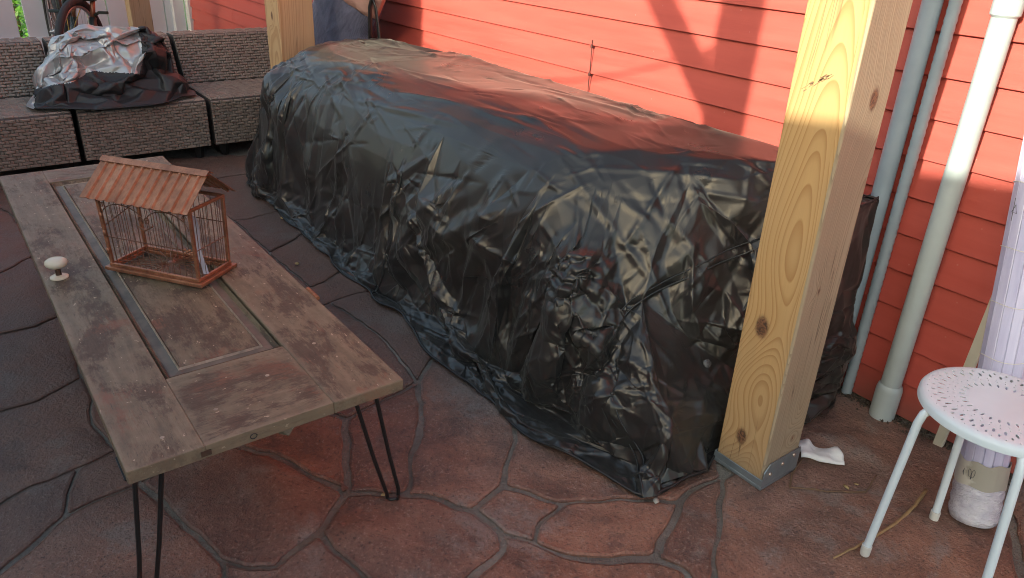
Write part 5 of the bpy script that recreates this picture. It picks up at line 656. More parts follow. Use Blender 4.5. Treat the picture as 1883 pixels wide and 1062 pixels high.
1122 1123 1110 1116 1132 1131 1116 1131 1090 1125 1092 1117 1124 1126 1101 1126 1118 1094 1134 1119 1102 1119 955 945 1127 1109 1095 1129 1130 1114 1131 1104 1090 1119 1134 1148 1119 1148 1136 1130 1124 1114 1135 1108 1120 1135 1103 1121 1123 1139 1111 1142 1095 1112 1128 1141 1129 1143 1113 1115
1141 1144 1130 1144 1145 1130 1146 1117 1108 1147 1108 1135 1137 1166 1165 1137 1165 1135 1148 926 1136 1149 1127 1140 1153 1125 1146 1138 1156 1168 1155 1149 1140 1157 1142 1143 1157 1143 1131 1161 1132 1125 1161 1125 1153 1152 1164 1134 1163 1153 1146 1163 1146 1147 1164 1154 1148 1165 1147 1135
1179 1150 1139 1179 1139 1168 1167 1149 1155 1178 1155 1140 1142 1169 1178 1142 1178 1140 1131 1173 1172 1131 1172 1157 1150 1179 1171 1170 1142 1157 1141 1171 1158 1158 1159 1144 1171 1179 1211 1171 1211 1206 1145 1160 1162 1174 1151 1161 1160 1175 1162 1175 1164 1152 1176 1153 1163 1194 1165 1166
1164 927 1154 52 1166 12 1167 1155 1178 1157 1172 1180 1158 1188 1159 1181 1190 1145 1182 1161 1176 1175 1183 1164 1183 1184 1164 1156 1196 1168 1170 1157 1187 1173 1151 1189 1190 1201 1160 1174 1161 1191 1182 1176 1193 1176 1165 1209 1194 1166 1202 1166 52 1202 1171 1198 1158 1188 1200 1181
1181 1200 1190 1189 1174 1191 1175 1201 1192 1192 1232 1183 1195 1178 1204 1178 1169 1204 1189 1191 1207 1191 1182 1208 1241 1218 1192 1182 1193 1208 1218 1232 1192 1193 1209 1221 1203 1210 1196 1185 1211 1179 1200 1188 1214 1200 1214 1230 1187 1199 1213 1216 1201 1190 1216 1190 1200 1215 1199 1189
1221 1220 1219 1221 1219 1193 1201 1216 1241 1219 1208 1193 52 13 1225 52 1225 1202 1209 1202 1222 961 1232 1218 961 1218 1241 1210 1211 1185 1204 1197 1228 1197 1186 1228 1212 1214 1198 1200 1230 1216 1207 1208 1231 1231 1208 1217 1234 1221 1209 1234 1209 1222 1235 1222 1224 1227 1204 19
1238 1214 1212 1240 1189 1207 1240 1207 1231 1210 1236 1245 1210 1245 957 1232 961 1243 1242 1219 1233 1233 1220 1234 1232 1243 1223 1244 1224 1225 1223 956 1226 971 1239 968 971 968 951 1210 957 1237 19 1204 1228 1237 1238 1211 959 968 1214 27 1229 1215 1239 971 1230 971 1246 1216
35 1231 1219 35 1219 1242 1247 1224 1244 1244 1225 13 21 1227 19 1238 1237 959 27 1205 1229 32 1240 1231 971 960 1246 32 1231 35 1246 961 1241 1233 35 1242 38 1233 40 961 962 1243 42 1235 1247 42 1247 1244 962 956 1223 45 1244 13''')
HEAP_V = [(x / 1000, y / 1000, z / 1000) for x, y, z in triples('''-5076 707 709 -5059 678 726 -5052 709 708 -5036 711 726 -5012 742 700 -5000 745 692 -5037 765 713 -5017 744 683 -5015 798 683 -5044 806 692 -4989 887 675 -5050 902 750 -5038 1011 699 -5037 982 738 -5027 1065 729 -5023 1086 688 -5014 1099 700 -5196 496 447 -5198 510 475 -5215 1168 555
-5236 1204 585 -5207 552 506 -5165 524 515 -5176 1187 643 -5099 574 545 -5165 561 552 -5125 561 565 -5140 1192 617 -5128 1154 690 -5123 1165 656 -5079 574 637 -5097 1151 661 -5085 582 654 -5060 582 630 -5087 1130 699 -5068 1116 696 -5057 636 670 -5060 615 664 -5082 647 689 -5018 765 692
-5065 822 714 -5042 876 705 -5074 1072 741 -5055 1081 726 -5163 487 449 -5081 544 508 -5068 570 620 -5074 1146 692 -5049 1102 711 -5053 1081 700 -4977 678 700 -5018 733 709 -5036 745 696 -5047 769 702 -5099 792 705 -5051 1008 740 -5090 1004 733 -5169 1177 476 -5113 503 459 -5138 1176 535
-5061 559 551 -5128 1176 615 -5101 1185 637 -5043 604 628 -5028 629 674 -4996 707 704 -5097 779 693 -5061 874 739 -5094 964 713 -5080 1003 710 -5091 1070 716 -5124 1180 585 -5056 558 595 -5032 1118 689 -4995 703 678 -5055 711 712 -5083 880 699 -5099 1042 693 -5151 1200 488 -5069 491 449
-5128 1206 567 -5021 1153 671 -5000 524 558 -5017 598 623 -4991 657 667 -5063 1099 694 -5047 694 693 -5077 758 693 -5074 914 691 -5074 1065 705 -5118 472 389 -5036 485 531 -5086 1199 605 -5016 1167 646 -5023 1157 660 -5004 607 601 -4984 632 657 -5018 651 680 -5019 758 686 -5021 796 690
-5068 907 706 -5072 1023 709 -5045 1124 707 -5138 1200 455 -5013 572 521 -4969 610 598 -4998 634 633 -4993 857 674 -5017 872 702 -5027 968 696 -5038 1055 709 -5068 472 426 -5045 483 443 -5111 1220 530 -5060 1175 543 -4996 1179 558 -4975 616 635 -4982 617 605 -4957 659 626 -4989 908 677
-5007 1055 681 -5061 483 399 -5110 1208 438 -5100 1226 473 -4996 471 470 -4977 480 447 -5006 1170 603 -4994 559 490 -5041 1148 677 -4980 682 662 -4947 814 642 -4952 949 650 -5053 1019 693 -4988 1092 662 -4979 1129 688 -5038 433 375 -5028 456 413 -5062 1189 467 -5004 1159 527 -4996 1165 628
-4964 599 579 -5022 1171 650 -4932 651 597 -4942 755 624 -4982 1038 668 -5006 483 430 -4991 1183 499 -4982 1168 549 -4986 546 511 -4970 563 513 -4950 674 597 -4941 863 650 -4959 896 677 -4964 1004 661 -5057 1229 417 -4953 499 462 -4976 1182 492 -4941 515 481 -4964 1192 585 -4964 597 536
-4947 598 605 -4944 722 602 -4959 1071 650 -4971 1159 680 -4994 1239 396 -5009 1203 452 -4960 533 481 -4963 1158 608 -4968 605 627 -5005 622 653 -4988 672 664 -4972 713 658 -4999 874 677 -4994 944 677 -4988 991 670 -4999 1028 680 -5022 1114 692 -4907 408 377 -4952 501 486 -4964 1190 505
-4985 1200 557 -5030 566 501 -5041 1167 638 -5002 580 590 -4962 680 631 -4988 755 663 -4963 777 659 -4999 811 679 -4979 1036 673 -5008 1062 690 -4902 384 369 -4946 398 376 -4939 1243 386 -4884 1233 376 -4956 1227 448 -4901 506 466 -4991 520 500 -4999 1171 552 -5016 1167 602 -4962 739 624
-4956 827 651 -4981 836 655 -4985 860 678 -4939 1183 474 -4956 645 611 -4947 754 615 -4933 857 593 -4939 882 579 -4967 889 616 -4964 943 627 -4951 1026 589 -4836 389 373 -4877 1265 369 -4876 447 376 -4896 475 456 -4912 1200 476 -4916 520 488 -4960 559 479 -4975 1147 552 -4974 557 501
-4962 606 521 -4970 1165 606 -4945 674 595 -4965 686 570 -4959 701 595 -4954 805 574 -4982 1059 654 -4995 1084 665 -4887 1243 418 -4868 520 471 -4954 1120 486 -4975 1157 498 -4923 689 570 -4971 714 564 -4959 757 572 -4935 915 589 -4956 938 568 -4954 1069 624 -4849 479 387 -4878 1194 468
-4851 500 465 -4910 585 514 -4960 722 537 -4907 1082 648 -4830 1267 377 -4852 1219 384 -4846 546 493 -4870 583 478 -4933 1153 550 -4926 627 519 -4901 677 543 -4920 957 531 -4877 962 544 -4918 1133 485 -4917 727 549 -4928 756 522 -4962 768 548 -4882 856 556 -4878 914 555 -4847 1076 627
-4741 398 384 -4820 456 373 -4818 1211 375 -4810 471 391 -4810 1200 447 -4809 521 419 -4799 569 446 -4879 1109 486 -4820 574 469 -4895 1120 506 -4856 578 483 -4907 1091 504 -4917 643 510 -4895 1136 581 -4846 1087 593 -4894 667 556 -4908 759 536 -4878 946 533 -4847 992 601 -4847 1028 628
-4756 441 385 -4774 1255 368 -4786 507 407 -4823 1156 480 -4851 641 506 -4881 664 519 -4783 492 374 -5154 592 572 -5122 607 602 -4785 535 384 -4811 576 392 -5236 549 527 -5112 587 621 -5076 626 666 -4860 618 492 -5057 692 701 -4710 527 377 -4793 580 380 -4825 593 462 -5078 637 686
-5065 672 689 -5250 575 564 -4755 545 397 -5146 589 614 -5098 608 660 -5070 600 665 -4821 653 463 -4888 649 485 -5214 583 597 -5145 629 673 -4830 654 432 -4732 578 380 -4805 612 381 -5070 637 705 -4832 678 478 -4905 708 504 -5243 587 589 -4691 567 375 -5189 584 639 -5129 634 681
-4820 676 435 -4845 747 459 -5054 731 708 -5212 616 639 -5195 610 679 -4741 692 377 -4811 637 418 -5052 665 705 -4819 715 459 -5044 694 689 -4858 748 492 -4879 742 509 -5249 601 626 -4668 633 370 -4713 684 375 -4776 690 404 -5129 668 688 -5039 719 693 -4668 683 363 -5199 658 691
-5176 671 696 -4827 700 413 -5097 701 727 -5271 641 670 -4679 705 381 -5165 700 715 -5126 769 717 -4828 744 440 -5052 723 731 -5073 721 718 -4873 763 483 -5279 683 668 -5216 734 696 -4778 770 379 -4804 733 419 -4843 770 483 -4739 751 407 -4838 790 467 -5026 751 694 -5280 760 674
-5283 810 675 -4663 741 345 -4668 770 368 -4805 788 391 -5065 787 741 -5159 771 691 -5157 765 723 -4801 813 412 -5115 800 749 -4787 787 443 -4784 816 467 -5072 767 720 -4882 821 497 -4988 799 693 -5252 850 684 -4720 780 398 -4754 814 373 -5140 807 735 -4837 818 464 -4665 801 350
-4690 830 372 -5148 805 696 -4791 854 427 -5228 816 706 -4810 857 402 -4795 839 479 -5069 900 691 -5061 857 713 -5038 840 721 -5295 851 667 -4661 879 346 -5180 871 689 -5097 934 729 -4786 879 486 -5044 858 695 -4983 846 697 -4699 863 377 -5126 919 698 -4828 876 437 -4836 883 467
-4655 926 339 -5216 1003 709 -4771 913 391 -5155 916 706 -4810 917 474 -4804 907 508 -5002 890 717 -4708 913 393 -4855 930 497 -5293 979 666 -4655 972 340 -4669 1020 354 -4817 915 438 -5107 949 721 -5077 950 693 -4709 971 377 -4762 969 428 -4849 925 471 -5054 955 701 -5015 946 696
-4798 930 510 -4988 944 710 -5197 1007 699 -5149 990 710 -4848 973 487 -5004 982 695 -5279 1048 672 -4810 1003 413 -4831 939 438 -5107 978 714 -4814 964 516 -4675 1051 362 -4781 1042 413 -4819 1067 420 -4873 1001 478 -5063 972 717 -4841 958 541 -5110 976 695 -4864 1007 500 -5269 1124 670
-4700 1112 370 -5132 1078 707 -5121 1016 717 -4880 1007 580 -4738 1086 398 -5228 1091 700 -5150 1055 696 -4783 1087 399 -5099 1074 707 -4902 1031 514 -4843 1005 582 -5015 1013 722 -4739 1164 378 -4802 1092 451 -4849 1083 468 -4901 1056 504 -5069 1067 692 -5077 1032 712 -5044 1016 731 -4773 1122 377
-4775 1114 406 -5021 1092 739 -5257 1160 656 -5177 1144 667 -5172 1115 703 -5103 1112 685 -5071 1078 720 -4795 1165 381 -4814 1162 416 -4794 1141 453 -4835 1088 497 -5085 1112 695 -5058 1086 700 -4885 1037 577 -5240 1193 601 -4880 1076 521 -4912 1070 519''')]
HEAP_F = triples('''6 8 7 8 9 10 11 12 10 20 23 19 22 24 25 24 26 25 28 29 27 26 46 30 33 37 32 37 38 36 472 15 35 1 0 38 39 6 4 13 55 12 55 42 14 14 42 43 44 22 18 34 47 31 34 35 47 33 63 37
49 15 43 65 51 2 52 39 4 53 6 39 53 9 6 54 40 9 40 67 41 19 59 57 27 71 59 45 60 24 29 62 61 29 31 62 64 1 38 52 53 39 66 54 53 69 55 13 69 56 55 62 31 47 48 85 73 64 50 1
49 43 85 65 74 51 74 52 51 52 75 53 54 76 67 56 77 70 58 79 45 80 61 62 64 84 50 85 43 89 50 84 74 88 68 67 90 44 17 78 59 113 79 91 60 60 91 72 81 73 94 83 116 84 86 98 87 99 76 66
80 92 113 92 81 93 82 104 95 94 73 128 95 105 116 97 129 86 107 76 99 110 89 101 103 78 123 79 112 91 92 115 114 85 102 128 108 119 100 119 109 100 132 120 101 120 110 101 110 102 89 122 103 123 121 111 90 113 114 123
124 125 82 116 117 106 107 152 108 108 152 119 131 109 119 109 153 132 134 102 110 136 112 121 123 114 137 127 149 140 93 94 139 94 141 139 117 142 118 132 144 120 125 124 112 137 114 146 166 127 125 115 126 147 141 128 134 160 142 117
161 143 129 143 98 129 143 130 98 151 152 107 152 131 119 153 144 132 144 162 120 123 137 154 155 125 145 146 138 156 138 147 156 141 134 163 162 163 134 160 169 142 142 170 150 185 143 161 185 130 143 130 187 151 172 152 151 152 173 131
175 144 153 144 175 162 177 145 136 156 147 179 196 148 166 196 149 148 181 159 149 184 171 170 185 186 187 187 202 172 175 188 189 154 165 193 194 146 156 195 157 155 196 219 181 204 169 168 184 170 169 199 185 171 200 202 187 190 177 191
177 214 195 156 179 203 179 180 231 180 197 231 219 220 181 181 220 183 204 184 169 199 205 185 185 205 186 209 174 173 192 193 212 177 213 214 203 215 194 195 229 178 179 231 203 196 216 217 197 218 231 198 221 197 220 222 168 204 223 184
224 205 199 186 225 200 207 208 202 175 237 188 188 226 189 189 226 227 194 215 228 214 240 195 217 241 219 224 234 205 205 234 186 206 207 201 211 261 177 177 261 213 213 238 240 231 248 230 242 234 224 237 243 226 243 227 226 238 265 240
241 249 222 232 250 223 256 225 234 236 251 210 246 270 247 247 272 241 248 273 253 241 272 249 249 250 232 255 256 242 256 206 225 257 207 206 207 258 235 235 258 236 211 260 261 261 263 238 239 267 264 246 268 270 253 269 267 269 253 271
247 270 272 257 258 207 279 259 243 260 280 261 263 282 265 273 274 271 21 22 25 286 263 280 290 266 282 38 0 36 288 26 292 292 30 32 37 36 293 294 284 270 296 286 260 297 290 289 298 270 290 305 37 293 293 36 299 299 36 300
291 21 301 301 25 287 302 289 286 304 32 305 312 298 297 306 294 298 307 284 294 307 285 284 303 288 309 309 288 304 310 306 298 311 297 302 312 310 298 313 293 299 295 2 3 296 317 311 308 303 318 320 306 310 322 3 4 318 303 324
325 312 311 326 310 312 305 313 319 313 299 327 328 321 314 331 254 315 333 334 311 323 318 324 309 319 336 335 326 312 332 323 324 309 336 340 341 320 310 327 329 348 347 321 328 337 322 5 344 334 338 325 335 312 347 328 320 329 349 348
355 330 321 329 337 349 330 350 331 343 324 339 356 335 325 353 341 326 354 347 341 355 350 330 344 375 334 375 325 334 340 345 365 365 345 366 336 346 366 357 321 347 357 355 321 349 5 358 359 343 360 344 362 375 353 363 341 369 357 347
349 358 371 350 372 276 363 367 354 367 369 354 346 342 368 342 364 368 373 7 8 360 352 374 352 383 374 375 376 353 366 346 377 367 382 369 370 378 357 364 371 387 357 378 350 380 375 362 352 381 383 376 367 363 382 385 370 370 385 378
371 373 388 258 257 372 390 380 379 380 396 376 383 381 391 377 368 392 393 378 385 388 373 395 390 396 380 391 381 397 393 408 378 402 384 376 397 377 392 387 394 386 405 408 393 374 383 401 407 402 396 399 404 393 386 394 419 394 388 419
389 360 409 412 398 402 397 392 413 414 386 419 416 402 407 416 412 402 417 404 399 404 420 405 403 397 423 412 428 417 417 424 404 431 415 411 416 427 428 424 430 420 419 435 418 419 421 435 430 436 420 429 414 437 435 421 451 431 432 415
434 438 424 424 438 430 438 436 430 426 445 439 431 444 432 374 401 445 427 433 428 429 437 442 278 252 436 440 459 431 444 460 432 432 447 427 449 438 434 450 278 436 425 12 451 446 441 464 453 454 433 454 434 417 455 449 434 449 443 438
435 458 457 445 463 462 445 464 463 451 14 461 452 467 459 460 469 453 465 448 471 458 461 466 462 463 474 453 470 454 454 470 455 448 472 471 457 466 456 463 23 474 465 471 31 470 475 455 455 476 473 461 16 472 474 23 20 31 471 34
470 267 475 476 271 473 473 274 259 0 1 2 2 51 3 3 51 4 15 16 461 15 461 43 8 6 9 10 9 41 12 55 14 14 43 461 45 24 22 45 22 58 18 22 21 27 23 28 26 24 46 32 30 33 15 472 16 9 40 41
41 11 10 11 13 12 17 44 18 44 58 22 19 23 27 15 49 35 49 48 35 61 27 29 46 33 30 2 1 50 2 50 65 72 46 24 72 24 60 51 52 4 53 54 9 55 56 42 42 70 43 19 27 59 35 73 81 35 81 47
46 63 33 37 64 38 53 87 66 40 54 67 41 67 11 11 68 13 68 69 13 42 56 70 71 27 61 46 72 63 64 37 63 64 63 83 73 35 48 43 70 77 43 77 89 85 48 49 50 74 65 86 75 52 53 75 87 54 66 76
67 68 11 56 69 77 83 63 72 83 72 82 57 59 78 59 71 80 45 79 60 71 61 80 81 62 47 52 74 97 52 97 86 64 83 84 84 97 74 77 69 101 77 101 89 75 86 87 76 100 67 67 100 88 88 69 68 58 44 90
58 90 79 93 126 115 93 115 92 59 80 113 80 62 92 72 91 82 92 62 81 82 95 83 83 95 116 116 96 84 84 96 97 87 99 66 69 88 132 132 101 69 103 57 78 90 111 79 93 81 94 73 85 128 85 89 102 96 106 97
107 108 76 76 108 100 88 100 109 88 109 132 123 78 113 79 111 112 91 112 124 113 92 114 91 124 82 166 125 155 166 155 157 95 104 140 95 140 105 96 116 106 106 118 97 97 118 129 86 129 98 98 99 87 111 121 112 125 104 82
104 127 140 116 105 117 106 117 118 130 107 99 120 133 110 133 134 110 90 135 121 138 114 115 125 127 104 94 128 141 118 142 129 98 130 99 130 151 107 131 153 109 154 122 123 135 136 121 136 145 112 145 125 112 146 114 138 138 115 147
126 93 139 127 148 149 140 149 159 140 159 105 134 128 102 105 160 117 142 150 129 129 150 161 120 162 133 133 162 134 135 191 136 167 158 126 167 126 139 147 126 158 127 166 148 171 161 150 171 150 170 159 160 105 154 137 165 165 137 146
168 169 160 142 169 170 153 131 174 153 174 175 171 185 161 130 185 187 187 172 151 152 172 173 173 174 131 163 162 189 163 189 176 175 189 162 166 157 178 166 178 196 180 179 147 180 147 158 167 198 180 167 180 158 139 182 198 139 198 167
196 181 149 183 160 159 183 159 181 182 139 141 163 176 182 163 182 141 193 192 164 193 164 154 160 183 168 195 155 145 195 145 177 136 191 177 173 172 208 173 208 209 165 146 194 180 198 197 184 199 171 187 186 200 200 201 202 189 227 176
203 194 156 157 195 178 178 216 196 196 217 219 183 220 168 184 224 199 200 206 201 201 207 202 202 208 172 245 244 212 245 212 193 174 210 175 190 211 177 178 229 216 198 182 221 182 176 221 222 204 168 222 223 204 223 224 184 225 206 200
209 210 174 188 237 226 193 165 228 165 194 228 214 213 240 195 240 229 203 231 230 216 247 217 218 197 221 219 241 220 221 176 227 223 233 224 207 235 208 208 236 209 236 210 209 210 237 175 213 261 238 228 215 239 229 246 216 216 246 247
231 218 248 218 221 248 220 241 222 222 232 223 233 242 224 234 225 186 235 236 208 253 215 203 253 203 230 193 228 245 240 265 229 243 273 221 243 221 227 230 248 253 217 247 241 248 221 273 249 232 222 242 233 223 242 223 250 243 237 210
243 210 252 242 256 234 251 252 210 262 281 244 262 244 245 245 228 264 239 215 267 215 253 267 273 243 274 250 254 242 254 255 242 256 255 276 256 257 206 236 258 277 236 277 251 243 252 279 246 229 265 246 265 266 245 264 262 238 263 265
228 239 264 285 272 270 285 270 284 246 266 268 253 273 271 249 272 250 274 243 259 254 276 255 276 257 256 277 252 251 252 278 279 261 280 263 264 267 283 265 282 266 275 250 285 250 272 285 26 288 287 26 287 25 282 263 286 282 286 289
32 304 288 32 288 292 289 290 282 268 266 270 291 18 21 260 286 280 292 26 30 290 270 266 36 0 295 297 298 290 305 32 37 298 294 270 300 36 295 295 0 2 301 21 25 296 311 286 311 302 286 303 287 288 250 275 285 250 285 307
306 307 294 287 303 308 287 308 301 314 306 320 314 320 328 302 297 289 307 254 250 305 293 313 306 314 307 307 314 321 321 315 307 315 254 307 316 301 308 311 312 297 309 304 319 319 304 305 322 295 3 317 333 311 323 308 318 324 303 309
315 321 330 315 330 331 327 299 300 329 300 295 308 323 332 308 332 316 329 295 322 309 340 339 309 339 324 334 325 311 327 300 329 337 329 322 331 276 254 333 338 334 348 342 313 348 313 327 326 341 310 336 319 342 319 313 342 344 338 361
344 361 362 5 322 4 343 332 324 345 340 336 336 342 346 341 347 320 331 350 276 352 339 340 335 353 326 349 337 5 325 375 356 335 356 353 366 345 336 342 348 364 358 5 7 359 351 343 339 352 360 339 360 343 371 364 348 371 348 349
352 340 365 341 363 354 354 369 347 362 361 379 362 379 380 355 357 350 356 375 353 357 369 370 358 7 373 352 365 381 353 376 363 377 346 368 371 358 373 350 378 372 372 257 276 387 386 368 387 368 364 381 365 366 367 384 382 369 382 370
380 376 375 376 384 367 8 10 395 8 395 373 387 371 388 378 408 372 408 258 372 392 368 386 385 382 393 394 387 388 382 384 398 382 398 399 397 381 366 397 366 377 411 390 400 411 400 410 399 393 382 401 383 391 396 402 376 403 391 397
402 398 384 6 7 4 7 5 4 393 404 405 388 395 406 408 277 258 415 396 390 415 390 411 421 419 388 421 388 406 396 415 407 412 399 398 414 392 386 406 395 10 407 415 416 412 417 399 414 419 418 423 422 401 423 401 391 405 420 408
406 10 421 10 12 425 10 425 421 391 403 423 416 428 412 404 424 420 408 420 277 445 426 409 445 409 360 429 413 392 429 392 414 445 360 374 415 432 416 423 397 429 397 413 429 252 277 420 252 420 436 417 434 424 446 422 423 446 423 429
416 432 427 428 433 417 451 421 425 435 437 414 435 414 418 468 460 459 468 459 467 401 422 446 446 429 441 441 429 442 435 451 458 431 459 444 445 401 446 432 460 447 427 447 433 441 442 465 433 454 417 442 437 448 437 435 456 438 443 436
443 450 436 440 452 459 459 460 444 464 445 446 447 453 433 465 442 448 454 455 434 448 437 456 456 435 457 450 279 278 439 445 462 464 441 465 460 453 447 457 458 466 458 451 461 451 12 14 259 279 443 259 443 473 448 456 472 443 449 473
443 279 450 452 281 467 463 464 28 460 468 469 464 465 28 453 469 470 449 455 473 264 468 467 264 467 262 467 281 262 463 28 23 28 465 31 469 283 470 455 475 476 472 456 466 466 461 472 469 468 264 469 264 283 35 34 471 35 471 472
29 28 31 470 283 267 475 267 269 271 476 475 271 475 269 473 271 274''')
SEAMS = {k: [(x / 1000, y / 1000, z / 1000) for x, y, z in triples(v)] for k, v in {
 'e0': '''-1357 1356 309 -1355 1373 321 -1353 1391 332 -1350 1412 340 -1348 1432 350 -1355 1451 359 -1353 1470 371 -1345 1484 387 -1336 1493 407 -1326 1507 422 -1318 1533 433 -1311 1561 445 -1300 1587 457 -1285 1611 471 -1268 1635 487 -1247 1655 505 -1240 1687 517 -1222 1712 534 -1208 1740 548 -1189 1763 565
-1166 1780 583 -1160 1813 592 -1141 1835 609 -1124 1861 624 -1112 1890 637 -1086 1906 655 -1057 1898 674 -1030 1888 693 -1025 1914 700 -1024 1941 703 -1024 1968 705 -1023 1995 706 -1023 2023 708 -1022 2049 711 -1022 2075 714 -1021 2102 717 -1025 2129 721''',
 'e1': '''-1376 1355 312 -1373 1375 318 -1371 1395 328 -1368 1412 340 -1364 1426 357 -1358 1440 374 -1363 1460 383 -1360 1480 396 -1352 1494 414 -1341 1502 431 -1326 1522 446 -1320 1549 457 -1313 1577 469 -1298 1600 484 -1283 1624 499 -1263 1644 517 -1255 1676 531 -1238 1701 548 -1222 1729 564 -1206 1754 579
-1183 1770 597 -1176 1803 606 -1160 1828 622 -1140 1850 639 -1127 1878 653 -1108 1902 668 -1080 1901 689 -1054 1888 707 -1051 1915 708 -1052 1942 705 -1052 1970 706 -1051 1997 708 -1051 2024 710 -1050 2049 712 -1049 2075 718 -1044 2098 731 -1050 2123 721''',
 'v0': '''-1033 1288 7 -1041 1289 22 -1055 1295 32 -1069 1302 39 -1083 1310 42 -1094 1321 45 -1101 1334 48 -1102 1347 46 -1111 1356 51 -1123 1363 59 -1135 1368 68 -1149 1367 80 -1161 1361 93 -1174 1358 105 -1187 1355 117 -1201 1352 128 -1215 1349 140 -1227 1348 152 -1240 1348 165 -1252 1348 178
-1265 1349 190 -1279 1352 202 -1292 1356 213 -1303 1367 209 -1319 1371 215 -1323 1385 213 -1325 1381 229 -1329 1376 245 -1333 1371 261 -1337 1366 277 -1342 1360 294 -1357 1356 309''',
 'v1': '''-1057 1274 12 -1066 1290 11 -1076 1303 15 -1090 1311 22 -1095 1325 21 -1105 1337 24 -1114 1347 27 -1125 1354 34 -1137 1360 43 -1149 1366 51 -1162 1364 63 -1175 1361 76 -1187 1364 88 -1200 1362 101 -1213 1360 114 -1225 1357 126 -1238 1356 139 -1251 1355 152 -1264 1352 164 -1277 1350 177
-1289 1345 190 -1301 1353 199 -1314 1356 210 -1325 1368 206 -1335 1379 207 -1340 1378 224 -1341 1371 238 -1340 1362 252 -1346 1357 268 -1352 1353 283 -1362 1359 296 -1376 1355 312''',
 'm0': '''-2505 1232 26 -2514 1232 9 -2516 1251 8 -2509 1251 25 -2505 1255 43 -2507 1268 56 -2507 1274 73 -2511 1286 87 -2510 1293 104 -2510 1301 121 -2510 1308 138 -2509 1315 155 -2509 1321 172 -2508 1326 189 -2507 1330 206 -2505 1333 223 -2504 1334 241 -2502 1335 258 -2501 1334 275 -2499 1335 293
-2497 1338 310 -2495 1340 327 -2493 1344 345 -2491 1345 363 -2490 1343 381 -2488 1344 400 -2486 1350 417 -2484 1360 433 -2483 1363 451 -2481 1367 470 -2481 1361 486 -2479 1372 507''',
 'l0': '''-4210 1326 8 -4205 1336 23 -4205 1327 7 -4218 1324 20 -4210 1341 19 -4212 1325 10 -4216 1327 27 -4219 1330 45 -4220 1333 63 -4220 1336 80 -4220 1343 97 -4219 1349 113 -4219 1356 129 -4219 1363 145 -4220 1370 160 -4220 1377 175 -4221 1383 191 -4221 1391 206 -4222 1398 221 -4222 1405 236
-4222 1414 251 -4222 1422 266 -4222 1432 281 -4222 1443 296 -4222 1449 313 -4223 1456 330 -4225 1454 348 -4227 1455 366 -4229 1455 384 -4230 1458 402 -4232 1462 419 -4231 1466 432''',
 'hem': '''-4210 1326 8 -4185 1320 7 -4161 1313 7 -4136 1307 8 -4114 1299 18 -4087 1304 23 -4066 1289 8 -4041 1292 21 -4019 1281 8 -3991 1272 7 -3963 1264 7 -3937 1257 8 -3912 1250 8 -3891 1243 19 -3869 1251 7 -3843 1262 8 -3815 1271 8 -3797 1274 30 -3771 1272 21 -3748 1267 7
-3721 1268 7 -3692 1272 8 -3663 1280 8 -3635 1291 14 -3622 1266 8 -3593 1264 7 -3566 1262 7 -3540 1259 8 -3514 1255 7 -3489 1251 7 -3460 1248 7 -3432 1247 7 -3403 1249 7 -3376 1250 8 -3358 1270 8 -3332 1272 8 -3305 1269 8 -3281 1257 8 -3253 1253 8 -3224 1248 8
-3193 1245 8 -3165 1244 8 -3141 1242 8 -3116 1237 8 -3090 1233 8 -3064 1235 9 -3037 1235 9 -3007 1239 7 -2976 1245 7 -2954 1265 7 -2935 1244 9 -2908 1236 7 -2883 1232 8 -2858 1228 8 -2832 1223 9 -2807 1219 7 -2781 1218 7 -2755 1219 7 -2729 1221 7 -2701 1225 7
-2670 1228 8 -2640 1232 8 -2609 1236 8 -2579 1237 8 -2553 1238 8 -2528 1237 13 -2505 1232 26 -2483 1215 16 -2452 1214 10 -2419 1217 8 -2388 1222 8 -2361 1232 21 -2334 1244 8 -2306 1249 8 -2285 1251 22 -2261 1243 11 -2233 1235 8 -2207 1228 13 -2181 1222 19 -2157 1220 25
-2136 1211 19 -2112 1206 14 -2085 1201 11 -2057 1194 9 -2028 1189 8 -2000 1185 8 -1972 1182 8 -1945 1180 10 -1919 1183 8 -1893 1186 8 -1864 1187 8 -1833 1188 10 -1802 1192 8 -1773 1192 8 -1751 1196 25 -1730 1202 8 -1704 1196 8 -1677 1198 7 -1651 1199 7 -1630 1203 18
-1609 1197 7 -1582 1192 7 -1555 1188 7 -1529 1185 8 -1499 1183 8 -1467 1183 8 -1435 1182 8 -1401 1186 8 -1370 1192 8 -1342 1201 8 -1313 1210 8 -1288 1218 8 -1262 1229 7 -1236 1238 8 -1207 1246 8 -1176 1255 8 -1145 1260 8 -1114 1265 8 -1085 1271 10 -1057 1274 12
-1033 1288 7 -1022 1312 8 -1015 1334 7 -1028 1348 20 -1019 1364 8 -1016 1380 8 -1016 1396 8 -1017 1413 8 -1016 1432 8 -1014 1451 8 -1011 1472 8 -1008 1497 8 -1003 1524 8 -1036 1561 21 -1045 1584 7 -1046 1616 7 -1046 1645 9 -1050 1670 18 -1062 1693 21 -1052 1713 15
-1051 1736 24 -1043 1761 27 -1019 1816 20 -1007 1843 12 -1003 1874 8 -1001 1905 8 -1014 1929 7 -1014 1958 7 -1014 1984 7 -1014 2008 8 -1013 2033 7 -989 2044 8 -991 2072 8 -997 2100 8 -1007 2130 9 -1008 2163 9 -1018 2165 25''',
}.items()}

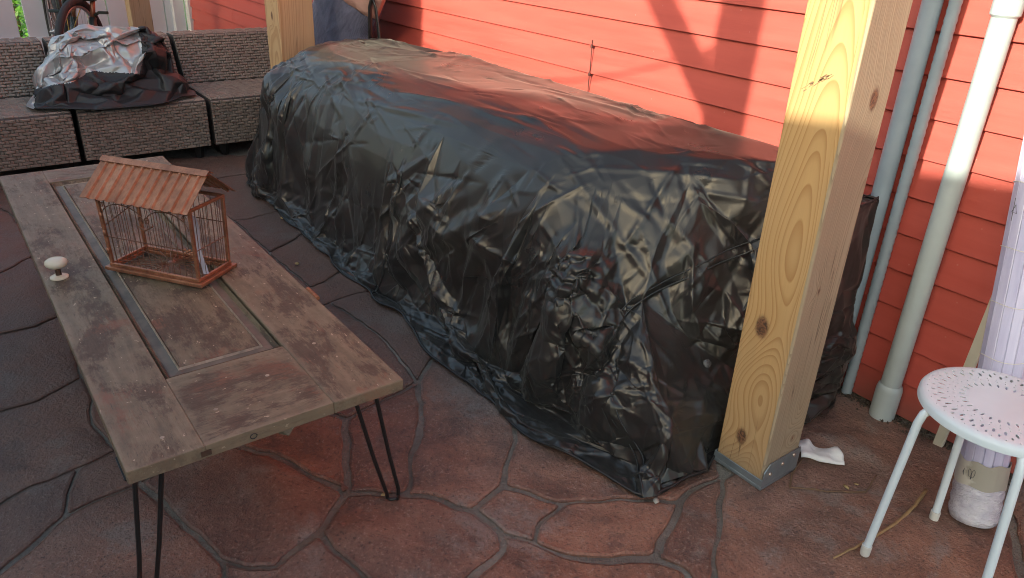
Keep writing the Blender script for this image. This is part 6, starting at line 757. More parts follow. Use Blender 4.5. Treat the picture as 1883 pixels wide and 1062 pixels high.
def refine(co, faces, lv=3, sm=1):
    """stiff sheet: straight creases between flat facets, with slightly rounded edges"""
    o = raw('tmp_refine', co, faces); md = o.modifiers.new('s', 'SUBSURF'); md.subdivision_type = 'SIMPLE'; md.levels = lv; md.render_levels = lv
    md = o.modifiers.new('m', 'SMOOTH'); md.factor = .5; md.iterations = sm
    dg = bpy.context.evaluated_depsgraph_get(); m = bpy.data.meshes.new_from_object(o.evaluated_get(dg)); bpy.data.objects.remove(o); n = len(m.vertices)
    c = np.empty(n * 3, np.float32); m.vertices.foreach_get('co', c); nr = np.empty(n * 3, np.float32); m.vertices.foreach_get('normal', nr); return m, c.reshape(-1, 3), nr.reshape(-1, 3)
def crease(co, nr, h, P, N, u, L, w, A, prof='tent', fan=False):
    """one straight fold: a tent or a sharp crest along a segment, tapering at its ends"""
    od, sx_ = ORD[id(co)]; a0_, a1_ = np.searchsorted(sx_, (P[0] - L - w, P[0] + L + w)); near = od[a0_:a1_]; d = co[near] - P; kp = np.abs(d[:, 2]) < L + w; near = near[kp]; d = d[kp]
    if len(near) == 0: return
    dn_ = d @ N; keep = np.abs(dn_) < .16; near = near[keep]; d = d[keep] - dn_[keep][:, None] * N
    t_ = np.clip(d @ u, 0, L); pr_ = np.linalg.norm(d - t_[:, None] * u, axis=1); s_ = t_ / L
    tp = (1 - s_) * np.minimum(1, s_ * 6 + .25) if fan else np.minimum(1, 3.2 * np.minimum(s_, 1 - s_) + .0)
    ww = w * (.35 + .65 * (s_ if fan else tp)); k = np.maximum(0, 1 - pr_ / ww) if prof == 'tent' else np.exp(-pr_ / (ww * .4))
    ok = np.maximum(0, nr[near] @ N); h[near] += (A * k * tp * ok).astype(np.float32)
rg = np.random.default_rng(4); ORD = {}
def presort(c): od = np.argsort(c[:, 0]); ORD[id(c)] = (od, c[od, 0])
CM, C2, N2 = refine(COVER_V, COVER_F, 4, 2); presort(C2)
h = np.zeros(len(C2), np.float32)
pool_top = np.nonzero(N2[:, 2] > .6)[0]; pool_end = np.nonzero((N2[:, 0] > .45) & (N2[:, 2] < .7))[0]; pool_front = np.nonzero((N2[:, 1] < -.35) & (N2[:, 2] < .75))[0]
def tangent(N, d): d = np.array(d, float); d = d - (d @ N) * N; return d / (np.linalg.norm(d) + 1e-9)
def scatter(pool, n, dirs, L, w, A, prof='tent'):
    for i in rg.choice(pool, n):
        N = N2[i]; d0 = np.array(dirs[rg.integers(len(dirs))], float) + rg.normal(0, .22, 3); u_ = tangent(N, d0); ww = rg.uniform(*w)
        crease(C2, N2, h, C2[i] - u_ * .1, N, u_, rg.uniform(*L), ww, rg.uniform(*A) * ww * (1 if rg.random() < .62 else -.8), prof)
FD = [(0, 0, -1), (.12, 0, -1), (-.5, 0, -1), (-.8, 0, -.9), (.55, 0, -1), (-.3, 0, -1)]
scatter(pool_front, 55, FD, (.30, .80), (.05, .13), (.16, .32)); scatter(pool_front, 70, FD + [(1, 0, .2), (1, 0, -.3)], (.14, .40), (.018, .040), (.16, .34)); scatter(pool_front, 260, FD + [(1, 0, .1)], (.05, .20), (.008, .014), (.24, .46)); scatter(pool_front, 170, FD + [(1, 0, .25)], (.15, .60), (.009, .020), (.35, .6), 'crest')
ED = [(0, 1, .4), (0, 1, .9), (0, .3, 1), (0, 0, 1), (0, .9, -.3), (0, -.6, .9)]
scatter(pool_end, 18, ED, (.25, .6), (.06, .14), (.16, .30)); scatter(pool_end, 18, ED, (.12, .3), (.018, .04), (.16, .32)); scatter(pool_end, 80, ED, (.05, .16), (.007, .013), (.16, .3)); scatter(pool_end, 60, ED, (.2, .45), (.010, .022), (.35, .6), 'crest')
TD = [(1, .1, 0), (1, -.15, 0), (1, .35, 0), (.9, -.5, 0)]
scatter(pool_top, 40, TD, (.3, .8), (.05, .12), (.05, .12)); scatter(pool_top, 200, TD, (.2, .7), (.012, .028), (.16, .32)); scatter(pool_top, 420, TD + [(.6, .8, 0)], (.10, .35), (.008, .014), (.20, .36)); scatter(pool_top, 60, TD, (.2, .6), (.012, .024), (.3, .5), 'crest')
def nearest(x, y, z, pool): return pool[int(np.argmin(((C2[pool] - np.array((x, y, z), np.float32)) ** 2).sum(1)))]
# long pulls: off the middle tie, across the front, off the near corner
for (a_, b_, ww, A) in (((-1.80, 1.3, .62), (-2.46, 1.25, .16), .055, .020), ((-2.05, 1.35, .66), (-2.44, 1.25, .22), .04, .013), ((-2.50, 1.3, .60), (-2.46, 1.25, .12), .03, .016), ((-2.62, 1.35, .6), (-2.52, 1.25, .15), .03, .012), ((-2.3, 1.4, .64), (-2.75, 1.3, .30), .03, .010), ((-3.3, 1.4, .58), (-3.28, 1.25, .06), .035, .013), ((-3.85, 1.4, .55), (-3.7, 1.25, .05), .04, .014), ((-3.05, 1.4, .5), (-2.85, 1.25, .05), .04, -.012), ((-1.55, 1.25, .5), (-1.75, 1.15, .05), .05, .016), ((-2.0, 1.25, .5), (-2.1, 1.2, .05), .045, -.014)):
    i, j = nearest(*a_, pool_front), nearest(*b_, pool_front); v_ = C2[j] - C2[i]; u_ = tangent(N2[i], v_); crease(C2, N2, h, C2[i], N2[i], u_, float(np.linalg.norm(v_)), ww, A)
camp = np.array((0, 0, 1.40)); ray = np.array((-1.408, 1.3, .495)) - camp; ray /= np.linalg.norm(ray)
d = C2 - camp; tt = d @ ray; off = np.linalg.norm(d - tt[:, None] * ray, axis=1); KI = int(np.argmin(np.where(off < .03, tt, 99))); K = C2[KI].astype(float).copy(); KN = N2[KI].astype(float)
u = np.cross(KN, (0, 0, 1)); u /= np.linalg.norm(u); vv = np.cross(KN, u)
for i in range(17):      # pleats radiating from the bunched tie
    a_ = 2 * math.pi * (i + rg.uniform(-.3, .3)) / 17; u_ = (math.cos(a_) * u + math.sin(a_) * vv); crease(C2, N2, h, (K + u_ * .015).astype(np.float32), KN.astype(np.float32), u_.astype(np.float32), rg.uniform(.12, .34), rg.uniform(.016, .036), .013 * (1 if i % 2 else -.7), fan=True)
rel = C2 - K; dist = np.hypot(rel @ u, rel @ vv); th = np.arctan2(rel @ vv, rel @ u); near = np.linalg.norm(rel, axis=1) < .2
h += (near * np.exp(-(dist / .065) ** 2) * (.012 * np.cos(5 * th + 9 * dist / .06) * np.minimum(1, dist / .02) + .022)).astype(np.float32)
C2 = C2 + N2 * h[:, None]; C2[:, 2] = np.maximum(C2[:, 2], .003)
from mathutils.kdtree import KDTree
kd = KDTree(len(C2))
for i, q in enumerate(C2): kd.insert(q, i)
kd.balance(); VN = N2; CO = C2.astype(float)
cv = empty('covered_furniture', (-2.65, 1.75, 0)); tag(cv, 'long furniture wrapped in a wrinkled black weatherproof cover along the red wall', 'furniture cover')
OFF = np.array((-2.65, 1.75, 0))
CM.vertices.foreach_set('co', (C2 - OFF.astype(np.float32)).ravel()); CM.update(); CM.materials.clear(); CM.materials.append(MAT['cover']); CM.shade_smooth()
shell = bpy.data.objects.new('cover_sheet', CM); C.objects.link(shell); shell.parent = cv
def seam(keys, r, name='seam', lift=.002):
    ids = [kd.find(k)[1] for k in keys]; pts = [Vector(CO[i] - OFF + VN[i] * lift) for i in ids]
    for _ in range(2): pts = [pts[0]] + [(pts[i - 1] + pts[i] * 2 + pts[i + 1]) / 4 for i in range(1, len(pts) - 1)] + [pts[-1]]
    MB().tube(pts, r, 6, flat=1).build(name, MAT['seam'], cv, smooth=True)
for k_, r_ in (('e0', .0028), ('e1', .0022), ('v0', .003), ('v1', .0022), ('m0', .0045), ('l0', .003)): seam(SEAMS[k_], r_)
seam(SEAMS['hem'], .0045, 'hem')
# twisted rosette of the tie
ro = MB(); KO = Vector(K - OFF); KN = Vector(KN) * .8; U = Vector(u); V = Vector(vv)
def rp(ang, rad, hgt): return KO + U * rad * math.cos(ang) + V * rad * .92 * math.sin(ang) + KN * hgt
for (R0, r0_, h0, sd) in ((.040, .015, .016, 1), (.027, .010, .024, 4)):
    pts = []; rr = []
    for i in range(40):
        a_ = 2 * math.pi * i / 40; w1 = noise.noise(Vector((math.cos(a_) * 1.6 + sd, math.sin(a_) * 1.6, sd))); pts.append(rp(a_, R0 * (1 + .22 * w1), h0 + .010 * w1)); rr.append(r0_ * (1 + .45 * noise.noise(Vector((math.cos(a_) * 2.6, math.sin(a_) * 2.6 + sd, 3)))))
    ro.tube(pts, rr, 9, closed=True)
for (a0_, a1_) in ((.4, 2.9), (1.7, 4.4), (3.6, 5.9)): ro.tube([rp(a0_, .026, .018), rp((a0_ + a1_) / 2, .006, .022), rp(a1_, .026, .016)], [.007, .010, .006], 8)
ro.build('tie_rosette', MAT['cover'], cv, smooth=True)
# small round reflective badge low on the end
rb = np.array((-1.19, 1.5, .30)); ray = None
def first_hit(px, py):
    f = 1394.48; c = Vector(((px - 941.5) / f, -(py - 531) / f, -1)); dr = (cam_o.matrix_world.to_3x3() @ c).normalized(); d = CO - camp; tt = d @ np.array(dr); of = np.linalg.norm(d - tt[:, None] * np.array(dr), axis=1)
    i = int(np.argmin(np.where(of < .03, tt, 99))); return Vector(CO[i] - OFF), Vector(VN[i])
bp, bn = first_hit(1316, 660); M = Matrix.Translation(bp + bn * .006) @ bn.to_track_quat('Z', 'Y').to_matrix().to_4x4()
MB().lathe([(0, .0035), (.008, .003), (.0125, .0012), (.013, -.004)], n=18, M=M).build('badge', plain('scuffed_clear_badge', (.12, .12, .12), .2, .8, 160, .8, .003), cv, smooth=True)
# the heap: silver lining up and left, black outside below and right
ho = empty('crumpled_cover', (-5.05, .85, .37)); tag(ho, 'crumpled silver and black furniture cover heaped on the middle wicker sofa', 'furniture cover')
HM, H2, HN = refine(HEAP_V, HEAP_F, 3, 7); hh = np.zeros(len(H2), np.float32); presort(H2)
for i in rg.choice(len(H2), 40):
    N = HN[i]; u_ = tangent(N, np.array((.3, .25, -1)) + rg.normal(0, .45, 3)); ww = rg.choice((.08, .05, .03, .012)); crease(H2, HN, hh, H2[i] - u_ * .06, N, u_, rg.uniform(.08, .35), ww, ww * rg.uniform(.16, .32) * (1 if rg.random() < .6 else -.8))
H2 = H2 + HN * hh[:, None]; H2[:, 2] = np.maximum(H2[:, 2], .362)
fx = np.array([.35, .42, .46, .62, .77, .97, 1.03, 1.08]); fz = np.array([.30, .36, .46, .50, .53, .50, .61, .95]); HF = [tuple(pl.vertices) for pl in HM.polygons]
cc = np.array([H2[list(f)].mean(0) for f in HF])
def black(c):
    sag = .02 * noise.noise(Vector((c[1] * 9, c[2] * 9, 1))); return c[1] > 1.085 or c[2] + (c[0] + 4.85) * -.18 < np.interp(c[1], fx, fz) + sag
isb = [black(c) for c in cc]
for nm, mt, test in (('black_outer', 'heap_black', True), ('silver_lining', 'silver', False)):
    sel = [f for f, q in zip(HF, isb) if q == test]; used = sorted({i for f in sel for i in f}); mp_ = {i: k for k, i in enumerate(used)}
    o = raw(nm, [H2[i] - np.array((-5.05, .85, .37)) for i in used], [tuple(mp_[i] for i in f) for f in sel]); o.parent = ho; o.data.materials.append(MAT[mt]); o.data.shade_smooth()
    if test: md2 = o.modifiers.new('thick', 'SOLIDIFY'); md2.thickness = .005; md2.offset = 1
# ------------------------------------------------------------------ table made from an old panelled door on hairpin legs
ZT = .42
tb = empty('door_table', (-2.385, .426, 0)); tag(tb, 'low coffee table made from a weathered panelled door on black hairpin legs', 'table'); TO = Vector((2.385, -.426, 0))
X0, X1, Y0, Y1 = -3.435, -1.335, .125, .727; PX0, PX1, PY0, PY1 = -3.265, -1.63, .273, .551
def tbox(name, x0, x1, y0, y1, z0, z1, m, bev=.002, jit=0):
    b = MB().box(x0, x1, y0, y1, z0, z1); b.v = [tuple(Vector(p) + TO) for p in b.v]; return b.build(name, m, tb, bevel=bev, seg=2)
tbox('stile', X0, X1, Y0, PY0 - .0003, ZT - .031, ZT, MAT['door_x'], .0022); tbox('stile', X0, X1, PY1 + .0003, Y1, ZT - .031, ZT - .0004, MAT['door_x'], .0035)
tbox('rail', PX1, X1 - .001, PY0, PY1, ZT - .0305, ZT - .0008, MAT['door_y'], .0012); tbox('rail', X0 + .001, PX0, PY0, PY1, ZT - .0305, ZT - .0006, MAT['door_y'], .0012)
# raised panel: sunk border and a field with a bevelled edge
b = MB(); m0, m1, m2 = .016, .042, .052
def ring(d, z): return [(PX0 + d, PY0 + d, z), (PX1 - d, PY0 + d, z), (PX1 - d, PY1 - d, z), (PX0 + d, PY1 - d, z)]
rs = [ring(0.0, ZT - .016), ring(.008, ZT - .016), ring(m0, ZT - .0145), ring(m1, ZT - .010), ring(m1 + .002, ZT - .0062), ring(m2 + .01, ZT - .006)]
vs = [p for r_ in rs for p in r_]; fs_ = []
for k in range(len(rs) - 1): fs_ += [(k * 4 + i, k * 4 + (i + 1) % 4, k * 4 + 4 + (i + 1) % 4, k * 4 + 4 + i) for i in range(4)]
fs_.append(tuple(range(len(rs) * 4 - 4, len(rs) * 4))); b.add([tuple(Vector(p) + TO) for p in vs], fs_); b.m = [1 if k // 4 == 2 else 0 for k in range(len(fs_))]; b.build('panel', [MAT['door_panel'], MAT['door_grey']], tb)
def moulding(d, wd, z0, h, m):
    a, c = ring(d, 0), ring(d + wd, 0)
    for i in range(4):
        j = (i + 1) % 4; q = [a[i], a[j], c[j], c[i]]; mid = [tuple((Vector(a[i]) * .55 + Vector(c[i]) * .45)), tuple(Vector(a[j]) * .55 + Vector(c[j]) * .45)]
        vs = [(p[0], p[1], z0) for p in q] + [(mid[0][0], mid[0][1], z0 + h), (mid[1][0], mid[1][1], z0 + h)]
        MB().add([tuple(Vector(p) + TO) for p in vs], [(0, 1, 5, 4), (3, 4, 5, 2), (0, 4, 3), (1, 2, 5), (0, 3, 2, 1)]).build('moulding', m, tb)
moulding(.0006, .013, ZT - .0158, .0125, MAT['door_panel']); moulding(.037, .006, ZT - .0115, .0065, MAT['door_light'])
def rod(pts, r=.0052): MB().tube([tuple(Vector(p) + TO) for p in pts], r, 10).build('rod', MAT['black_rod'], leg_)
for (fx_, fy, sx, sy) in ((-1.412, .728, 1, 1), (-1.44, .128, 1, -1), (-3.34, .70, -1, 1), (-3.30, .27, -1, -1)):
    leg_ = empty('hairpin_leg'); leg_.parent = tb; o_in = -sy
    ta = Vector((fx_ + sx * .03, fy + o_in * .055, ZT - .032)); tb_ = Vector((fx_ + sx * .03, fy + o_in * .108, ZT - .032)) if sy > 0 else Vector((fx_ + sx * .07, fy + .066, ZT - .032))
    if sy < 0: ta = Vector((fx_ + sx * .072, fy + .014, ZT - .032))
    base = Vector((fx_, fy, .0055)); sp = Vector((0.0, .017, 0))
    arc = [base + Vector((math.sin(a) * .012 * sx, math.cos(a) * .016, (0 if abs(a) < 1.2 else .006))) for a in np.linspace(-1.57 - 1.57 * 0, 1.57 * 1, 9) + 1.57]
    hi, lo = (ta, tb_) if sy > 0 else (tb_, ta)
    rod([hi, hi.lerp(base + sp, .6), base + sp + Vector((0, 0, .02))] + arc + [base - sp + Vector((0, 0, .02)), lo.lerp(base - sp, .6), lo])
    b = MB().box(ta.x - .07, ta.x + .012, min(ta.y, tb_.y) - .02, max(ta.y, tb_.y) + .02, ZT - .0345, ZT - .0312); b.v = [tuple(Vector(p) + TO) for p in b.v]; b.build('mounting_plate', MAT['black_rod'], leg_)
# door knob, its rose, the knot and hinge leaf on the edge
kn = empty('door_knob'); kn.parent = tb; kp = Vector((-2.334, .166, ZT)) + TO; kn.location = kp
MB().lathe([(0, .0005), (.0245, .0005), (.024, .004), (.017, .0075), (.010, .009), (.0, .0095)], n=28).build('rose', MAT['ivory'], kn, smooth=True, angle=50)
MB().lathe([(.0085, .0085), (.0075, .014), (.0075, .028), (.012, .033)], n=20).build('neck', MAT['brown_metal'], kn, smooth=True)
MB().lathe([(0, .032), (.012, .032), (.022, .0345), (.0285, .041), (.030, .047), (.0275, .0535), (.020, .058), (.009, .0602), (0, .0606)], n=36).build('knob', MAT['ivory'], kn, smooth=True)
MB().tube([(-.024, .004, .029), (.027, -.003, .0305)], .0012, 6).build('pin', MAT['brown_metal'], kn)
hx = MB(); 
for i in range(5): hx.lathe([(0, 0), (.0062, .0005), (.0062, .0135), (0, .014)], n=10, M=Matrix.Translation(Vector((-1.905 + i * .0145, Y1 + .006, ZT - .004)) + TO) @ Matrix.Rotation(R(90), 4, 'Y'))
hg = hx.build('hinge_knuckle', plain('rusty_hinge', (.27, .10, .045), .6, .4, 90, .5, .002), tb, smooth=True, angle=50)
random.seed(11)
def chunk(name, p, s, m, par, n=7, fl=.5):
    b = MB(); vs = []
    prof = [(0, s * fl), (s * .6, s * fl * .85), (s, s * fl * .3), (s * .95, 0), (0, 0)]
    b.lathe(prof, n=n); b.v = [(x * random.uniform(.6, 1.2), y * random.uniform(.5, 1.1), z * random.uniform(.7, 1.1)) for x, y, z in b.v]; return b.build(name, m, par, loc=p)
for (x, y) in ((-1.45, .33), (-1.52, .47), (-1.41, .21), (-1.60, .62)): MB().lathe([(0, .0008), (.0045, .0006), (.005, 0)], c=Vector((x, y, ZT - .0003)) + TO, n=10).build('plugged_hole', MAT['door_light'], tb)
b = MB().box(X1 - .0003, X1 + .0018, .262, .283, ZT - .024, ZT - .012); b.v = [tuple(Vector(p) + TO) for p in b.v]; b.build('mortise_plate', MAT['brown_metal'], tb)
b = MB().tube([Vector((X1 + .0006 + .0004 * math.sin(a * 3), .37 + .007 * math.cos(a), ZT - .016 + .006 * math.sin(a))) + TO for a in np.linspace(0, 6.1, 24)], .0011, 5); b.build('stamped_mark', MAT['black_rod'], tb)
b = MB().add([tuple(Vector(p) + TO) for p in ((-1.36, .425, ZT - .032), (-1.352, .47, ZT - .032), (-1.347, .448, ZT - .055), (-1.358, .43, ZT - .050), (-1.372, .45, ZT - .032))], [(0, 1, 2, 3), (0, 3, 4), (3, 2, 4), (2, 1, 4)]); b.build('splinter', MAT['door_y'], tb)

# ------------------------------------------------------------------ copper bird cage
cg = empty('bird_cage', (-2.238, .449, ZT), R(35.7)); tag(cg, 'small copper bird cage with corrugated gable roof standing on the door table', 'bird cage')
L, W_, HC = .150, .068, .222      # half length, half width, eave height
cu = MAT['copper']
def frame(name, l, w, z0, z1, t):
    for (x0, x1, y0, y1) in ((-l, l, -w, -w + t), (-l, l, w - t, w), (-l, -l + t, -w + t, w - t), (l - t, l, -w + t, w - t)): MB().box(x0, x1, y0, y1, z0, z1).build(name, cu, cg, bevel=.001)
frame('base_rim', .168, .083, .0005, .011, .022); frame('base_step', L + .006, W_ + .006, .0113, .021, .008)
for sx in (-1, 1):
    for sy in (-1, 1):
        fl = .006
        b = MB(); t = .0045
        vs = [(sx * (L + (fl if k else 0)) + dx, sy * (W_ + (fl * .5 if k else 0)) + dy, z) for k, z in ((0, .021), (1, HC)) for dx, dy in ((-t, -t), (t, -t), (t, t), (-t, t))]
        b.add(vs, [(0, 1, 5, 4), (1, 2, 6, 5), (2, 3, 7, 6), (3, 0, 4, 7), (0, 3, 2, 1), (4, 5, 6, 7)]).build('corner_post', cu, cg, bevel=.0008)
frame('top_rim', L + .011, W_ + .008, HC + .0004, HC + .009, .008)
wm = MAT['cagewire']; cage_bars = []
def wire(pts, r=.0010, name='wire', n=5): return MB().tube(pts, r, n).build(name, wm, cg)
for i in range(1, 15):
    x = -L + 2 * L * i / 15
    for sy in (-1, 1): wire([(x, sy * W_, .02), (x * 1.03, sy * (W_ + .003), HC)])
for i in range(1, 8):
    y = -W_ + 2 * W_ * i / 8
    for sx in (-1, 1): wire([(sx * L, y, .02), (sx * (L + .006), y * 1.03, HC)])
zc = .105
wire([(-L, -W_ - .003, zc), (L, -W_ - .003, zc)], .0017, 'cross_wire'); wire([(-L, W_ + .003, zc + .04), (L, W_ + .003, zc + .04)], .0015, 'cross_wire')
wire([(L + .004, -W_, zc), (L + .005, W_, zc)], .0015, 'cross_wire'); wire([(-L - .004, -W_, zc + .03), (-L - .004, W_, zc + .06)], .0015, 'cross_wire')
for c in (-.5, .5): # two arches and a scroll under the front eave
    wire([(c * L + math.cos(a) * L * .48, -W_ - .006, HC - .055 + math.sin(a) * .045) for a in np.linspace(0, math.pi, 16)], .0016, 'arch_wire')
for s_ in (-1, 1):
    wire([(s_ * (.012 - .010 * math.exp(-t_ * .18) * math.cos(t_) ), -W_ - .008, HC - .045 + .012 * math.exp(-t_ * .18) * math.sin(t_)) for t_ in np.linspace(0, 9, 30)], .0016, 'scroll_wire')
    wire([(s_ * (L - .012) + .009 * math.exp(-t_ * .15) * math.cos(t_), -W_ - .008, HC - .018 + .009 * math.exp(-t_ * .15) * math.sin(t_)) for t_ in np.linspace(0, 9, 26)], .0015, 'scroll_wire')
wire([(-.03, -W_ - .007, HC - .062), (.0, -W_ - .009, HC - .075), (.028, -W_ - .007, HC - .058)], .0024, 'scroll_wire')
for (dx, dz) in ((0, 0), (.008, .005), (-.008, .004), (.006, -.007), (-.007, -.006), (.014, -.002)): MB().lathe([(0, -.004), (.0035, -.003), (.0045, 0), (.0035, .003), (0, .004)], c=(L - .018 + dx, -W_ - .006, zc + dz), n=8).build('latch_flower', cu, cg, smooth=True)
for z in (.06, .115, .17): MB().lathe([(0, -.009), (.005, -.008), (.0045, 0), (.005, .008), (0, .009)], c=(-L - .001, -W_ - .005, z), n=8).build('door_hinge', cu, cg, smooth=True)
for i in range(22):
    a = 2 * math.pi * i / 22; ex = L / max(abs(math.cos(a)), 1e-6); ey = W_ / max(abs(math.sin(a)), 1e-6); r_ = min(ex, ey) ; wire([(.012 * math.cos(a), .012 * math.sin(a), .018), (r_ * math.cos(a), r_ * math.sin(a), .0165)], .0012, 'floor_wire')
MB().lathe([(0, .0205), (.012, .020), (.014, .018), (.012, .0165), (0, .016)], n=14).build('floor_boss', wm, cg, smooth=True)
# tin roof
ZR, ZE, YE, LR = .318, .232, .108, .178; ang = math.atan2(ZR - ZE, YE)
for sy in (-1, 1):
    nrm = Vector((0, sy * math.sin(ang), math.cos(ang))); top = Vector((0, 0, ZR)); bot = Vector((0, sy * YE, ZE)); xs = []
    P = 2 * LR / 11.5; x = -LR
    while x < LR - .001:
        for dx, h in ((0, 0), (P * .62, 0), (P * .74, .0055), (P * .90, .0055)):
            if x + dx <= LR: xs.append((x + dx, h))
        x += P
    xs.append((LR, 0)); vs = []; n = len(xs)
    for th_ in (.0, -.0016):
        for e_ in (top, bot):
            for (x_, h) in xs: vs.append(Vector((x_, 0, 0)) + e_ + nrm * (h + th_) + (Vector((0, sy * random.uniform(-.001, .002), 0)) if e_ is bot else Vector()))
    fs_ = []
    for i in range(n - 1): fs_ += [(i, i + 1, n + i + 1, n + i), (2 * n + i, 3 * n + i, 3 * n + i + 1, 2 * n + i + 1), (n + i, n + i + 1, 3 * n + i + 1, 3 * n + i), (i, 2 * n + i, 2 * n + i + 1, i + 1)]
    fs_ += [(0, n, 3 * n, 2 * n), (n - 1, 3 * n - 1, 4 * n - 1, 2 * n - 1)]; MB().add(vs, fs_).build('roof_sheet', cu, cg)
    MB().add([(-LR, 0, ZR + .0065), (LR + .003, 0, ZR + .0065), (LR + .003, sy * .017, ZR - .0045), (-LR, sy * .017, ZR - .0045), (-LR, 0, ZR + .005), (LR + .003, 0, ZR + .005), (LR + .003, sy * .016, ZR - .006), (-LR, sy * .016, ZR - .006)], [(0, 1, 2, 3), (7, 6, 5, 4), (3, 2, 6, 7), (1, 5, 6, 2), (0, 3, 7, 4)]).build('ridge_cap', cu, cg)
    for x_ in (-L, L): MB().box(x_ - .003, x_ + .003, -.003, .003, 0, math.hypot(YE, ZR - ZE), M=Matrix.Translation((0, sy * YE * .98, ZE - .002)) @ Matrix.Rotation(sy * math.atan2(YE, ZR - ZE), 4, 'X')).build('rafter', cu, cg)
# folded white paper strip lying inside
b = MB(); q = [(.055 + i * .012 * 1.0, .055 - i * .012 + .006 * math.sin(i), .155 - i * .0165) for i in range(9)]
b.add([(x + d_ * .005, y + d_ * .005, z) for x, y, z in q for d_ in (-1, 1)], [(2 * i, 2 * i + 1, 2 * i + 3, 2 * i + 2) for i in range(8)])
pr = b.build('plastic_strip', plain('pale_plastic_strip', (.34, .35, .40), .4)); pr.location = cg.location; pr.rotation_euler = cg.rotation_euler
md = pr.modifiers.new('t', 'SOLIDIFY'); md.thickness = .002; tag(pr, 'pale plastic strip leaning inside the copper bird cage', 'strip')

# ------------------------------------------------------------------ perforated white stool
st = empty('stool', (-.455, 1.765, 0)); tag(st, 'white metal stool with a round perforated seat beside the wrapped roll', 'stool')
RS, ZSS = .170, .465
seat = MB().lathe([(0, ZSS), (.075, ZSS), (.14, ZSS), (.157, ZSS - .0005), (.165, ZSS - .004), (.1695, ZSS - .011), (RS, ZSS - .024), (.1685, ZSS - .024), (.168, ZSS - .012), (.163, ZSS - .006), (.156, ZSS - .0025), (.14, ZSS - .002), (0, ZSS - .002)], n=72)
so = seat.build('seat', MAT['stool'], st, smooth=True, angle=50)
bm = bmesh.new(); bm.from_mesh(so.data); bmesh.ops.remove_doubles(bm, verts=bm.verts, dist=1e-5); bmesh.ops.recalc_face_normals(bm, faces=bm.faces); bm.to_mesh(so.data); bm.free()
cut = MB()
def hole(r, a, la, lb, rotn=0, n=8):
    M = Matrix.Rotation(a, 4, 'Z') @ Matrix.Translation((r, 0, 0)) @ Matrix.Rotation(rotn, 4, 'Z'); vs = [M @ Vector((la * math.cos(2 * math.pi * k / n), lb * math.sin(2 * math.pi * k / n), z)) for z in (ZSS - .01, ZSS + .01) for k in range(n)]
    cut.add(vs, [(k, (k + 1) % n, n + (k + 1) % n, n + k) for k in range(n)] + [tuple(range(n))[::-1], tuple(range(n, 2 * n))])
T = 2 * math.pi
for i in range(36): hole(.142, T * i / 36, .0052, .0026, 0)
for i in range(36): hole(.127, T * (i + .5) / 36, .0016 * 5.2, .0031, 0); 
for i in range(36): hole(.1535, T * (i + .5) / 36, .0019, .0019, 0, 6)
for i in range(36): hole(.1115, T * i / 36, .0018, .0018, 0, 6)
for i in range(36):
    if i % 3: hole(.1005, T * i / 36, .0026, .0017, 0, 6)
    else:
        hole(.1005, T * i / 36, .0062, .0009, R(45), 4); 
for i in range(30): hole(.082, T * i / 30, .0078, .0027, 0)
co_ = cut.build('cutter', MAT['stool'])
md = so.modifiers.new('holes', 'BOOLEAN'); md.operation = 'DIFFERENCE'; md.object = co_; md.solver = 'EXACT'; co_.parent = st
dg = bpy.context.evaluated_depsgraph_get(); dg.update(); nm = bpy.data.meshes.new_from_object(so.evaluated_get(dg)); so.modifiers.clear(); so.data = nm; bpy.data.objects.remove(co_)
feet = [(-.121, -.157), (-.083, .115), (.189, .079), (.151, -.193)]
for (x, y) in feet:
    d_ = Vector((x, y, 0)); dn = d_.normalized(); top = dn * .088; kn_ = dn * .150
    pts = [Vector((top.x, top.y, ZSS - .016)), Vector((kn_.x * .88, kn_.y * .88, ZSS - .017)), Vector((kn_.x * 1.04, kn_.y * 1.04, ZSS - .022)), Vector((kn_.x * 1.13, kn_.y * 1.13, ZSS - .036)), Vector((kn_.x * 1.17, kn_.y * 1.17, ZSS - .06))]
    pts += [pts[-1].lerp(Vector((x, y, .022)), k / 4) for k in range(1, 5)]
    lg = MB().tube(pts, .0098, 14).build('leg', MAT['stool'], st, smooth=True, angle=60); MB().lathe([(0, 0), (.0108, 0), (.0118, .003), (.0122, .03), (.0098, .031)], c=(x, y, 0), n=16).build('foot_cap', MAT['stool_cap'], lg, smooth=True, angle=40)

# ------------------------------------------------------------------ wrapped roll of plastic screening leaning on the wall
a0 = Vector((-.478, 1.972, 0)); a1 = Vector((-.765, 2.20, 1.62)); ax = (a1 - a0); LN = ax.length; Q = ax.to_track_quat('Z', 'X')
rl = empty('screen_roll', a0); rl.rotation_mode = 'QUATERNION'; rl.rotation_quaternion = Q; tag(rl, 'tall lilac white slatted screening roll in clear wrap leaning on the wall', 'roll')
t = NT('lilac_pvc_slat'); o_ = t.co(); MAT['lilac'] = t.out(t.ramp(t.noise(t.co((6, 6, .5)), 12, 4), [(.3, (.46, .45, .66)), (.7, (.58, .57, .76))]), .3, None, Coat_Weight=.5, Coat_Roughness=.15)
RR = .055; n = 15; sl_ = None
for i in range(n):
    a = T * i / n; w_ = T * RR / n * .47
    vs = [(RR - .0015, -w_ * 1.02, .015), (RR + .0002, -w_ * .9, .015), (RR + .0002, w_ * .9, .015), (RR - .0015, w_ * 1.02, .015)]; vs += [(x, y, LN) for x, y, z in vs]
    if sl_ is None: sl_ = MB().add(vs, [(0, 1, 5, 4), (1, 2, 6, 5), (2, 3, 7, 6), (0, 3, 2, 1), (4, 5, 6, 7), (3, 0, 4, 7)]).build('slat', MAT['lilac'], rl)
    else: o = sl_.copy(); C.objects.link(o); o.parent = rl; o.rotation_euler = (0, 0, a)
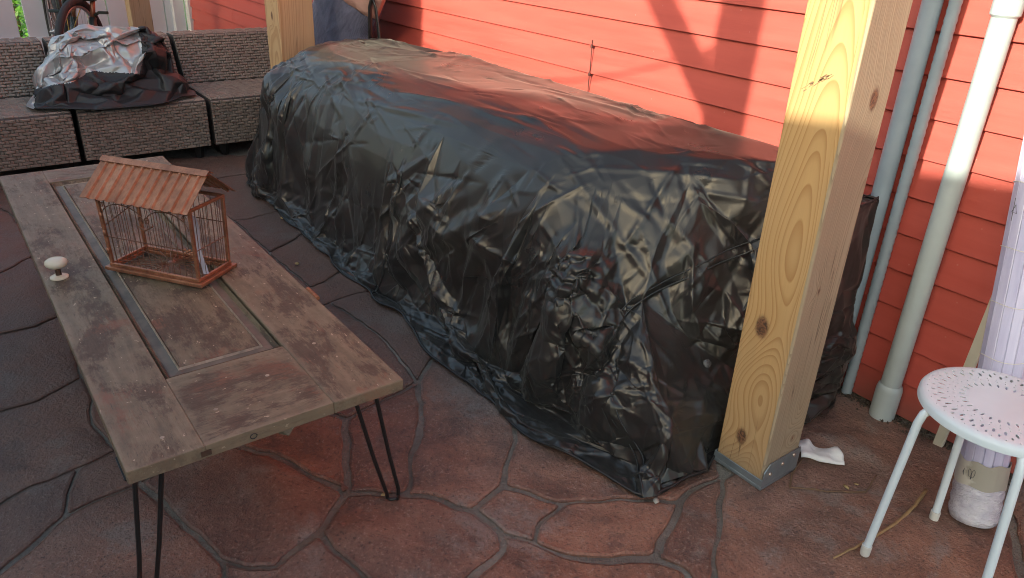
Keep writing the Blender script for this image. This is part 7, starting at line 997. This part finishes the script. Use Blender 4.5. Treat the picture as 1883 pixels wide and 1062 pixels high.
MB().lathe([(0, .012), (RR - .004, .012), (RR - .003, LN - .002), (0, LN - .002)], n=32).build('core', MAT['lilac'], rl, smooth=True, angle=40)
for z in (.33, .46, .60, .74, .9, 1.1): MB().tube([((RR + .0022) * math.cos(a), (RR + .0022) * math.sin(a), z + .003 * math.sin(3 * a)) for a in np.linspace(0, T, 30)[:-1]], .0011, 5, closed=True).build('binding_thread', MAT['trim'], rl)
t = NT('clear_wrap_foil'); o_ = t.co(); MAT['foil'] = t.out(t.ramp(t.noise(o_, 30, 4), [(.3, (.50, .49, .60)), (.7, (.70, .69, .76))]), .12, t.bump(t.noise(t.co((1, 1, 2.5)), 34, 3, .6, 1.5), .8, .012), Specular_IOR_Level=.8)
b = MB(); prof = [(0, .002), (.040, .0), (.056, .006), (.0605, .02)] + [(.0598 + .0012 * math.sin(i * 1.7), .02 + i * .0085) for i in range(1, 12)]
b.lathe(prof, n=40); b.v = [(x * (1 + .025 * noise.noise(Vector((x * 60, y * 60, z * 60)))), y * (1 + .025 * noise.noise(Vector((x * 60 + 9, y * 60, z * 60)))), z) for x, y, z in b.v]; b.build('wrap_foil', MAT['foil'], rl, smooth=True)
t = NT('paper_label'); o_ = t.co(); s_ = t.n('SeparateXYZ'); t.l(o_, s_.inputs[0])
lf = t.ramp(t.math('ADD', t.noise(o_, 11, 4), t.math('MULTIPLY', s_.outputs[0], 4)), [(.55, 0.0), (.60, 1.0)]); MAT['label'] = t.out(t.mix(lf, (.52, .50, .46), (.34, .32, .28)), .75, t.bump(t.noise(o_, 40, 4), .3, .004))
b = MB(); lw = [(.0585, .112), (.0585, .178)]; vs = []
for i in range(41):
    a = T * i / 40; vs += [(.0605 * math.cos(a), .0605 * math.sin(a), .112 + .003 * math.sin(5 * a)), (.0605 * math.cos(a), .0605 * math.sin(a), .182 + .004 * math.sin(7 * a + 1))]
b.add(vs, [(2 * i, 2 * i + 2, 2 * i + 3, 2 * i + 1) for i in range(40)]).build('paper_band', MAT['label'], rl, smooth=True)
# printed marks: a pair of leaf outlines and a drop on the band, a small arrow mark further up
ink = plain('dark_print_ink', (.06, .06, .075), .7)
Mi = rl.matrix_basis.inverted() if False else (Matrix.Translation(a0) @ Q.to_matrix().to_4x4()).inverted()
def facing(zl):                                   # angle on the roll that looks into the yard at this height
    return math.atan2(*( (Mi @ Vector((-.478 - .05, 1.0, .1)))[k] for k in (1, 0)))
fa = facing(.15)
def onroll(da, z, r=.0612): return (r * math.cos(fa + da), r * math.sin(fa + da), z)
for s2 in (-1, 1): MB().tube([onroll(s2 * (.07 + .06 * math.sin(q_)) * 1.0 + .02 * s2 * math.cos(q_), .150 + .011 * math.cos(q_)) for q_ in np.linspace(0, T, 18)[:-1]], .0006, 4, closed=True).build('printed_mark', ink, rl)
MB().tube([onroll(0, .140), onroll(.0, .134)], .0014, 5).build('printed_mark', ink, rl); MB().tube([onroll(-.33, .155), onroll(-.36, .146), onroll(-.33, .137)], [.0005, .0016, .0005], 5).build('printed_mark', ink, rl)
zz = .835; MB().tube([onroll(-.55, zz - .028, .0578), onroll(-.55, zz + .028, .0578)], .0008, 4).build('printed_mark', ink, rl)
MB().tube([onroll(-.62, zz - .006, .0578), onroll(-.35, zz - .009, .0578), onroll(-.45, zz + .012, .0578)], .0008, 4, closed=True).build('printed_mark', ink, rl)

# pale wood lath against the wall
lt = MB().box(-.014, .014, -.008, .008, 0, 1.5, M=Matrix.Translation((-.694, 2.222, .0)) @ Matrix.Rotation(R(-1.0), 4, 'X') @ Matrix.Rotation(R(1.5), 4, 'Y')).build('wood_lath', plain('off_white_lath', (.50, .47, .38), .7, .12, 20, .3), bevel=.0015); tag(lt, 'narrow off white lath upright between the thick pipe and the roll', 'lath')

# ------------------------------------------------------------------ blue bag by the wall
t = NT('navy_mesh_fabric'); o_ = t.co(); wv = t.n('TexVoronoi'); t.l(t.co((150, 150, 150)), wv.inputs[0]); wv.inputs['Scale'].default_value = 1; wv.inputs['Randomness'].default_value = .1
MAT['bag'] = t.out(t.ramp(wv.outputs[0], [(.25, (.050, .052, .088)), (.5, (.105, .108, .17))]), .6, t.bump(t.noise(o_, 12, 4), .5, .02))
bg = empty('fabric_bag', (-4.55, 2.06, 0)); tag(bg, 'navy blue fabric bag with white piping beside the pine post', 'bag')
outl = [(-.60, 0), (-.62, .40), (-.54, .64), (-.36, .78), (-.20, .92), (-.12, 1.15), (.16, 1.30), (.46, 1.27), (.68, 1.02), (.58, .89), (.45, .76), (.40, .40), (.36, 0)]
def pillow(ol, d0, mx=.09):
    c = Vector((sum(p[0] for p in ol) / len(ol), sum(p[1] for p in ol) / len(ol))); vs = []; fs_ = []; n = len(ol); rings = [(1, 0), (.93, .45), (.75, .8), (.45, .97), (.0, 1.0)]
    for sg in (-1, 1):
        for k, (s_, h) in enumerate(rings):
            for p in ol: q = c + (Vector(p) - c) * s_; vs.append((q.x, d0 + sg * (mx * h + .018 * h * noise.noise(Vector((q.x * 6, q.y * 6, sg)))) * (1.15 - .3 * q.y / 1.3), q.y))
    m = len(rings) * n
    for sgi in (0, 1):
        for k in range(len(rings) - 1): fs_ += [(sgi * m + k * n + i, sgi * m + k * n + (i + 1) % n, sgi * m + (k + 1) * n + (i + 1) % n, sgi * m + (k + 1) * n + i) for i in range(n)]
    return vs, fs_
def dense(ol, k=5): return [tuple(Vector(ol[i]).lerp(Vector(ol[(i + 1) % len(ol)]), j / k)) for i in range(len(ol)) for j in range(k)]
v_, f_ = pillow(dense(outl), 0); o = MB().add(v_, f_).build('bag_body', MAT['bag'], bg, smooth=True)
MB().tube([(x, -.012, z) for x, z in dense(outl[1:6], 5)[:21]], .0075, 6).build('piping', MAT['trim'], bg, smooth=True)
flap = [(.14, .97), (.36, .905), (.60, .875), (.70, .99), (.56, 1.24), (.22, 1.26)]
v_, f_ = pillow(dense(flap), -.03, .085); MB().add(v_, f_).build('top_flap', plain('dusty_pink_fabric', (.36, .21, .18), .7, .1, 30, .3), bg, smooth=True)
MB().tube([(.60, -.06, .62), (.625, -.075, .80), (.645, -.08, .94), (.665, -.075, 1.0), (.69, -.07, .94), (.71, -.065, .80), (.715, -.06, .62)], .013, 8, flat=.5).build('strap', MAT['black_rod'], bg, smooth=True)
for i, (dx, h) in enumerate(((0, .05), (.035, .05), (.062, .05), (.085, .05))): MB().box(-.205 + dx * .9 + .03, -.195 + dx * .9 + .03, -.088, -.083, .925, .99).build('white_lettering', MAT['trim'], bg)

# ------------------------------------------------------------------ bicycle behind the sofa, on a low step
stp = MB().box(-7.6, -5.60, .3, 1.45, -.009, .10).build('concrete_step', plain('concrete', (.30, .29, .27), .85)); tag(stp, kind='structure')
bk = empty('bicycle', (-5.99, .88, .10)); tag(bk, 'dark bicycle with copper fork stanchions parked behind the wicker sofa', 'bicycle')
RWH = .355; steer = R(-33)
def wheel(par, c, rz):
    wh = empty('wheel'); wh.parent = par; wh.location = c; wh.rotation_euler = (0, 0, rz)
    tr = [(RWH - .022) , .024]
    vs_ = []; 
    MB().tube([(math.cos(a) * (RWH - .024), 0, math.sin(a) * (RWH - .024)) for a in np.linspace(0, T, 49)[:-1]], .024, 10, closed=True).build('tyre', MAT['tyre'], wh, smooth=True)
    MB().tube([(math.cos(a) * (RWH - .056), 0, math.sin(a) * (RWH - .056)) for a in np.linspace(0, T, 49)[:-1]], .011, 8, closed=True).build('rim', MAT['steel'], wh, smooth=True)
    b = MB()
    for i in range(28):
        a = T * i / 28; b.tube([(.02 * math.cos(a + .7 * (-1) ** i), .022 * (-1) ** (i // 2), .02 * math.sin(a + .7 * (-1) ** i)), (math.cos(a) * (RWH - .06), 0, math.sin(a) * (RWH - .06))], .0013, 4, cap=False)
    tag(b.build('spokes', MAT['steel'], wh), kind='stuff')
    MB().lathe([(0, -.05), (.012, -.05), (.014, -.03), (.024, -.026), (.024, .026), (.014, .03), (.012, .05), (0, .05)], n=14, M=Matrix.Rotation(R(90), 4, 'X')).build('hub', MAT['steel'], wh, smooth=True)
wheel(bk, (0, 0, RWH), steer); wheel(bk, (-1.08, 0, RWH), 0)
fk = empty('fork'); fk.parent = bk; fk.location = (0, 0, RWH); fk.rotation_euler = (0, 0, steer)
for s_ in (-1, 1):
    MB().tube([(0, s_ * .062, 0), (-.09, s_ * .062, .22)], .023, 10).build('lower_leg', MAT['bike'], fk, smooth=True); MB().tube([(-.088, s_ * .062, .215), (-.135, s_ * .062, .335)], .016, 10).build('stanchion', MAT['orange'], fk, smooth=True)
    MB().tube([(-.10, s_ * .07, .235), (-.06, s_ * .12, .26), (-.03, s_ * .19, .265)], .010, 6).build('brake_arm', MAT['bike'], fk)
MB().box(-.17, -.095, -.088, .088, .325, .385).build('crown', MAT['bike'], fk, bevel=.01); MB().tube([(-.132, 0, .37), (-.22, 0, .62)], .022, 10).build('steerer', MAT['bike'], fk, smooth=True)
MB().tube([(-.23, -.33, .70), (-.22, -.12, .64), (-.22, .12, .64), (-.23, .33, .70)], .013, 8).build('handlebar', MAT['bike'], fk, smooth=True)
MB().tube([(-.10, .0, .30), (-.04, -.03, .20), (.0, -.07, .10), (-.05, -.09, .22), (-.12, -.06, .40)], .0035, 6).build('cable', plain('yellow_cable', (.45, .30, .05), .5), fk, smooth=True)
for pts, r_ in (([(-.17, 0, .82), (-.62, 0, .33)], .026), ([(-.2, 0, .92), (-.72, 0, .80)], .020), ([(-.62, 0, .33), (-.76, 0, .92)], .018), ([(-.62, 0, .33), (-1.08, .06, RWH)], .011), ([(-1.08, .06, RWH), (-.73, .02, .80)], .010)): MB().tube(pts, r_, 10).build('frame_tube', MAT['bike'], bk, smooth=True)
MB().box(-.90, -.62, -.06, .06, .92, .96).build('saddle', MAT['tyre'], bk, bevel=.018, seg=2)
# greenery glimpsed through the fence gap
sh = empty('shrub', (-10.2, .9, -.05)); tag(sh, 'bright green shrub glimpsed through the gap in the white fence', 'shrub')
b = MB(); random.seed(5)
for i in range(2600):
    p = Vector((random.gauss(0, .35), random.gauss(0, .45), abs(random.gauss(.5, .45)))); d_ = Vector((random.uniform(-1, 1), random.uniform(-1, 1), random.uniform(-.6, 1))).normalized(); s_ = d_.cross(Vector((.3, .2, .9))).normalized() * .022
    b.add([p, p + d_ * .035 + s_, p + d_ * .08, p + d_ * .035 - s_], [(0, 1, 2, 3)])
tag(b.build('foliage', plain('bright_leaf', (.13, .30, .035), .5, .4, 9, .1), sh), kind='stuff')
MB().tube([(0, 0, 0), (.02, .03, .5), (-.03, 0, 1.1)], [.03, .022, .008], 8).build('stem', MAT['pine_old'], sh, smooth=True)

# ------------------------------------------------------------------ litter on the paving
b = MB(); P_ = [(-.962, 1.862), (-.845, 1.925), (-.795, 1.868), (-.885, 1.792)]; n1, n2 = 16, 7; vs = []
for i in range(n1 + 1):
    for j in range(n2 + 1):
        u_, v_ = i / n1, j / n2; a = Vector(P_[0]).lerp(Vector(P_[1]), u_); c = Vector(P_[3]).lerp(Vector(P_[2]), u_); p = a.lerp(c, .08 + v_ * .84)
        vs.append((p.x, p.y + .006 * math.sin(u_ * 9), .005 + .020 * (noise.noise(Vector((p.x * 30, p.y * 34, 3))) + .55) * (1 if 0 < j < n2 else .3) + .004 * abs(math.sin(v_ * 9))))
pr = b.add(vs, [(i * (n2 + 1) + j, (i + 1) * (n2 + 1) + j, (i + 1) * (n2 + 1) + j + 1, i * (n2 + 1) + j + 1) for i in range(n1) for j in range(n2)]).build('paper_rag', plain('white_rag', (.70, .71, .72), .8, .05, 60, .4), smooth=True)
md = pr.modifiers.new('t', 'SOLIDIFY'); md.thickness = .0025; tag(pr, 'crumpled white paper rag on the paving beside the post base', 'rag')
twm = plain('tan_twig', (.30, .19, .09), .7, .3, 80, .4); twd = plain('brown_twig', (.14, .085, .05), .75, .3, 80, .4)
def twig(pts, r0, r1, m, label):
    pts = [Vector(p) for p in pts]; q = []
    for i in range(len(pts) - 1):
        for k in range(5): p = pts[i].lerp(pts[i + 1], k / 5); q.append(p + Vector(noise.noise_vector(p * 40)) * .003)
    q.append(pts[-1]); n = len(q); o = MB().tube(q, [(r0 + (r1 - r0) * i / n) * (1 + .25 * noise.noise(Vector((i * .9, r0, 1)))) for i in range(n)], 7).build('twig', m, smooth=True); tag(o, label, 'twig', 'twigs on the paving'); return o
twig([(-.612, 1.526, .005), (-.598, 1.621, .006), (-.586, 1.758, .007), (-.589, 1.862, .008), (-.604, 1.964, .014)], .0028, .0055, twm, 'pale tan twig lying behind the front leg of the stool')
twig([(-.89, 1.80, .006), (-.862, 1.71, .006), (-.834, 1.662, .005), (-.765, 1.736, .006), (-.70, 1.821, .006), (-.719, 1.909, .012)], .0030, .0022, twd, 'thin bent brown twig between the post base and the stool')
twig([(-1.98, 1.19, .005), (-1.93, 1.22, .006), (-1.885, 1.235, .005)], .002, .0015, twd, 'short dark twig at the edge of the cover')
lm = plain('dry_leaf', (.36, .26, .12), .8, .3, 60, .3); gm_ = plain('grey_leaf', (.33, .30, .25), .8, .3, 60, .3)
def leaf(x, y, s, rz, m, label, z=.003):
    ol = [(0, -.5), (.28, -.3), (.36, 0), (.25, .3), (0, .55), (-.27, .28), (-.34, -.05), (-.22, -.34)]; b = MB(); vs = [(0, 0, .25 * s)] + [(a * s, c * s, .12 * s * random.uniform(.1, 1.3)) for a, c in ol]
    o = b.add(vs, [(0, 1 + i, 1 + (i + 1) % 8) for i in range(8)]).build('dry_leaf', m, smooth=True, loc=(x, y, z)); o.rotation_euler = (0, 0, rz); md = o.modifiers.new('t', 'SOLIDIFY'); md.thickness = .0008; tag(o, label, 'leaf', 'dead leaves on the paving')
leaf(-1.008, 1.368 - .06, .026, .6, gm_, 'pale grey leaf in the joint in front of the cover hem')
leaf(-1.437, .715, .022, .2, lm, 'curled tan leaf against the foot of the hairpin leg')
leaf(-.745, 1.80, .022, 1.1, lm, 'tan leaf caught on the thin bent twig'); leaf(-.735, 1.835, .014, 2.0, lm, 'small tan leaf scrap right of the leaf on the twig')
leaf(-3.52, 1.26, .04, .5, lm, 'long yellowish leaf by the far hem of the cover'); leaf(-2.96, 1.10, .03, 1.2, lm, 'yellowish leaf on the dark strip between table and cover'); leaf(-2.36, 1.32, .014, 0, MAT['trim'], 'tiny white scrap at the pinched hem of the cover')
# dirt gathered in the corner below the siding
b = MB(); random.seed(9)
for i in range(420):
    x = random.uniform(-1.1, -.45); y = 2.262 - abs(random.gauss(0, .028)); s_ = random.uniform(.002, .007); h = random.random() * T
    b.add([(x + s_ * math.cos(h + k * 2.1) * random.uniform(.6, 1.4), y + s_ * math.sin(h + k * 2.1), -.004 + random.uniform(0, .004)) for k in range(3)] + [(x, y, .003 + s_ * .8)], [(0, 1, 3), (1, 2, 3), (2, 0, 3)])
tag(b.build('debris', plain('dark_debris', (.055, .04, .03), .9, .5, 60, .4)), 'crumbs of dark soil and bark along the foot of the wall', 'debris', kind='stuff')
